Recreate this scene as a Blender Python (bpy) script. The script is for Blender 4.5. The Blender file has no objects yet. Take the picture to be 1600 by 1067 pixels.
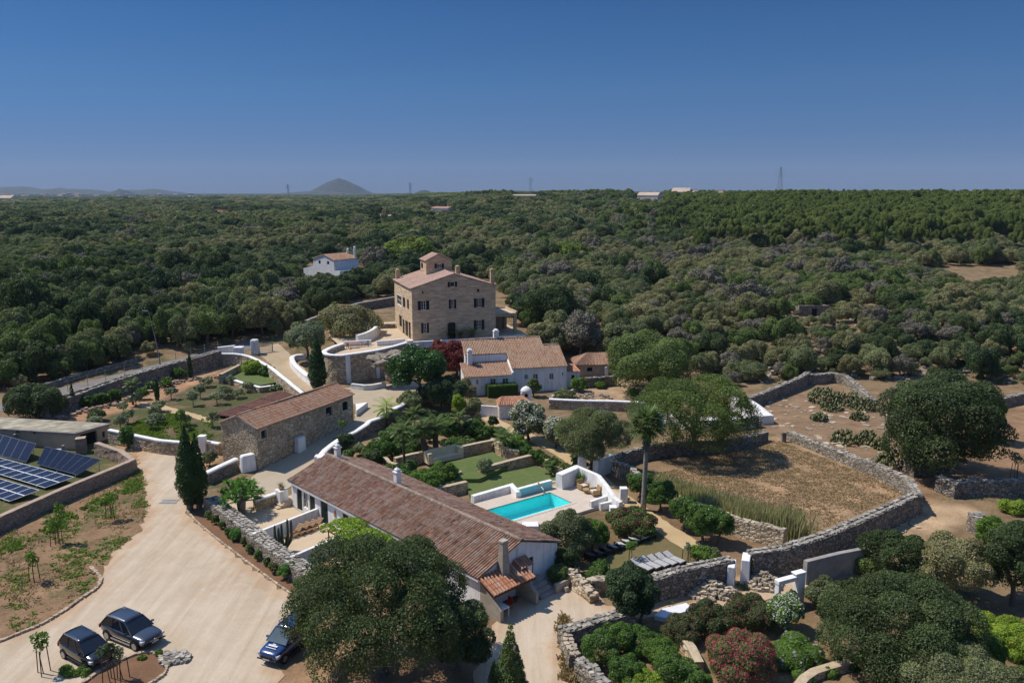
import bpy, bmesh, math, random
import numpy as np
from mathutils import Vector, Matrix
from mathutils.geometry import delaunay_2d_cdt
S = bpy.context.scene
COL = S.collection
R = math.radians
# ---------------------------------------------------------------- camera
F, H = 1244.0, 30.0
PIT = math.atan(233.5 / F)
cp, sp = math.cos(PIT), math.sin(PIT)
cam = bpy.data.objects.new('camera', bpy.data.cameras.new('camera'))
COL.objects.link(cam)
cam.location = (0, 0, H)
cam.rotation_euler = (math.pi / 2 - PIT, 0, 0)
cam.data.sensor_width = 36.0
cam.data.lens = 36.0 * F / 1600.0
cam.data.clip_start, cam.data.clip_end = 0.5, 60000
S.camera = cam
# ---------------------------------------------------------------- sky, sun, exposure
SUN_EL, SUN_AZ = 56.0, (-0.955, 0.296)
W = bpy.data.worlds.new('World'); S.world = W; W.use_nodes = True
nt = W.node_tree
sky = nt.nodes.new('ShaderNodeTexSky'); sky.sky_type = 'NISHITA'; sky.sun_disc = False
sky.sun_elevation = R(SUN_EL); sky.sun_rotation = math.atan2(SUN_AZ[0], SUN_AZ[1])
sky.altitude = 0; sky.air_density = 1.0; sky.dust_density = 0.0; sky.ozone_density = 3.0
nt.nodes['Background'].inputs['Strength'].default_value = 0.15
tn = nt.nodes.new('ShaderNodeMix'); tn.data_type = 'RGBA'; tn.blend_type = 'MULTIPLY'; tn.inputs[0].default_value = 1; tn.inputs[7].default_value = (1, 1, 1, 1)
# tint by elevation: low band darkened blue, unseen upper sky left bright for fill
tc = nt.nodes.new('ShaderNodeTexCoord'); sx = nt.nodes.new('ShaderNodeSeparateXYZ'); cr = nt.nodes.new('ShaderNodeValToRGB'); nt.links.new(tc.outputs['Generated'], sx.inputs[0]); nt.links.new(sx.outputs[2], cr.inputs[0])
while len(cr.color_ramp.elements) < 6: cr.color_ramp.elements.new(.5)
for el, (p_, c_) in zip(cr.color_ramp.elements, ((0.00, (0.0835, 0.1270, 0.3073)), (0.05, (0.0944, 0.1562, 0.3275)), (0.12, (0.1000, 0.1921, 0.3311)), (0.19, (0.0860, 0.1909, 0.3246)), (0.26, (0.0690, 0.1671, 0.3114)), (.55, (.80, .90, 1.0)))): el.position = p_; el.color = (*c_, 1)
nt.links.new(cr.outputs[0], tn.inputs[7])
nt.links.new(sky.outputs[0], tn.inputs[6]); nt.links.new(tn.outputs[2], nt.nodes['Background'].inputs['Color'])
sl = bpy.data.lights.new('sun', 'SUN'); sl.energy = 4.3; sl.angle = R(0.53); sl.color = (1.0, 0.94, 0.85)
so = bpy.data.objects.new('sun', sl); COL.objects.link(so)
_sd = Vector((SUN_AZ[0] * math.cos(R(SUN_EL)), SUN_AZ[1] * math.cos(R(SUN_EL)), math.sin(R(SUN_EL))))
so.rotation_euler = _sd.to_track_quat('Z', 'Y').to_euler(); so.location = _sd * 100
S.view_settings.view_transform = 'Standard'; S.view_settings.look = 'None'
S.view_settings.exposure = 0.2; S.view_settings.gamma = 1.0
S.cycles.max_bounces = 6; S.cycles.diffuse_bounces = 3; S.cycles.glossy_bounces = 3
S.cycles.transmission_bounces = 4; S.cycles.volume_bounces = 0
S.cycles.use_denoising = True
# ---------------------------------------------------------------- photograph -> ground
def ss(t): t = np.clip(t, 0, 1); return t * t * (3 - 2 * t)
def G(px, py, z=0.0):
    u, v = px - 800.0, py - 533.5
    t = (H - z) / (sp * F + cp * v)
    return (u * t, (cp * F - sp * v) * t)
def up(py, Y):                       # height seen at image row py, at distance Y
    v = py - 533.5
    return H - (sp * F + cp * v) * Y / (cp * F - sp * v)
def ppm(X, Y, Z=0): return F / (Y * cp - (Z - H) * sp)
BND = [G(501, 721, .3), G(522, 694, .6), G(545, 680, .8), G(581, 663, 1.4), G(618, 639, 2), G(654, 622, 2), G(700, 596, 2), G(735, 560, 2)]
def _bndx(Y):
    ys = np.array([p[1] for p in BND]); xs = np.array([p[0] for p in BND])
    return np.interp(Y, ys, xs)
def hh(X, Y):                        # terrain height
    X = np.asarray(X, float); Y = np.asarray(Y, float)
    h0 = 4.7 * ss((Y - 124) / 28)
    side = np.clip((_bndx(Y) + .25 - X) / 0.8, 0, 1)
    L = 1.2 * ss((Y - 80) / 22) * side
    h = h0 + L * (1 - h0 / 4.7)
    a = X / np.maximum(Y, 50.0)
    A = ss((a - .20) / .16); C = ss((a + .22) / .22)
    h = h + A * 12.5 * ss((Y - 230) / 270) + (1 - A) * C * 15 * ss((Y - 380) / 520) + (1 - A) * (1 - C) * 3 * ss((Y - 400) / 700)
    h = h + ss((Y - 1200) / 900) * A * -6
    far = ss((Y - 200) / 200)
    h = h + ss((Y - 320) / 200) * 2.0 * np.sin(X * .014 + Y * .006 + .8) * (.4 + .6 * A)
    h = h + far * (1.6 * np.sin(X * .021 + 1.3) * np.sin(Y * .017 + .4) + 1.0 * np.sin(X * .05 + Y * .031))
    return h
def h(X, Y): return float(hh(X, Y))
_TY = np.concatenate([np.arange(30, 420, 1.0), 420 * 1.01 ** np.arange(0, 340)])
def GT(px, py, dz=0.0):              # first ground point (x, y, z) under a pixel
    u, v = px - 800.0, py - 533.5; t = _TY / (cp * F - sp * v)
    f = H - (sp * F + cp * v) * t - hh(u * t, _TY) - dz; k = np.nonzero(f < 0)[0]; k = k[0] if len(k) else len(f) - 1
    w = f[k - 1] / (f[k - 1] - f[k]) if k and f[k - 1] > 0 else 1.0; y = _TY[k - 1] + (_TY[k] - _TY[k - 1]) * w if k else _TY[0]
    x = u * y / (cp * F - sp * v); return (float(x), float(y), h(x, y))
def P(*pts): return [GT(*p) for p in pts]
# ---------------------------------------------------------------- object helpers
def link(o, parent=None):
    COL.objects.link(o)
    if parent: o.parent = parent
    return o
def tag(o, label=None, cat=None, group=None, kind=None):
    if label: o['label'] = label
    if cat: o['category'] = cat
    if group: o['group'] = group
    if kind or cat: o['kind'] = kind or 'thing'
    return o
def thing(name, loc, label, cat, group=None, rz=0.0):
    o = link(bpy.data.objects.new(name, None)); o.empty_display_size = .2
    o.location = (loc[0], loc[1], loc[2] if len(loc) > 2 else 0); o.rotation_euler = (0, 0, rz)
    return tag(o, label, cat, group)
def mesh_np(name, V, Fq, mat, parent=None, loc=None, tint=None, smooth=False):
    me = bpy.data.meshes.new(name)
    V = np.asarray(V, np.float32); Fq = np.asarray(Fq, np.int32); n, k = Fq.shape
    me.vertices.add(len(V)); me.vertices.foreach_set('co', V.ravel())
    me.loops.add(n * k); me.loops.foreach_set('vertex_index', Fq.ravel())
    me.polygons.add(n); me.polygons.foreach_set('loop_start', np.arange(0, n * k, k, dtype=np.int32))
    if smooth: me.polygons.foreach_set('use_smooth', np.ones(n, bool))
    me.update(calc_edges=True)
    if tint is not None:
        a = me.attributes.new('tint', 'FLOAT', 'FACE'); a.data.foreach_set('value', np.asarray(tint, np.float32))
    for m in (mat if isinstance(mat, (list, tuple)) else [mat]): me.materials.append(m)
    o = link(bpy.data.objects.new(name, me), parent)
    if loc is not None: o.location = loc
    return o
class MB:
    def __init__(s): s.v = []; s.f = []; s.t = []
    def add(s, vs, fs, t=.5):
        b = len(s.v); s.v += [tuple(q) for q in vs]
        for f in fs: s.f.append(tuple(b + i for i in f)); s.t.append(t)
        return s
    def box(s, x0, x1, y0, y1, z0, z1, t=.5):
        return s.add([(x0, y0, z0), (x1, y0, z0), (x1, y1, z0), (x0, y1, z0), (x0, y0, z1), (x1, y0, z1), (x1, y1, z1), (x0, y1, z1)],
                     [(3, 2, 1, 0), (4, 5, 6, 7), (0, 1, 5, 4), (1, 2, 6, 5), (2, 3, 7, 6), (3, 0, 4, 7)], t)
    def bar(s, a, b, w, hgt, t=.5):   # box along a-b (any direction), w wide, hgt high
        a, b = Vector(a), Vector(b); d = (b - a).normalized()
        sd = d.cross(Vector((0, 0, 1))); sd = sd.normalized() if sd.length > 1e-4 else Vector((1, 0, 0))
        u = sd.cross(d).normalized(); q = [sd * (w / 2) * i + u * (hgt / 2) * j for i, j in ((-1, -1), (1, -1), (1, 1), (-1, 1))]
        return s.add([a + k for k in q] + [b + k for k in q], [(0, 1, 2, 3), (7, 6, 5, 4), (0, 4, 5, 1), (1, 5, 6, 2), (2, 6, 7, 3), (3, 7, 4, 0)], t)
    def prism(s, pts, z0, z1, t=.5, zf=None, taper=0):
        n = len(pts)
        ar = sum(pts[i][0] * pts[(i + 1) % n][1] - pts[(i + 1) % n][0] * pts[i][1] for i in range(n))
        if ar < 0: pts = pts[::-1]
        c = (sum(p[0] for p in pts) / n, sum(p[1] for p in pts) / n)
        tp = [(p[0] + (c[0] - p[0]) * taper, p[1] + (c[1] - p[1]) * taper) for p in pts]
        return s.add([(p[0], p[1], z0) for p in pts] + [(p[0], p[1], z1) for p in tp],
                     [tuple(range(n))[::-1], tuple(range(n, 2 * n))] + [(i, (i + 1) % n, n + (i + 1) % n, n + i) for i in range(n)], t)
    def tube(s, path, rad, n=8, t=.5, cap=True):
        path = [Vector(p) for p in path]; m = len(path); vs = []
        if not isinstance(rad, (list, tuple)): rad = [rad] * m
        for i, p in enumerate(path):
            d = (path[min(i + 1, m - 1)] - path[max(i - 1, 0)]).normalized()
            x = d.orthogonal().normalized() if abs(d.z) < .95 else Vector((1, 0, 0))
            if abs(d.z) >= .95: x = (x - d * x.dot(d)).normalized()
            y = d.cross(x)
            for k in range(n):
                a = 2 * math.pi * k / n; vs.append(p + (x * math.cos(a) + y * math.sin(a)) * rad[i])
        fs = [(i * n + k, i * n + (k + 1) % n, (i + 1) * n + (k + 1) % n, (i + 1) * n + k) for i in range(m - 1) for k in range(n)]
        if cap: fs += [tuple(range(n))[::-1], tuple(range((m - 1) * n, m * n))]
        return s.add(vs, fs, t)
    def lathe(s, prof, cx=0, cy=0, n=16, t=.5):
        m = len(prof); vs = []
        for r, z in prof:
            for k in range(n): a = 2 * math.pi * k / n; vs.append((cx + r * math.cos(a), cy + r * math.sin(a), z))
        return s.add(vs, [(i * n + k, i * n + (k + 1) % n, (i + 1) * n + (k + 1) % n, (i + 1) * n + k) for i in range(m - 1) for k in range(n)]
                     + [tuple(range(n))[::-1], tuple(range((m - 1) * n, m * n))], t)
    def rock(s, c, sx, sy, sz, rng, rz=0, t=.5):
        vs = []; ca, sa = math.cos(rz), math.sin(rz)
        for k in range(8):
            q = [(-1 if not (k >> i) & 1 else 1) * rng.uniform(.6, 1.05) for i in range(3)]
            x, y = q[0] * sx / 2, q[1] * sy / 2
            vs.append((c[0] + x * ca - y * sa, c[1] + x * sa + y * ca, c[2] + q[2] * sz / 2))
        return s.add(vs, [(0, 2, 3, 1), (4, 5, 7, 6), (0, 1, 5, 4), (1, 3, 7, 5), (3, 2, 6, 7), (2, 0, 4, 6)], t)
    def build(s, name, mat, parent=None, loc=None, smooth=False, bevel=0, tint=True):
        me = bpy.data.meshes.new(name)
        me.from_pydata(s.v, [], s.f)
        if tint:
            a = me.attributes.new('tint', 'FLOAT', 'FACE'); a.data.foreach_set('value', s.t)
        if smooth: me.polygons.foreach_set('use_smooth', [True] * len(s.f))
        me.materials.append(mat); me.update()
        o = link(bpy.data.objects.new(name, me), parent)
        if loc is not None: o.location = loc
        if bevel:
            b = o.modifiers.new('bevel', 'BEVEL'); b.width = bevel; b.segments = 2; b.limit_method = 'ANGLE'
        return o
def solo(mb, name, mat, loc, label, cat, group=None, kind=None, **k):   # a thing that is one mesh, verts given in world
    mb.v = [(x - loc[0], y - loc[1], z - loc[2]) for x, y, z in mb.v]
    return tag(mb.build(name, mat, None, loc, **k), label, cat, group, kind)
def copy_tree(o, parent=None):
    c = o.copy(); COL.objects.link(c); c.parent = parent
    for ch in list(o.children): copy_tree(ch, c)
    return c
# ---------------------------------------------------------------- materials
def srgb(r, g, b): return tuple(((c / 255) / 12.92 if c / 255 < .04045 else ((c / 255 + .055) / 1.055) ** 2.4) for c in (r, g, b))
M = {}
def _base(name, rough=.9, spec=.3, metal=0):
    m = bpy.data.materials.new(name); m.use_nodes = True; t = m.node_tree
    b = t.nodes['Principled BSDF']; b.inputs['Roughness'].default_value = rough; b.inputs['Metallic'].default_value = metal
    b.inputs['Specular IOR Level'].default_value = spec
    M[name] = m
    return m, t, b
def N(t, typ, **k):
    n = t.nodes.new(typ)
    for a, v in k.items():
        if a in n.inputs: n.inputs[a].default_value = v
        else: setattr(n, a, v)
    return n
def noise(t, vec, scale, detail=4, rough=.6, dist=0):
    n = N(t, 'ShaderNodeTexNoise'); n.inputs['Scale'].default_value = scale; n.inputs['Detail'].default_value = detail
    n.inputs['Roughness'].default_value = rough; n.inputs['Distortion'].default_value = dist
    t.links.new(vec, n.inputs['Vector']); return n.outputs['Fac']
def ramp(t, fac, stops):
    r = t.nodes.new('ShaderNodeValToRGB'); e = r.color_ramp.elements
    while len(e) < len(stops): e.new(.5)
    for el, (p, c) in zip(e, stops): el.position = p; el.color = (*c[:3], 1) if not isinstance(c, float) else (c, c, c, 1)
    t.links.new(fac, r.inputs[0]); return r.outputs[0]
def mix(t, fac, a, b, mode='MIX'):
    m = t.nodes.new('ShaderNodeMix'); m.data_type = 'RGBA'; m.blend_type = mode
    for i, v in ((0, fac), (6, a), (7, b)):
        if hasattr(v, 'links'): t.links.new(v, m.inputs[i])
        elif i == 0: m.inputs[0].default_value = v
        else: m.inputs[i].default_value = (*v[:3], 1)
    return m.outputs[2]
def math_(t, op, a, b=0.0):
    m = t.nodes.new('ShaderNodeMath'); m.operation = op
    for i, v in ((0, a), (1, b)):
        if hasattr(v, 'links'): t.links.new(v, m.inputs[i])
        else: m.inputs[i].default_value = v
    return m.outputs[0]
def bump(t, b, hgt, strength=.5, dist=.05):
    n = t.nodes.new('ShaderNodeBump'); n.inputs['Strength'].default_value = strength; n.inputs['Distance'].default_value = dist
    t.links.new(hgt, n.inputs['Height']); t.links.new(n.outputs[0], b.inputs['Normal'])
def coord(t, which='Object'): return t.nodes.new('ShaderNodeTexCoord').outputs[which]
def pos(t): return t.nodes.new('ShaderNodeNewGeometry').outputs['Position']
def attr(t, name='tint'):
    a = t.nodes.new('ShaderNodeAttribute'); a.attribute_name = name; return a
def simple(name, c1, c2=None, scale=3, rough=.9, bmp=0, bscale=None, bdist=.03, spec=.3, metal=0, tint=0, detail=5, lo=.35, hi=.65, coat=0):
    m, t, b = _base(name, rough, spec, metal); v = pos(t)
    c2 = c2 or tuple(x * .8 for x in c1)
    col = ramp(t, noise(t, v, scale, detail), [(lo, c2), (hi, c1)])
    if tint:
        f = math_(t, 'ADD', math_(t, 'MULTIPLY', attr(t).outputs['Fac'], tint), 1 - tint / 2)
        col = mix(t, 1.0, col, f, 'MULTIPLY')
    t.links.new(col, b.inputs['Base Color'])
    if bmp: bump(t, b, noise(t, v, bscale or scale * 3, 6), bmp, bdist)
    if coat: b.inputs['Coat Weight'].default_value = coat; b.inputs['Coat Roughness'].default_value = .06
    return m
def stone(name, cols, gap, scale=3.2, zs=1.35, bmp=.8, dist=.06, gapw=.09, patch=None):
    m, t, b = _base(name, .92, .2); v = coord(t)
    mp = N(t, 'ShaderNodeMapping'); mp.inputs['Scale'].default_value = (1, 1, zs); t.links.new(v, mp.inputs[0])
    nv = t.nodes.new('ShaderNodeTexNoise'); nv.inputs['Scale'].default_value = 2.5; t.links.new(mp.outputs[0], nv.inputs['Vector'])
    wv = t.nodes.new('ShaderNodeMix'); wv.data_type = 'RGBA'; wv.blend_type = 'LINEAR_LIGHT'; wv.inputs[0].default_value = .12
    t.links.new(mp.outputs[0], wv.inputs[6]); t.links.new(nv.outputs['Color'], wv.inputs[7])
    a = N(t, 'ShaderNodeTexVoronoi'); a.inputs['Scale'].default_value = scale; t.links.new(wv.outputs[2], a.inputs['Vector'])
    e = N(t, 'ShaderNodeTexVoronoi', feature='DISTANCE_TO_EDGE'); e.inputs['Scale'].default_value = scale; t.links.new(wv.outputs[2], e.inputs['Vector'])
    sx = t.nodes.new('ShaderNodeSeparateColor'); t.links.new(a.outputs['Color'], sx.inputs[0])
    n = len(cols); col = ramp(t, sx.outputs[0], [(.05 + .9 * i / (n - 1), c) for i, c in enumerate(cols)])
    col = mix(t, .35, col, ramp(t, noise(t, v, 9, 5), [(.3, tuple(x * .7 for x in cols[0])), (.7, cols[-1])]))
    if patch:
        col = mix(t, ramp(t, noise(t, v, .35, 3), [(.45, (0, 0, 0)), (.62, (1, 1, 1))]), col, mix(t, 1.0, col, patch, 'MULTIPLY'))
    g = ramp(t, e.outputs['Distance'], [(0.0, (0, 0, 0)), (gapw, (1, 1, 1))])
    t.links.new(mix(t, g, gap, col), b.inputs['Base Color'])
    hm = mix(t, .25, ramp(t, e.outputs['Distance'], [(0.0, (0, 0, 0)), (gapw * 2.6, (1, 1, 1))]), noise(t, v, 14, 5), 'ADD')
    bump(t, b, hm, bmp, dist)
    return m
def tiles(name, cols, lichen, lf=.5):
    m, t, b = _base(name, .9, .2); v = coord(t); n = len(cols)
    col = ramp(t, attr(t).outputs['Fac'], [(i / (n - 1), c) for i, c in enumerate(cols)])
    p = ramp(t, noise(t, v, 1.1, 6, .7), [(.47, (0, 0, 0)), (.66, (1, 1, 1))])
    col = mix(t, math_(t, 'MULTIPLY', p, lf), col, lichen)
    col = mix(t, .5, col, mix(t, 1.0, col, ramp(t, noise(t, v, 18, 3), [(.3, (.5, .5, .5)), (.7, (1.35, 1.3, 1.25))]), 'MULTIPLY'))
    t.links.new(col, b.inputs['Base Color']); return m
def leaf(name, c, c2, var=.5, trans=.25, rough=.55, orand=.5):
    if not name.startswith(('petal', 'dry_grass', 'twig', 'red')): c, c2 = [tuple(min(.5, x * q) for x, q in zip(k, (2.05, 1.98, 1.75))) for k in (c, c2)]
    if trans > .1: trans += .14
    m = bpy.data.materials.new(name); m.use_nodes = True; t = m.node_tree; M[name] = m
    b = t.nodes['Principled BSDF']; b.inputs['Roughness'].default_value = rough; b.inputs['Specular IOR Level'].default_value = .22
    oi = t.nodes.new('ShaderNodeObjectInfo')
    v = coord(t); nz = noise(t, v, .7, 3)
    f = math_(t, 'ADD', math_(t, 'MULTIPLY', oi.outputs['Random'], orand), math_(t, 'MULTIPLY', math_(t, 'SUBTRACT', nz, .5), 1.4))
    col = mix(t, math_(t, 'ADD', f, .5 - orand / 2), c, c2)
    k = math_(t, 'ADD', math_(t, 'MULTIPLY', attr(t).outputs['Fac'], var), 1 - var / 2)
    col = mix(t, 1.0, col, k, 'MULTIPLY')
    t.links.new(col, b.inputs['Base Color'])
    tr = t.nodes.new('ShaderNodeBsdfTranslucent'); t.links.new(mix(t, 1.0, col, (1.1, 1.25, .6), 'MULTIPLY'), tr.inputs[0])
    mx = t.nodes.new('ShaderNodeMixShader'); mx.inputs[0].default_value = trans
    t.links.new(b.outputs[0], mx.inputs[1]); t.links.new(tr.outputs[0], mx.inputs[2])
    t.links.new(mx.outputs[0], t.nodes['Material Output'].inputs['Surface'])
    return m
def limewash():
    m, t, b = _base('white', .87, .25); v = pos(t)
    a = ramp(t, noise(t, v, 1.1, 8, .65), [(.28, (.68, .655, .61)), (.6, (.80, .79, .77))])
    mp = N(t, 'ShaderNodeMapping'); mp.inputs['Scale'].default_value = (2.2, 2.2, .22); t.links.new(v, mp.inputs[0])
    a = mix(t, 1.0, a, ramp(t, noise(t, mp.outputs[0], 1.6, 6, .7), [(.34, (.80, .775, .73)), (.52, (1, 1, 1))]), 'MULTIPLY')
    t.links.new(a, b.inputs['Base Color']); bump(t, b, noise(t, v, 5, 7), .3, .04)
limewash()
simple('white_worn', (.68, .67, .64), (.48, .46, .42), 2.2, .9, .2, 10)
simple('mortar', (.40, .35, .28), (.30, .26, .20), 2, .95, .3, 8)
simple('cream', (.80, .64, .41), (.70, .55, .34), 1.5, .9, .1, 9)
simple('frame_stone', (.55, .49, .40), (.42, .37, .30), 2, .93, .2, 9)
simple('concrete', (.33, .30, .27), (.22, .20, .18), 1.2, .95, .2, 9)
stone('dry', [(.17, .145, .115), (.30, .26, .20), (.43, .38, .30), (.24, .195, .15)], (.035, .03, .025), 3.0, 1.4)
stone('dry_big', [(.15, .13, .105), (.28, .24, .19), (.44, .385, .31), (.23, .19, .145)], (.03, .025, .02), 2.9, 1.3, .9, .07)
stone('tan', [(.36, .28, .19), (.58, .47, .33), (.74, .63, .47), (.46, .37, .25)], (.16, .125, .085), 2.3, 1.3, .7, .07, patch=(.82, .76, .68))
stone('tan_garden', [(.30, .22, .13), (.46, .35, .21), (.56, .45, .29)], (.12, .09, .055), 3.0, 1.5, .6, .05)
stone('pink_wall', [(.26, .18, .13), (.36, .26, .19), (.42, .32, .25)], (.13, .09, .07), 3.6, 1.6, .6, .05)
simple('stone_top', (.36, .325, .275), (.20, .18, .15), 3, .95, .5, 9, tint=.9)
simple('stone_top_pink', (.43, .32, .24), (.31, .23, .17), 2.5, .95, .4, 9, tint=.5)
simple('stone_cap_tan', (.50, .40, .27), (.36, .28, .18), 2.5, .95, .3, 9, tint=.5)
simple('rubble', (.45, .37, .27), (.27, .22, .16), 3, .95, .4, 9, tint=.8)
simple('rubble_red', (.40, .29, .21), (.28, .18, .12), 3, .95, .4, 9, tint=.9)
simple('rock', (.38, .32, .25), (.13, .105, .08), 1.1, .95, 1.0, 2.5, .25, detail=9)
simple('kerb', (.46, .35, .24), (.30, .23, .16), 4, .95, .4, 12, tint=.5)
# mansion ashlar: coursed blocks
def ashlar(name, c1, c2, joint):
    m, t, b = _base(name, .93, .2); v = coord(t)
    s = t.nodes.new('ShaderNodeSeparateXYZ'); t.links.new(v, s.inputs[0])
    cb = t.nodes.new('ShaderNodeCombineXYZ'); t.links.new(math_(t, 'ADD', s.outputs[0], s.outputs[1]), cb.inputs[0]); t.links.new(s.outputs[2], cb.inputs[1])
    k = t.nodes.new('ShaderNodeTexBrick'); t.links.new(cb.outputs[0], k.inputs['Vector'])
    for n_, q in (('Scale', 1.0), ('Mortar Size', .018), ('Mortar Smooth', .3), ('Bias', 0.0), ('Brick Width', .95), ('Row Height', .42)): k.inputs[n_].default_value = q
    k.inputs['Color1'].default_value = (*c1, 1); k.inputs['Color2'].default_value = (*c2, 1); k.inputs['Mortar'].default_value = (*joint, 1)
    mp = N(t, 'ShaderNodeMapping'); mp.inputs['Scale'].default_value = (.45, .45, 2.2); t.links.new(v, mp.inputs[0])
    st = ramp(t, noise(t, mp.outputs[0], 1.1, 6, .7), [(.3, (.62, .58, .52)), (.7, (1.22, 1.18, 1.12))])
    t.links.new(mix(t, 1.0, k.outputs['Color'], st, 'MULTIPLY'), b.inputs['Base Color'])
    bump(t, b, mix(t, .5, k.outputs['Color'], noise(t, v, 9, 5), 'ADD'), .3, .03); return m
ashlar('ashlar', (.66, .515, .36), (.54, .42, .295), (.38, .295, .21))
simple('ashlar_plain', (.50, .385, .24), (.40, .30, .19), 1.5, .93, .2, 9)
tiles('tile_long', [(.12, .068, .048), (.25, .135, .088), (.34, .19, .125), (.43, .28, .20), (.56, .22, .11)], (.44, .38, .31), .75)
tiles('tile_barn', [(.20, .12, .08), (.36, .19, .12), (.44, .24, .15), (.42, .30, .21), (.48, .17, .09)], (.36, .30, .24), .6)
tiles('tile_house', [(.24, .135, .085), (.36, .21, .13), (.42, .27, .18), (.46, .32, .22), (.40, .18, .10)], (.40, .33, .25), .55)
tiles('tile_mansion', [(.36, .22, .17), (.46, .29, .22), (.52, .36, .28), (.50, .26, .18)], (.48, .40, .34), .5)
tiles('tile_new', [(.36, .145, .075), (.46, .20, .11), (.52, .27, .17), (.50, .34, .25)], (.46, .38, .30), .4)
simple('ridge', (.30, .235, .18), (.17, .12, .09), 4, .95, .3, 10, tint=.5)
def ground_sheet(name, c1, c2, c3, s1=.25, s2=2.5, bmp=.25, rough=.97, bs=18, edge=None):
    m, t, b = _base(name, rough, .15); v = pos(t)
    a = ramp(t, noise(t, v, s1, 6, .62, .4), [(.32, c2), (.68, c1)])
    a = mix(t, ramp(t, noise(t, v, s2, 5, .7), [(.5, (0, 0, 0)), (.75, (.8, .8, .8))]), a, c3)
    a = mix(t, 1.0, a, ramp(t, noise(t, v, 22, 3), [(.25, (.82, .82, .82)), (.75, (1.15, 1.15, 1.15))]), 'MULTIPLY')
    if edge:
        ef = math_(t, 'ADD', attr(t, 'edge').outputs['Fac'], math_(t, 'MULTIPLY', math_(t, 'SUBTRACT', noise(t, v, .55, 6, .7), .5), 1.5))
        a = mix(t, ramp(t, ef, [(.05, (.7, .7, .7)), (.42, (0, 0, 0))]), a, edge)
        mp = N(t, 'ShaderNodeMapping'); mp.inputs['Rotation'].default_value = (0, 0, .75); mp.inputs['Scale'].default_value = (1.3, .09, 1); t.links.new(v, mp.inputs[0])
        a = mix(t, 1.0, a, ramp(t, noise(t, mp.outputs[0], 1.0, 5, .65, .6), [(.35, (.90, .88, .85)), (.62, (1.06, 1.06, 1.06))]), 'MULTIPLY')
    t.links.new(a, b.inputs['Base Color']); bump(t, b, noise(t, v, bs, 6), bmp, .03); return m
ground_sheet('gravel', (.51, .42, .315), (.43, .335, .235), (.49, .42, .335), .16, 1.3, edge=(.42, .27, .16))
ground_sheet('gravel_grey', (.44, .365, .27), (.36, .285, .195), (.40, .34, .26), .25, 1.5)
ground_sheet('sand_path', (.49, .36, .20), (.42, .30, .165), (.45, .34, .2), .4, 2)
ground_sheet('lawn', (.080, .125, .032), (.115, .14, .045), (.17, .165, .07), .45, 2.2, .8, .9, 24)
ground_sheet('deck', (.56, .47, .38), (.49, .40, .32), (.60, .52, .44), .8, 3, .08)
ground_sheet('court', (.54, .42, .29), (.46, .35, .23), (.5, .4, .28), .5, 2, .1)
ground_sheet('ramp', (.46, .35, .23), (.36, .27, .17), (.40, .32, .23), .3, 1.4, .15)
ground_sheet('asphalt', (.21, .19, .175), (.16, .145, .135), (.19, .17, .155), .3, 3, .1)
ground_sheet('bed', (.19, .105, .058), (.14, .075, .042), (.2, .13, .075), .5, 3, .5)
ground_sheet('dry_lawn', (.13, .115, .045), (.17, .125, .06), (.085, .1, .03), .4, 2, .4)
simple('green_shutter', (.010, .028, .022), (.007, .020, .016), 6, .5)
simple('dark_shutter', (.012, .016, .014), (.008, .010, .010), 6, .5)
simple('glass', (.018, .022, .026), (.012, .015, .018), 1, .08, spec=.6)
simple('dark', (.012, .011, .010), None, 2, .95)
simple('black_metal', (.014, .014, .015), None, 4, .5, spec=.4)
simple('wood', (.33, .19, .09), (.22, .12, .055), 9, .7)
simple('wood_dark', (.10, .065, .04), (.06, .04, .025), 9, .8)
simple('stake', (.17, .085, .045), (.10, .05, .03), 9, .85)
simple('wicker', (.42, .28, .13), (.27, .17, .075), 20, .8, .4, 40)
simple('cushion', (.60, .57, .52), (.50, .47, .43), 5, .95)
simple('cushion_grey', (.43, .42, .41), (.33, .32, .31), 5, .95)
simple('rust', (.16, .068, .045), (.085, .042, .032), 1.2, .85, .2, 6, tint=.5)
simple('roof_sheet', (.40, .35, .26), (.24, .215, .15), 1.0, .95, .2, 4, tint=.5, detail=7)
simple('shed_wall', (.56, .40, .27), (.46, .33, .22), .8, .95, .2, 8)
simple('solar_cell', (.012, .016, .036), (.010, .013, .030), .5, .2, spec=.25)
simple('alu', (.62, .63, .65), (.52, .53, .55), 4, .4, metal=.6)
simple('alu_dark', (.10, .11, .14), None, 4, .4, metal=.5)
simple('tyre', (.014, .014, .014), None, 4, .85)
simple('rim', (.42, .43, .45), None, 4, .3, metal=.8)
simple('lamp_glass', (.55, .57, .60), None, 4, .1, spec=.6)
simple('car_black', (.007, .0075, .009), (.007, .0075, .009), 1, .22, spec=.5, coat=1)
simple('car_grey', (.052, .060, .078), (.050, .058, .076), 1, .3, spec=.5, metal=.55, coat=1)
simple('car_blue', (.010, .036, .13), (.010, .034, .125), 1, .25, spec=.5, coat=1)
simple('car_glass', (.010, .013, .018), None, 1, .05, spec=.7)
simple('screen_glass', (.10, .13, .14), None, 1, .05, spec=.7)
simple('plastic', (.02, .02, .021), None, 4, .7)
simple('silver', (.5, .5, .52), None, 4, .25, metal=.9)
simple('plate', (.7, .7, .7), None, 4, .5)
simple('terracotta', (.42, .19, .10), (.33, .14, .075), 6, .85)
simple('red_plastic', (.40, .05, .03), None, 6, .5)
simple('bark', (.19, .155, .12), (.085, .068, .052), 4, .95, .7, 12)
simple('bark_grey', (.30, .265, .225), (.16, .14, .12), 4, .95, .7, 12)
simple('palm_bark', (.15, .105, .07), (.07, .05, .035), 6, .95, .8, 14)
simple('steel', (.36, .37, .38), None, 4, .5, metal=.5)
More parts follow.
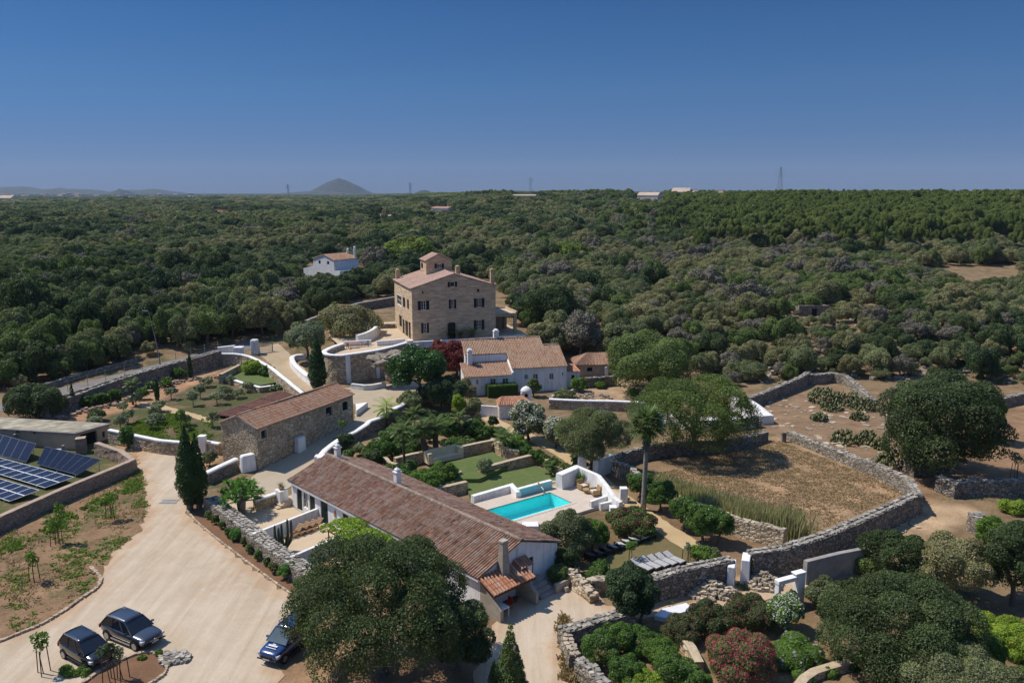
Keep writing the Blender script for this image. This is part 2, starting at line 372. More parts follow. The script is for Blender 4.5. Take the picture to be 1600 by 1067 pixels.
simple('water_pipe', (.5, .5, .48), None, 4, .4)
simple('far_white', (.66, .64, .61), (.55, .53, .5), .05, .9)
simple('far_tan', (.48, .38, .29), (.40, .31, .23), .05, .9)
simple('far_roof', (.34, .20, .14), None, .05, .9)
simple('sheet_white', (.70, .69, .71), (.62, .61, .63), .7, .8)
simple('cactus', (.065, .085, .045), (.04, .055, .03), 5, .7)
leaf('olive', (.066, .082, .040), (.108, .118, .066), .9, .2)
leaf('holm', (.031, .047, .019), (.047, .064, .027), .9, .2)
leaf('holm_dark', (.022, .040, .018), (.034, .054, .024), .9, .18)
leaf('lentisc', (.050, .078, .025), (.085, .108, .038), .9, .22)
leaf('dry_olive', (.100, .104, .056), (.14, .13, .075), .9, .2)
leaf('twig', (.155, .14, .10), (.20, .18, .13), .8, .05)
leaf('pine', (.060, .082, .022), (.092, .112, .028), .9, .22)
leaf('bright_pine', (.072, .098, .02), (.098, .122, .028), .8, .25)
leaf('cypress', (.016, .038, .012), (.026, .052, .016), .9, .12)
leaf('citrus', (.036, .072, .016), (.055, .095, .023), .9, .25, .4)
leaf('magnolia', (.020, .052, .014), (.030, .066, .018), 1.2, .15, .32)
leaf('lime', (.11, .165, .024), (.15, .20, .03), .8, .3)
leaf('bright', (.056, .10, .02), (.08, .13, .028), .8, .28)
leaf('palm', (.045, .07, .022), (.07, .095, .033), .7, .25, .45)
leaf('yucca', (.045, .105, .022), (.07, .135, .03), .8, .2, .4)
leaf('olive_young', (.085, .105, .068), (.125, .14, .095), .7, .2)
leaf('red_leaf', (.15, .028, .030), (.22, .05, .042), .9, .25)
leaf('oleander', (.05, .085, .03), (.07, .1, .036), .8, .2)
leaf('pear', (.075, .092, .05), (.12, .125, .07), .7, .12, .6)
leaf('grass', (.065, .105, .024), (.10, .125, .035), .8, .25)
leaf('dry_grass', (.30, .21, .12), (.38, .27, .16), .8, .2)
leaf('reed', (.125, .125, .075), (.19, .175, .11), .8, .25)
leaf('lavender', (.10, .105, .13), (.13, .13, .16), .8, .2)
leaf('petal_pink', (.36, .05, .085), (.46, .09, .12), .5, .25)
leaf('petal_magenta', (.30, .025, .10), (.40, .04, .15), .5, .25)
leaf('petal_white', (.62, .60, .58), (.70, .68, .66), .4, .25)
leaf('petal_yellow', (.45, .33, .03), (.5, .4, .05), .4, .25)
# pool water: clear surface with a wavy sheen over a turquoise basin
m = bpy.data.materials.new('water'); m.use_nodes = True; t = m.node_tree; M['water'] = m
t.nodes.remove(t.nodes['Principled BSDF'])
tr = N(t, 'ShaderNodeBsdfTransparent'); tr.inputs[0].default_value = (.68, .99, 1.0, 1)
gl = N(t, 'ShaderNodeBsdfGlossy'); gl.inputs['Roughness'].default_value = .03
bp = N(t, 'ShaderNodeBump'); bp.inputs['Strength'].default_value = .5; bp.inputs['Distance'].default_value = .05
t.links.new(noise(t, pos(t), 4.5, 3, .5, 1), bp.inputs['Height']); t.links.new(bp.outputs[0], gl.inputs['Normal'])
fr = N(t, 'ShaderNodeFresnel'); fr.inputs['IOR'].default_value = 1.33; t.links.new(bp.outputs[0], fr.inputs['Normal'])
mx = N(t, 'ShaderNodeMixShader'); t.links.new(fr.outputs[0], mx.inputs[0]); t.links.new(tr.outputs[0], mx.inputs[1]); t.links.new(gl.outputs[0], mx.inputs[2])
t.links.new(mx.outputs[0], t.nodes['Material Output'].inputs['Surface'])
def mosaic_glints():
    m, t, b = _base('pool_mosaic_glints', .5, .3); v = pos(t)
    a = ramp(t, noise(t, v, 5.0, 3, .6, 1.8), [(.40, (.16, .80, .80)), (.56, (.30, .92, .90)), (.66, (.80, .99, .97))])  # pale flecks paint ripple glints into the basin floor colour
    t.links.new(a, b.inputs['Base Color'])
mosaic_glints()
simple('pool_wall', (.14, .76, .78), (.11, .7, .72), 2, .6)
simple('pool_light_tint', (.30, .56, .58), (.26, .50, .53), 2, .7)
# ---------------------------------------------------------------- terrain
rng = np.random.default_rng(7)
def inpoly(X, Y, poly):
    ins = np.zeros(X.shape, bool); n = len(poly)
    for i in range(n):
        x1, y1 = poly[i][:2]; x2, y2 = poly[(i + 1) % n][:2]
        if y1 == y2: continue
        c = ((y1 > Y) != (y2 > Y)) & (X < (x2 - x1) * (Y - y1) / (y2 - y1) + x1); ins ^= c
    return ins
ax = np.arange(-78, 78.1, 1.0); ox = 78 + np.cumsum(1.0 * 1.11 ** np.arange(1, 66))
xs = np.concatenate([-ox[::-1], ax, ox])
ay = np.arange(34, 172.1, 1.0); oy = 172 + np.cumsum(1.0 * 1.075 ** np.arange(1, 92)); by = 34 - np.cumsum(2 * 1.3 ** np.arange(1, 16))
ys = np.concatenate([by[::-1], ay, oy])
XX, YY = np.meshgrid(xs, ys); ZZ = hh(XX, YY)
nx, ny = len(xs), len(ys)
ZONES = [  # (polygon in photo pixels, albedo, greenness)
    ([(-40, 1090), (-40, 830), (0, 815), (212, 716), (228, 760), (230, 803), (216, 835), (173, 864), (155, 905), (150, 922), (95, 958), (37, 987), (-40, 1015)], (.185, .118, .072), .46),
    ([(-20, 690), (118, 700), (170, 660), (205, 720), (-40, 815)], (.15, .12, .06), .8),
    ([(110, 630), (345, 570), (430, 600), (480, 612), (345, 690), (285, 685), (172, 668), (100, 650)], (.125, .086, .056), .62),
    ([(90, 655), (345, 560), (348, 585), (230, 632), (120, 662)], (.27, .16, .095), .0),
    ([(172, 690), (285, 690), (345, 700), (320, 740), (285, 720), (215, 715)], (.36, .225, .13), .0),
    ([(1010, 745), (1215, 683), (1345, 735), (1425, 765), (1240, 850), (1120, 790)], (.27, .18, .11), .10),
    ([(1150, 640), (1260, 590), (1380, 620), (1420, 700), (1440, 760), (1350, 735), (1215, 680)], (.175, .118, .075), .15),
    ([(1420, 700), (1560, 640), (1650, 600), (1650, 760), (1480, 750), (1440, 790), (1400, 770)], (.19, .12, .072), .08),
    ([(1440, 780), (1540, 800), (1420, 850), (1300, 895), (1200, 905), (1120, 935), (1010, 960), (985, 945), (1000, 915), (1250, 890)], (.33, .235, .15), .05),
    ([(840, 800), (990, 785), (1130, 860), (1110, 880), (930, 915), (880, 880)], (.13, .09, .05), .35),
    ([(940, 730), (1000, 720), (1240, 850), (1120, 885), (1020, 800)], (.155, .10, .06), .3),
    ([(870, 1000), (960, 975), (1090, 950), (1260, 940), (1340, 1067), (1330, 1100), (880, 1100)], (.17, .115, .065), .45),
    ([(520, 720), (650, 630), (760, 640), (830, 700), (880, 745), (700, 730), (600, 720)], (.20, .135, .08), .3),
    ([(890, 600), (1000, 590), (1010, 630), (860, 628)], (.26, .185, .125), .3),
    ([(840, 560), (960, 520), (1010, 560), (900, 600)], (.27, .165, .10), .0),
    ([(460, 940), (470, 1000), (440, 1067), (440, 1120), (700, 1120), (720, 960), (560, 900)], (.22, .14, .085), .2),
]
alb = np.empty((ny, nx, 3)); alb[:] = (.165, .115, .07); grn = np.full((ny, nx), .42)
far = ss((YY - 1100) / 900)[..., None]
for poly, c, g in ZONES:
    w = inpoly(XX, YY, P(*poly)); alb[w] = c; grn[w] = g
k = (slice(40, None),)
for _ in range(1):
    for arr in (alb, grn):
        arr[1:-1, 1:-1] = (arr[1:-1, 1:-1] * 2 + arr[:-2, 1:-1] + arr[2:, 1:-1] + arr[1:-1, :-2] + arr[1:-1, 2:]) / 6
alb = alb * 1.3 * (1 - far) + np.array((.022, .034, .016)) * far
grn = grn * (1 - far[..., 0])
V = np.stack([XX, YY, ZZ], -1).reshape(-1, 3)
idx = np.arange(nx * ny).reshape(ny, nx)
q = np.stack([idx[:-1, :-1], idx[:-1, 1:], idx[1:, 1:], idx[1:, :-1]], -1).reshape(-1, 4)
# pool, sunken: leave the basin's cells out
POOLC = [G(738, 800, .25), G(794, 818, .25), G(898, 785.5, .25), G(861, 767, .25)]
cxy = V[q].mean(1); pc_ = np.array(POOLC).mean(0); grow = [tuple(pc_ + (np.array(p) - pc_) * 1.18) for p in POOLC]
q = q[~inpoly(cxy[:, 0], cxy[:, 1], grow)]
m, t, b = _base('soil', .97, .1); v = pos(t)
a = attr(t, 'soil').outputs['Color']; g = attr(t, 'green').outputs['Fac']
v1 = ramp(t, noise(t, v, .35, 8, .68), [(.3, (.62, .60, .58)), (.7, (1.32, 1.3, 1.25))])
v2 = ramp(t, noise(t, v, 5, 6, .7), [(.3, (.72, .7, .68)), (.7, (1.25, 1.25, 1.22))])
col = mix(t, 1.0, mix(t, 1.0, a, v1, 'MULTIPLY'), v2, 'MULTIPLY')
ng = math_(t, 'ADD', noise(t, v, .22, 6, .7), math_(t, 'MULTIPLY', noise(t, v, 3.5, 4), .25))
gm = math_(t, 'MULTIPLY', math_(t, 'SUBTRACT', math_(t, 'ADD', ng, math_(t, 'MULTIPLY', g, .55)), .88), 7)
gm = math_(t, 'MINIMUM', math_(t, 'MAXIMUM', gm, 0), .85)
col = mix(t, gm, col, ramp(t, noise(t, v, 6, 4), [(.35, (.045, .065, .02)), (.65, (.085, .095, .035))]))
t.links.new(col, b.inputs['Base Color']); bump(t, b, noise(t, v, 9, 8, .7), .6, .08)
ter = mesh_np('ground', V, q, M['soil'], smooth=True)
at = ter.data.attributes.new('soil', 'FLOAT_COLOR', 'POINT')
at.data.foreach_set('color', np.concatenate([alb.reshape(-1, 3), np.ones((nx * ny, 1))], 1).astype(np.float32).ravel())
at = ter.data.attributes.new('green', 'FLOAT', 'POINT'); at.data.foreach_set('value', grn.ravel().astype(np.float32))
tag(ter, kind='structure')
# ---------------------------------------------------------------- draped sheets
def jitter(pts, step=.6, amp=.12, seed=1):
    r = random.Random(seed); out = []
    for i in range(len(pts)):
        a, b = Vector(pts[i][:2]), Vector(pts[(i + 1) % len(pts)][:2]); n = max(1, int((b - a).length / step))
        for k in range(n):
            p = a.lerp(b, k / n); out.append((p.x + r.uniform(-amp, amp), p.y + r.uniform(-amp, amp)))
    return out
def smooth_poly(pts, it=2, closed=True):
    pts = [tuple(p[:2]) for p in pts]
    for _ in range(it):
        o = []; n = len(pts)
        if not closed: o.append(pts[0])
        for i in range(n if closed else n - 1):
            a, b = pts[i], pts[(i + 1) % n]
            o += [(a[0] * .75 + b[0] * .25, a[1] * .75 + b[1] * .25), (a[0] * .25 + b[0] * .75, a[1] * .25 + b[1] * .75)]
        if not closed: o.append(pts[-1])
        pts = o
    return pts
def sheet(name, pts, mat, dz=.02, z=None, amp=.12, step=.6, grid=1.0, kind='structure', skirt=0, seed=1):
    pts = jitter(pts, step, amp, seed) if amp else [tuple(p[:2]) for p in pts]
    n = len(pts); vs = [Vector(p) for p in pts]
    if z is None:
        x0, x1 = min(p[0] for p in pts), max(p[0] for p in pts); y0, y1 = min(p[1] for p in pts), max(p[1] for p in pts)
        gx, gy = np.meshgrid(np.arange(x0, x1, grid) + .01, np.arange(y0, y1, grid) + .01); w = inpoly(gx, gy, pts)
        vs += [Vector((a, b)) for a, b in zip(gx[w], gy[w])]
    r = delaunay_2d_cdt(vs, [], [list(range(n))], 1, 1e-4)
    co = [(p.x, p.y, (h(p.x, p.y) + dz) if z is None else z) for p in r[0]]
    me = bpy.data.meshes.new(name); fs = [tuple(f) for f in r[2]]
    if skirt:
        m_ = len(co); co += [(p[0], p[1], z - skirt) for p in pts]; co += [(p[0], p[1], z - .002) for p in pts]
        fs += [(m_ + n + i, m_ + n + (i + 1) % n, m_ + (i + 1) % n, m_ + i) for i in range(n)]
    me.from_pydata(co, [], fs); me.materials.append(M[mat]); me.update()
    bm = bmesh.new(); bm.from_mesh(me)
    for f in bm.faces:
        if f.normal.z < 0: f.normal_flip()
    bm.to_mesh(me); bm.free()
    pa, pb = np.array(pts), np.roll(np.array(pts), -1, 0); cc = np.array([v_.co[:2] for v_ in me.vertices]); dm = np.full(len(cc), 9.0)
    for a_, b_ in zip(pa, pb):
        e_ = b_ - a_; tt = np.clip(((cc - a_) @ e_) / max(1e-9, e_ @ e_), 0, 1); dm = np.minimum(dm, np.linalg.norm(cc - a_ - tt[:, None] * e_, axis=1))
    me.attributes.new('edge', 'FLOAT', 'POINT').data.foreach_set('value', np.clip(dm / 3.2, 0, 1).astype(np.float32))
    o = link(bpy.data.objects.new(name, me)); tag(o, kind=kind)
    return o
def ribbon(name, line, w, mat, dz=.03, amp=.1, seed=2):
    line = smooth_poly(line, 2, False); L, Rr = [], []
    for i, p in enumerate(line):
        a, b = line[max(i - 1, 0)], line[min(i + 1, len(line) - 1)]; d = Vector((b[0] - a[0], b[1] - a[1])).normalized()
        ww = w[0] + (w[1] - w[0]) * i / (len(line) - 1) if isinstance(w, tuple) else w
        L.append((p[0] - d.y * ww / 2, p[1] + d.x * ww / 2)); Rr.append((p[0] + d.y * ww / 2, p[1] - d.x * ww / 2))
    return sheet(name, L + Rr[::-1], mat, dz, amp=amp, seed=seed)
ribbon('asphalt_road', P((-150, 668), (0, 638), (100, 612), (220, 580), (345, 551), (400, 535)), 4.6, 'asphalt', .03)
DRIVE = P((-60, 1100), (-60, 1022), (37, 987), (95, 958), (150, 922), (155, 905), (173, 866), (216, 835), (231, 803), (228, 760), (216, 730), (213, 706), (285, 704),
          (300, 730), (304, 770), (291, 797), (305, 816), (358, 858), (415, 902), (470, 940), (480, 985), (440, 1040), (440, 1100))
sheet('gravel_driveway', DRIVE, 'gravel', .03, amp=.28, step=.45)
sheet('gravel_lane', P((384, 752), (412, 731), (470, 703), (555, 655), (556, 632), (500, 616), (490, 606), (548, 606), (610, 600), (668, 600), (664, 614), (618, 643), (581, 667), (545, 684), (524, 700), (508, 722), (470, 740), (455, 760), (430, 775), (400, 770)), 'gravel_grey', .03, amp=.12)
ribbon('ramp', P((415, 541), (432, 556), (452, 575), (478, 598), (500, 612)), (4.6, 3.6), 'ramp', .05)
sheet('yard', P((752, 1010), (772, 975), (790, 950), (860, 900), (885, 893), (950, 945), (975, 950), (1110, 940), (1215, 910), (1300, 890), (1300, 905), (1215, 935), (1090, 952), (1000, 965), (880, 990), (872, 1010), (895, 1067), (900, 1120), (720, 1120), (740, 1067)), 'gravel', .03, amp=.2)
ribbon('garden_path', P((752, 640), (765, 655), (800, 672), (850, 692), (900, 722), (925, 740), (960, 770), (1010, 806), (1060, 840), (1100, 866), (1132, 880)), 2.0, 'sand_path', .04)
sheet('planting_bed', P((303, 790), (293, 797), (305, 813), (358, 855), (415, 899), (466, 936), (500, 925), (440, 870), (330, 780)), 'bed', .035, amp=.05)
sheet('lounger_lawn', P((905, 905), (930, 862), (1010, 830), (1030, 838), (1100, 874), (1110, 880), (1020, 900), (945, 915)), 'dry_lawn', .03)
sheet('olive_path', P((222, 628), (250, 632), (300, 645), (330, 655), (328, 661), (290, 650), (245, 640), (215, 635)), 'sand_path', .03)
sheet('garden_track', P((1040, 975), (1060, 985), (1085, 1010), (1090, 1035), (1075, 1030), (1050, 1000)), 'sand_path', .03)
# kerbs of rough stone, one thing per run
def kerb(line, label, w=.28, hgt=.16, seed=3, group='stone kerbs'):
    r = random.Random(seed); mb = MB(); pts = smooth_poly(line, 2, False)
    for i in range(len(pts) - 1):
        a, b = Vector(pts[i]), Vector(pts[i + 1]); L = (b - a).length; n = max(1, round(L / .55))
        ang = math.atan2(b.y - a.y, b.x - a.x)
        for k in range(n):
            p = a.lerp(b, (k + .5) / n); mb.rock((p.x, p.y, h(p.x, p.y) + hgt / 2), L / n * 1.08, w * r.uniform(.8, 1.2), hgt * 1.5, r, ang, r.random())
    return solo(mb, 'stone_kerb', M['kerb'], (*pts[0], 0), label, 'kerb', group)
kerb(P((141, 887), (153, 897), (159, 908), (155, 916), (146, 924)), 'short curved stone kerb at the tip of the dry grass plot')
kerb(P((150, 921), (127, 936), (95, 959), (65, 977), (37, 988), (0, 1003), (-60, 1024)), 'long low stone kerb edging the dry grass plot beside the two parked cars')
kerb(P((302, 788), (291, 797), (300, 809), (325, 832), (358, 857), (415, 901), (468, 938)), 'thin stone kerb between the gravel parking and the shrub bed', .2, .14)
ISL = P((128, 1070), (160, 1046), (205, 1025), (232, 1019), (252, 1026), (263, 1044), (254, 1058), (230, 1072))
sheet('island_bed', ISL + P((200, 1100), (120, 1100)), 'bed', .045, amp=.02)
kerb(ISL, 'curved stone kerb around the planted island in front of the parked cars', .22)
# ---------------------------------------------------------------- building helpers
def roof_tiles(mb, e0, e1, r1, r0, w=.23, L=.42, rng=None, wav=.03):
    """barrel tiles on the quad eave e0->e1, ridge r0->r1"""
    rng = rng or random.Random(5)
    e0, e1, r1, r0 = map(Vector, (e0, e1, r1, r0))
    nrm = (e1 - e0).cross(r0 - e0).normalized()
    if nrm.z < 0: nrm = -nrm
    nc = max(2, round((e1 - e0).length / w)); nr = max(2, round((r0 - e0).length / L))
    pt = lambda u, v: (e0.lerp(e1, u)).lerp(r0.lerp(r1, u), v)
    ph = [rng.uniform(0, 6) for _ in range(6)]
    sag = lambda u, v: wav * (math.sin(u * 7 + ph[0]) + math.sin(v * 5 + ph[1] + u * 3) * .6 + math.sin(u * 19 + ph[2]) * .35)
    for i in range(nc):
        cb = rng.gauss(0, .07); du = rng.uniform(-.1, .1) / nc
        for j in range(nr):
            v0, v1 = j / nr, (j + 1.12) / nr; v1 = min(v1, 1.0)
            u0, u1 = i / nc, (i + 1) / nc
            t = min(.999, max(0, rng.betavariate(4, 4) + cb * 1.2))
            if rng.random() < .03: t = rng.random()
            ax_ = (pt(u1, v0) - pt(u0, v0)); wd = ax_.length; ax_ = ax_ / max(wd, 1e-6); tl = rng.uniform(-.012, .012)
            for (v, lift, sc) in ((v0, .02 + tl * .5, .35), (v1, .012, .29)):
                c = pt((u0 + u1) / 2 + du, v) + nrm * (lift + sag(u0, v)); r_ = wd * sc
                for k in range(5):
                    a = math.pi * k / 4; mb.v.append(tuple(c - ax_ * (math.cos(a) * r_) + nrm * (math.sin(a) * r_ * 1.15)))
            b = len(mb.v) - 10
            for k in range(4): mb.f.append((b + k, b + k + 1, b + 6 + k, b + 5 + k)); mb.t.append(t)
            mb.f.append((b + 4, b + 3, b + 2, b + 1, b)); mb.t.append(t * .8)
        # pan course underneath
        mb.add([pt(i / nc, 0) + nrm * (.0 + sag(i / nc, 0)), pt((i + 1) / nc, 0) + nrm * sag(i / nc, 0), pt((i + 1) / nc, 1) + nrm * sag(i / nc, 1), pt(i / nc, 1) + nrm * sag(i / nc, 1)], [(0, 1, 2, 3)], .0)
    return mb
def ridge_cap(mb, a, b, r=.16, n=None):
    a, b = Vector(a), Vector(b); n = n or max(2, round((b - a).length / .42)); rg = random.Random(3)
    for k in range(n):
        p, q = a.lerp(b, k / n), a.lerp(b, (k + 1.05) / n); d = (q - p).normalized(); s = d.cross(Vector((0, 0, 1))).normalized(); vs = []
        for o, rr in ((p, r), (q, r * .85)):
            for i in range(6): an = math.pi * i / 5; vs.append(o + s * math.cos(an) * rr + Vector((0, 0, math.sin(an) * rr)))
        mb.add(vs, [(i, i + 1, i + 7, i + 6) for i in range(5)] + [(5, 4, 3, 2, 1, 0)], rg.random())
class Wall:
    """vertical wall plane in a thing's local frame: from a to b (x,y), outward normal on the right of a->b"""
    def __init__(s, a, b): s.a, s.b = Vector(a), Vector(b); s.d = (s.b - s.a); s.L = s.d.length; s.d /= s.L; s.n = Vector((s.d.y, -s.d.x))
    def p(s, u, z, o=0.0): q = s.a + s.d * u + s.n * o; return (q.x, q.y, z)
    def uz(s, th, px, py):            # photo pixel on this wall -> (u, z) in the local frame
        mi = Matrix.Translation(th.location) @ Matrix.Rotation(th.rotation_euler.z, 4, 'Z'); mi = mi.inverted()
        o = mi @ Vector((0, 0, H)); u_, v_ = (px - 800) / F, (py - 533.5) / F
        d = mi.to_3x3() @ Vector((u_, cp - sp * v_, -sp - cp * v_))
        den = d.x * s.n.x + d.y * s.n.y; t_ = ((s.a.x - o.x) * s.n.x + (s.a.y - o.y) * s.n.y) / den
        q = o + d * t_; return ((q.x - s.a.x) * s.d.x + (q.y - s.a.y) * s.d.y, q.z)
    def face(s, mb, z0, z1, holes=(), depth=.22, top=None):
        us = sorted({0, s.L, *[x for h_ in holes for x in (h_[0], h_[1])]}); zs = sorted({z0, z1, *[x for h_ in holes for x in (h_[2], h_[3])]})
        for i in range(len(us) - 1):
            for j in range(len(zs) - 1):
                cu, cz = (us[i] + us[i + 1]) / 2, (zs[j] + zs[j + 1]) / 2
                if any(h_[0] < cu < h_[1] and h_[2] < cz < h_[3] for h_ in holes): continue
                mb.add([s.p(us[i], zs[j]), s.p(us[i + 1], zs[j]), s.p(us[i + 1], zs[j + 1]), s.p(us[i], zs[j + 1])], [(0, 1, 2, 3)])
        for u0, u1, a, b in holes:
            for (p, q) in (((u0, a), (u0, b)), ((u0, b), (u1, b)), ((u1, b), (u1, a)), ((u1, a), (u0, a))):
                mb.add([s.p(*p), s.p(*q), s.p(*q, -depth), s.p(*p, -depth)], [(0, 1, 2, 3)])
        if top: mb.add([s.p(0, z1), s.p(s.L, z1)] + [s.p(u, z) for u, z in top], [tuple(range(2 + len(top)))])
def barw(mb, w, u0, u1, z0, z1, o0, o1, t=.5):   # box lying on a wall
    q = [w.p(u0, z0, o0), w.p(u1, z0, o0), w.p(u1, z0, o1), w.p(u0, z0, o1), w.p(u0, z1, o0), w.p(u1, z1, o0), w.p(u1, z1, o1), w.p(u0, z1, o1)]
    mb.add(q, [(3, 2, 1, 0), (4, 5, 6, 7), (0, 1, 5, 4), (1, 2, 6, 5), (2, 3, 7, 6), (3, 0, 4, 7)], t)
def window(w, th, hole, frame='white', shutters=None, sh_mat='dark_shutter', cols=2, rows=3, depth=.16, fw=.06, pane='glass', surround=None, open_=.5):
    u0, u1, z0, z1 = hole; mb = MB(); e = .004
    for (a, b, c, d) in ((u0 + e, u0 + fw, z0 + e, z1 - e), (u1 - fw, u1 - e, z0 + e, z1 - e), (u0 + fw, u1 - fw, z0 + e, z0 + fw), (u0 + fw, u1 - fw, z1 - fw, z1 - e)): barw(mb, w, a, b, c, d, -depth, -depth + .07)
    for i in range(1, cols): u = u0 + (u1 - u0) * i / cols; barw(mb, w, u - .03, u + .03, z0 + fw, z1 - fw, -depth, -depth + .06)
    for j in range(1, rows): z = z0 + (z1 - z0) * j / rows; barw(mb, w, u0 + fw, u1 - fw, z - .018, z + .018, -depth, -depth + .05)
    o = mb.build('window', M[frame], th)
    pb = MB(); pb.add([w.p(u0, z0, -depth + .01), w.p(u1, z0, -depth + .01), w.p(u1, z1, -depth + .01), w.p(u0, z1, -depth + .01)], [(0, 1, 2, 3)]); pb.build('pane', M[pane], o)
    if surround:
        sb = MB(); s_ = .12
        for (a, b, c, d) in ((u0 - s_, u0 - e, z0 - s_, z1 + s_), (u1 + e, u1 + s_, z0 - s_, z1 + s_), (u0 - e, u1 + e, z1 + e, z1 + s_), (u0 - e, u1 + e, z0 - s_, z0 - e)): barw(sb, w, a, b, c, d, -.02, .025)
        sb.build('surround', M[surround], o)
    if shutters:
        for sd in (0, 1):
            if shutters == 'left' and sd: continue
            sw = (u1 - u0) * open_ * 1.0; a, b = (u0 - sw - .02, u0 - .02) if not sd else (u1 + .02, u1 + sw + .02)
            shb = MB(); barw(shb, w, a, b, z0 - .03, z1 + .03, .012, .05)
            nl = 9
            for k in range(nl):
                z = z0 + (z1 - z0) * (k + .3) / nl; barw(shb, w, a + .05, b - .05, z, z + (z1 - z0) / nl * .45, .05, .066)
            shb.build('shutter', M[sh_mat], o)
    return o
def door(w, th, hole, mat='green_shutter', depth=.12, leaves=2):
    u0, u1, z0, z1 = hole; mb = MB()
    for i in range(leaves):
        a = u0 + (u1 - u0) * i / leaves; b = u0 + (u1 - u0) * (i + 1) / leaves
        barw(mb, w, a + .01, b - .01, z0 + .005, z1 - .005, -depth, -depth + .05)
        for k in range(12):
            z = z0 + (z1 - z0) * (k + .3) / 12; barw(mb, w, a + .09, b - .09, z, z + (z1 - z0) / 26, -depth + .05, -depth + .066)
    return mb.build('door', M[mat], th)
def chimney(th, x, y, z0, z1, s=.6, mat='white', cap=True, parent=None):
    mb = MB(); mb.box(x - s / 2, x + s / 2, y - s / 2, y + s / 2, z0, z1)
    o = mb.build('chimney', M[mat], parent or th, bevel=.03)
    if cap:
        c = MB(); c.box(x - s / 2 - .07, x + s / 2 + .07, y - s / 2 - .07, y + s / 2 + .07, z1 + .003, z1 + .09)
        c.box(x - s * .34, x + s * .34, y - s * .34, y + s * .34, z1 + .093, z1 + .28)
        c.add([(x - s * .45, y - s * .45, z1 + .283), (x + s * .45, y - s * .45, z1 + .283), (x + s * .45, y + s * .45, z1 + .283), (x - s * .45, y + s * .45, z1 + .283), (x, y, z1 + .5)], [(3, 2, 1, 0), (0, 1, 4), (1, 2, 4), (2, 3, 4), (3, 0, 4)])
        c.build('chimney_cap', M[mat], o)
    return o
def local(th, p):
    return (Matrix.Translation(th.location) @ Matrix.Rotation(th.rotation_euler.z, 4, 'Z')).inverted() @ Vector((p[0], p[1], p[2] if len(p) > 2 else th.location.z))
# ================================================================ long white house (courtyards)
Cc, Aa, Bb = G(457, 791), G(751, 956), G(867, 897)
th = LH = thing('long_house', (*Cc, 0), 'long low white house with dark brown tiled roof beside the pool', 'house', rz=math.atan2(Aa[1] - Cc[1], Aa[0] - Cc[0]))
LL, LWd, EV, AP = 27.45, 8.15, 2.75, 4.15
w1 = Wall((0, 0), (LL, 0)); w2 = Wall((LL, 0), (LL, LWd)); w3 = Wall((LL, LWd), (0, LWd)); w4 = Wall((0, LWd), (0, 0))
def hl(w, th, x0, x1, ytop, ybot=None, zt=None, zb=None):
    a = w.uz(th, x0, ytop); b = w.uz(th, x1, ytop); u0, u1 = sorted((a[0], b[0])); return [u0, u1, zb, zt]
H1 = [[0.95, 1.95, .05, 2.15], [2.05, 3.0, .6, 2.1], [3.35, 4.35, .05, 2.15]]
d1 = hl(w1, LH, 502, 515, 815, zb=.05, zt=2.2); d2 = hl(w1, LH, 536, 545, 830, zb=.05, zt=2.1); d3 = hl(w1, LH, 557, 566, 838, zb=.9, zt=1.9)
d1 = [d1[0], d1[0] + 1.25, .05, 2.2]; d2 = [d2[0], d2[0] + 1.0, .05, 2.1]; d3 = [d3[0], d3[0] + .8, .95, 1.95]
wd = [24.9, 25.8, 1.0, 2.2]
holes = [H1[0], H1[1], H1[2], d1, d2, d3, wd]
mb = MB(); w1.face(mb, -.4, EV, holes); 
gdoor = [4.6, 5.45, .95, 2.55]
w2.face(mb, -.4, EV, [gdoor], top=[(LWd / 2, AP)]); w3.face(mb, -.4, EV); w4.face(mb, -.4, EV, top=[(LWd / 2, AP)])
mb.build('wall', M['white'], LH)
for hq in (H1[0], H1[2], d1): door(w1, LH, hq, 'green_shutter')
window(w1, LH, H1[1], 'white', None, cols=2, rows=2); door(w1, LH, d2, 'dark_shutter', leaves=1); window(w1, LH, d3, 'white', None); window(w1, LH, wd, 'dark_shutter', None)
door(w2, LH, gdoor, 'dark_shutter', leaves=1)
mb = MB(); oh = .35; g_ = .18; sl_ = (AP - EV) / (LWd / 2); rgr = random.Random(11)
roof_tiles(mb, (-g_, -oh, EV + .12 - oh * sl_), (LL + g_, -oh, EV + .12 - oh * sl_), (LL + g_, LWd / 2, AP + .12), (-g_, LWd / 2, AP + .12), .25, .42, rgr, .035)
roof_tiles(mb, (LL + g_, LWd + oh, EV + .12 - oh * sl_), (-g_, LWd + oh, EV + .12 - oh * sl_), (-g_, LWd / 2, AP + .12), (LL + g_, LWd / 2, AP + .12), .25, .42, rgr, .035)
rf = mb.build('roof', M['tile_long'], LH)
mb = MB(); ridge_cap(mb, (-g_, LWd / 2, AP + .17), (LL + g_, LWd / 2, AP + .17), .19); mb.build('ridge_course', M['ridge'], rf)
mb = MB(); barw(mb, w1, -.1, LL + .1, EV - .28, EV - .06, .003, .3); mb.build('cornice', M['white'], LH)
for px, py, zt in ((528, 722, 1.05), (621, 752, 1.15)):
    x_ = LH_u = w1.uz(LH, px, py)[0]
    # chimney stands on the ridge line
    ww = Wall((0, LWd / 2 + .4), (LL, LWd / 2 + .4)); u_, z_ = ww.uz(LH, px, py); chimney(LH, u_, LWd / 2 + .4, AP - .3, AP + zt, .5, 'white', True, rf)
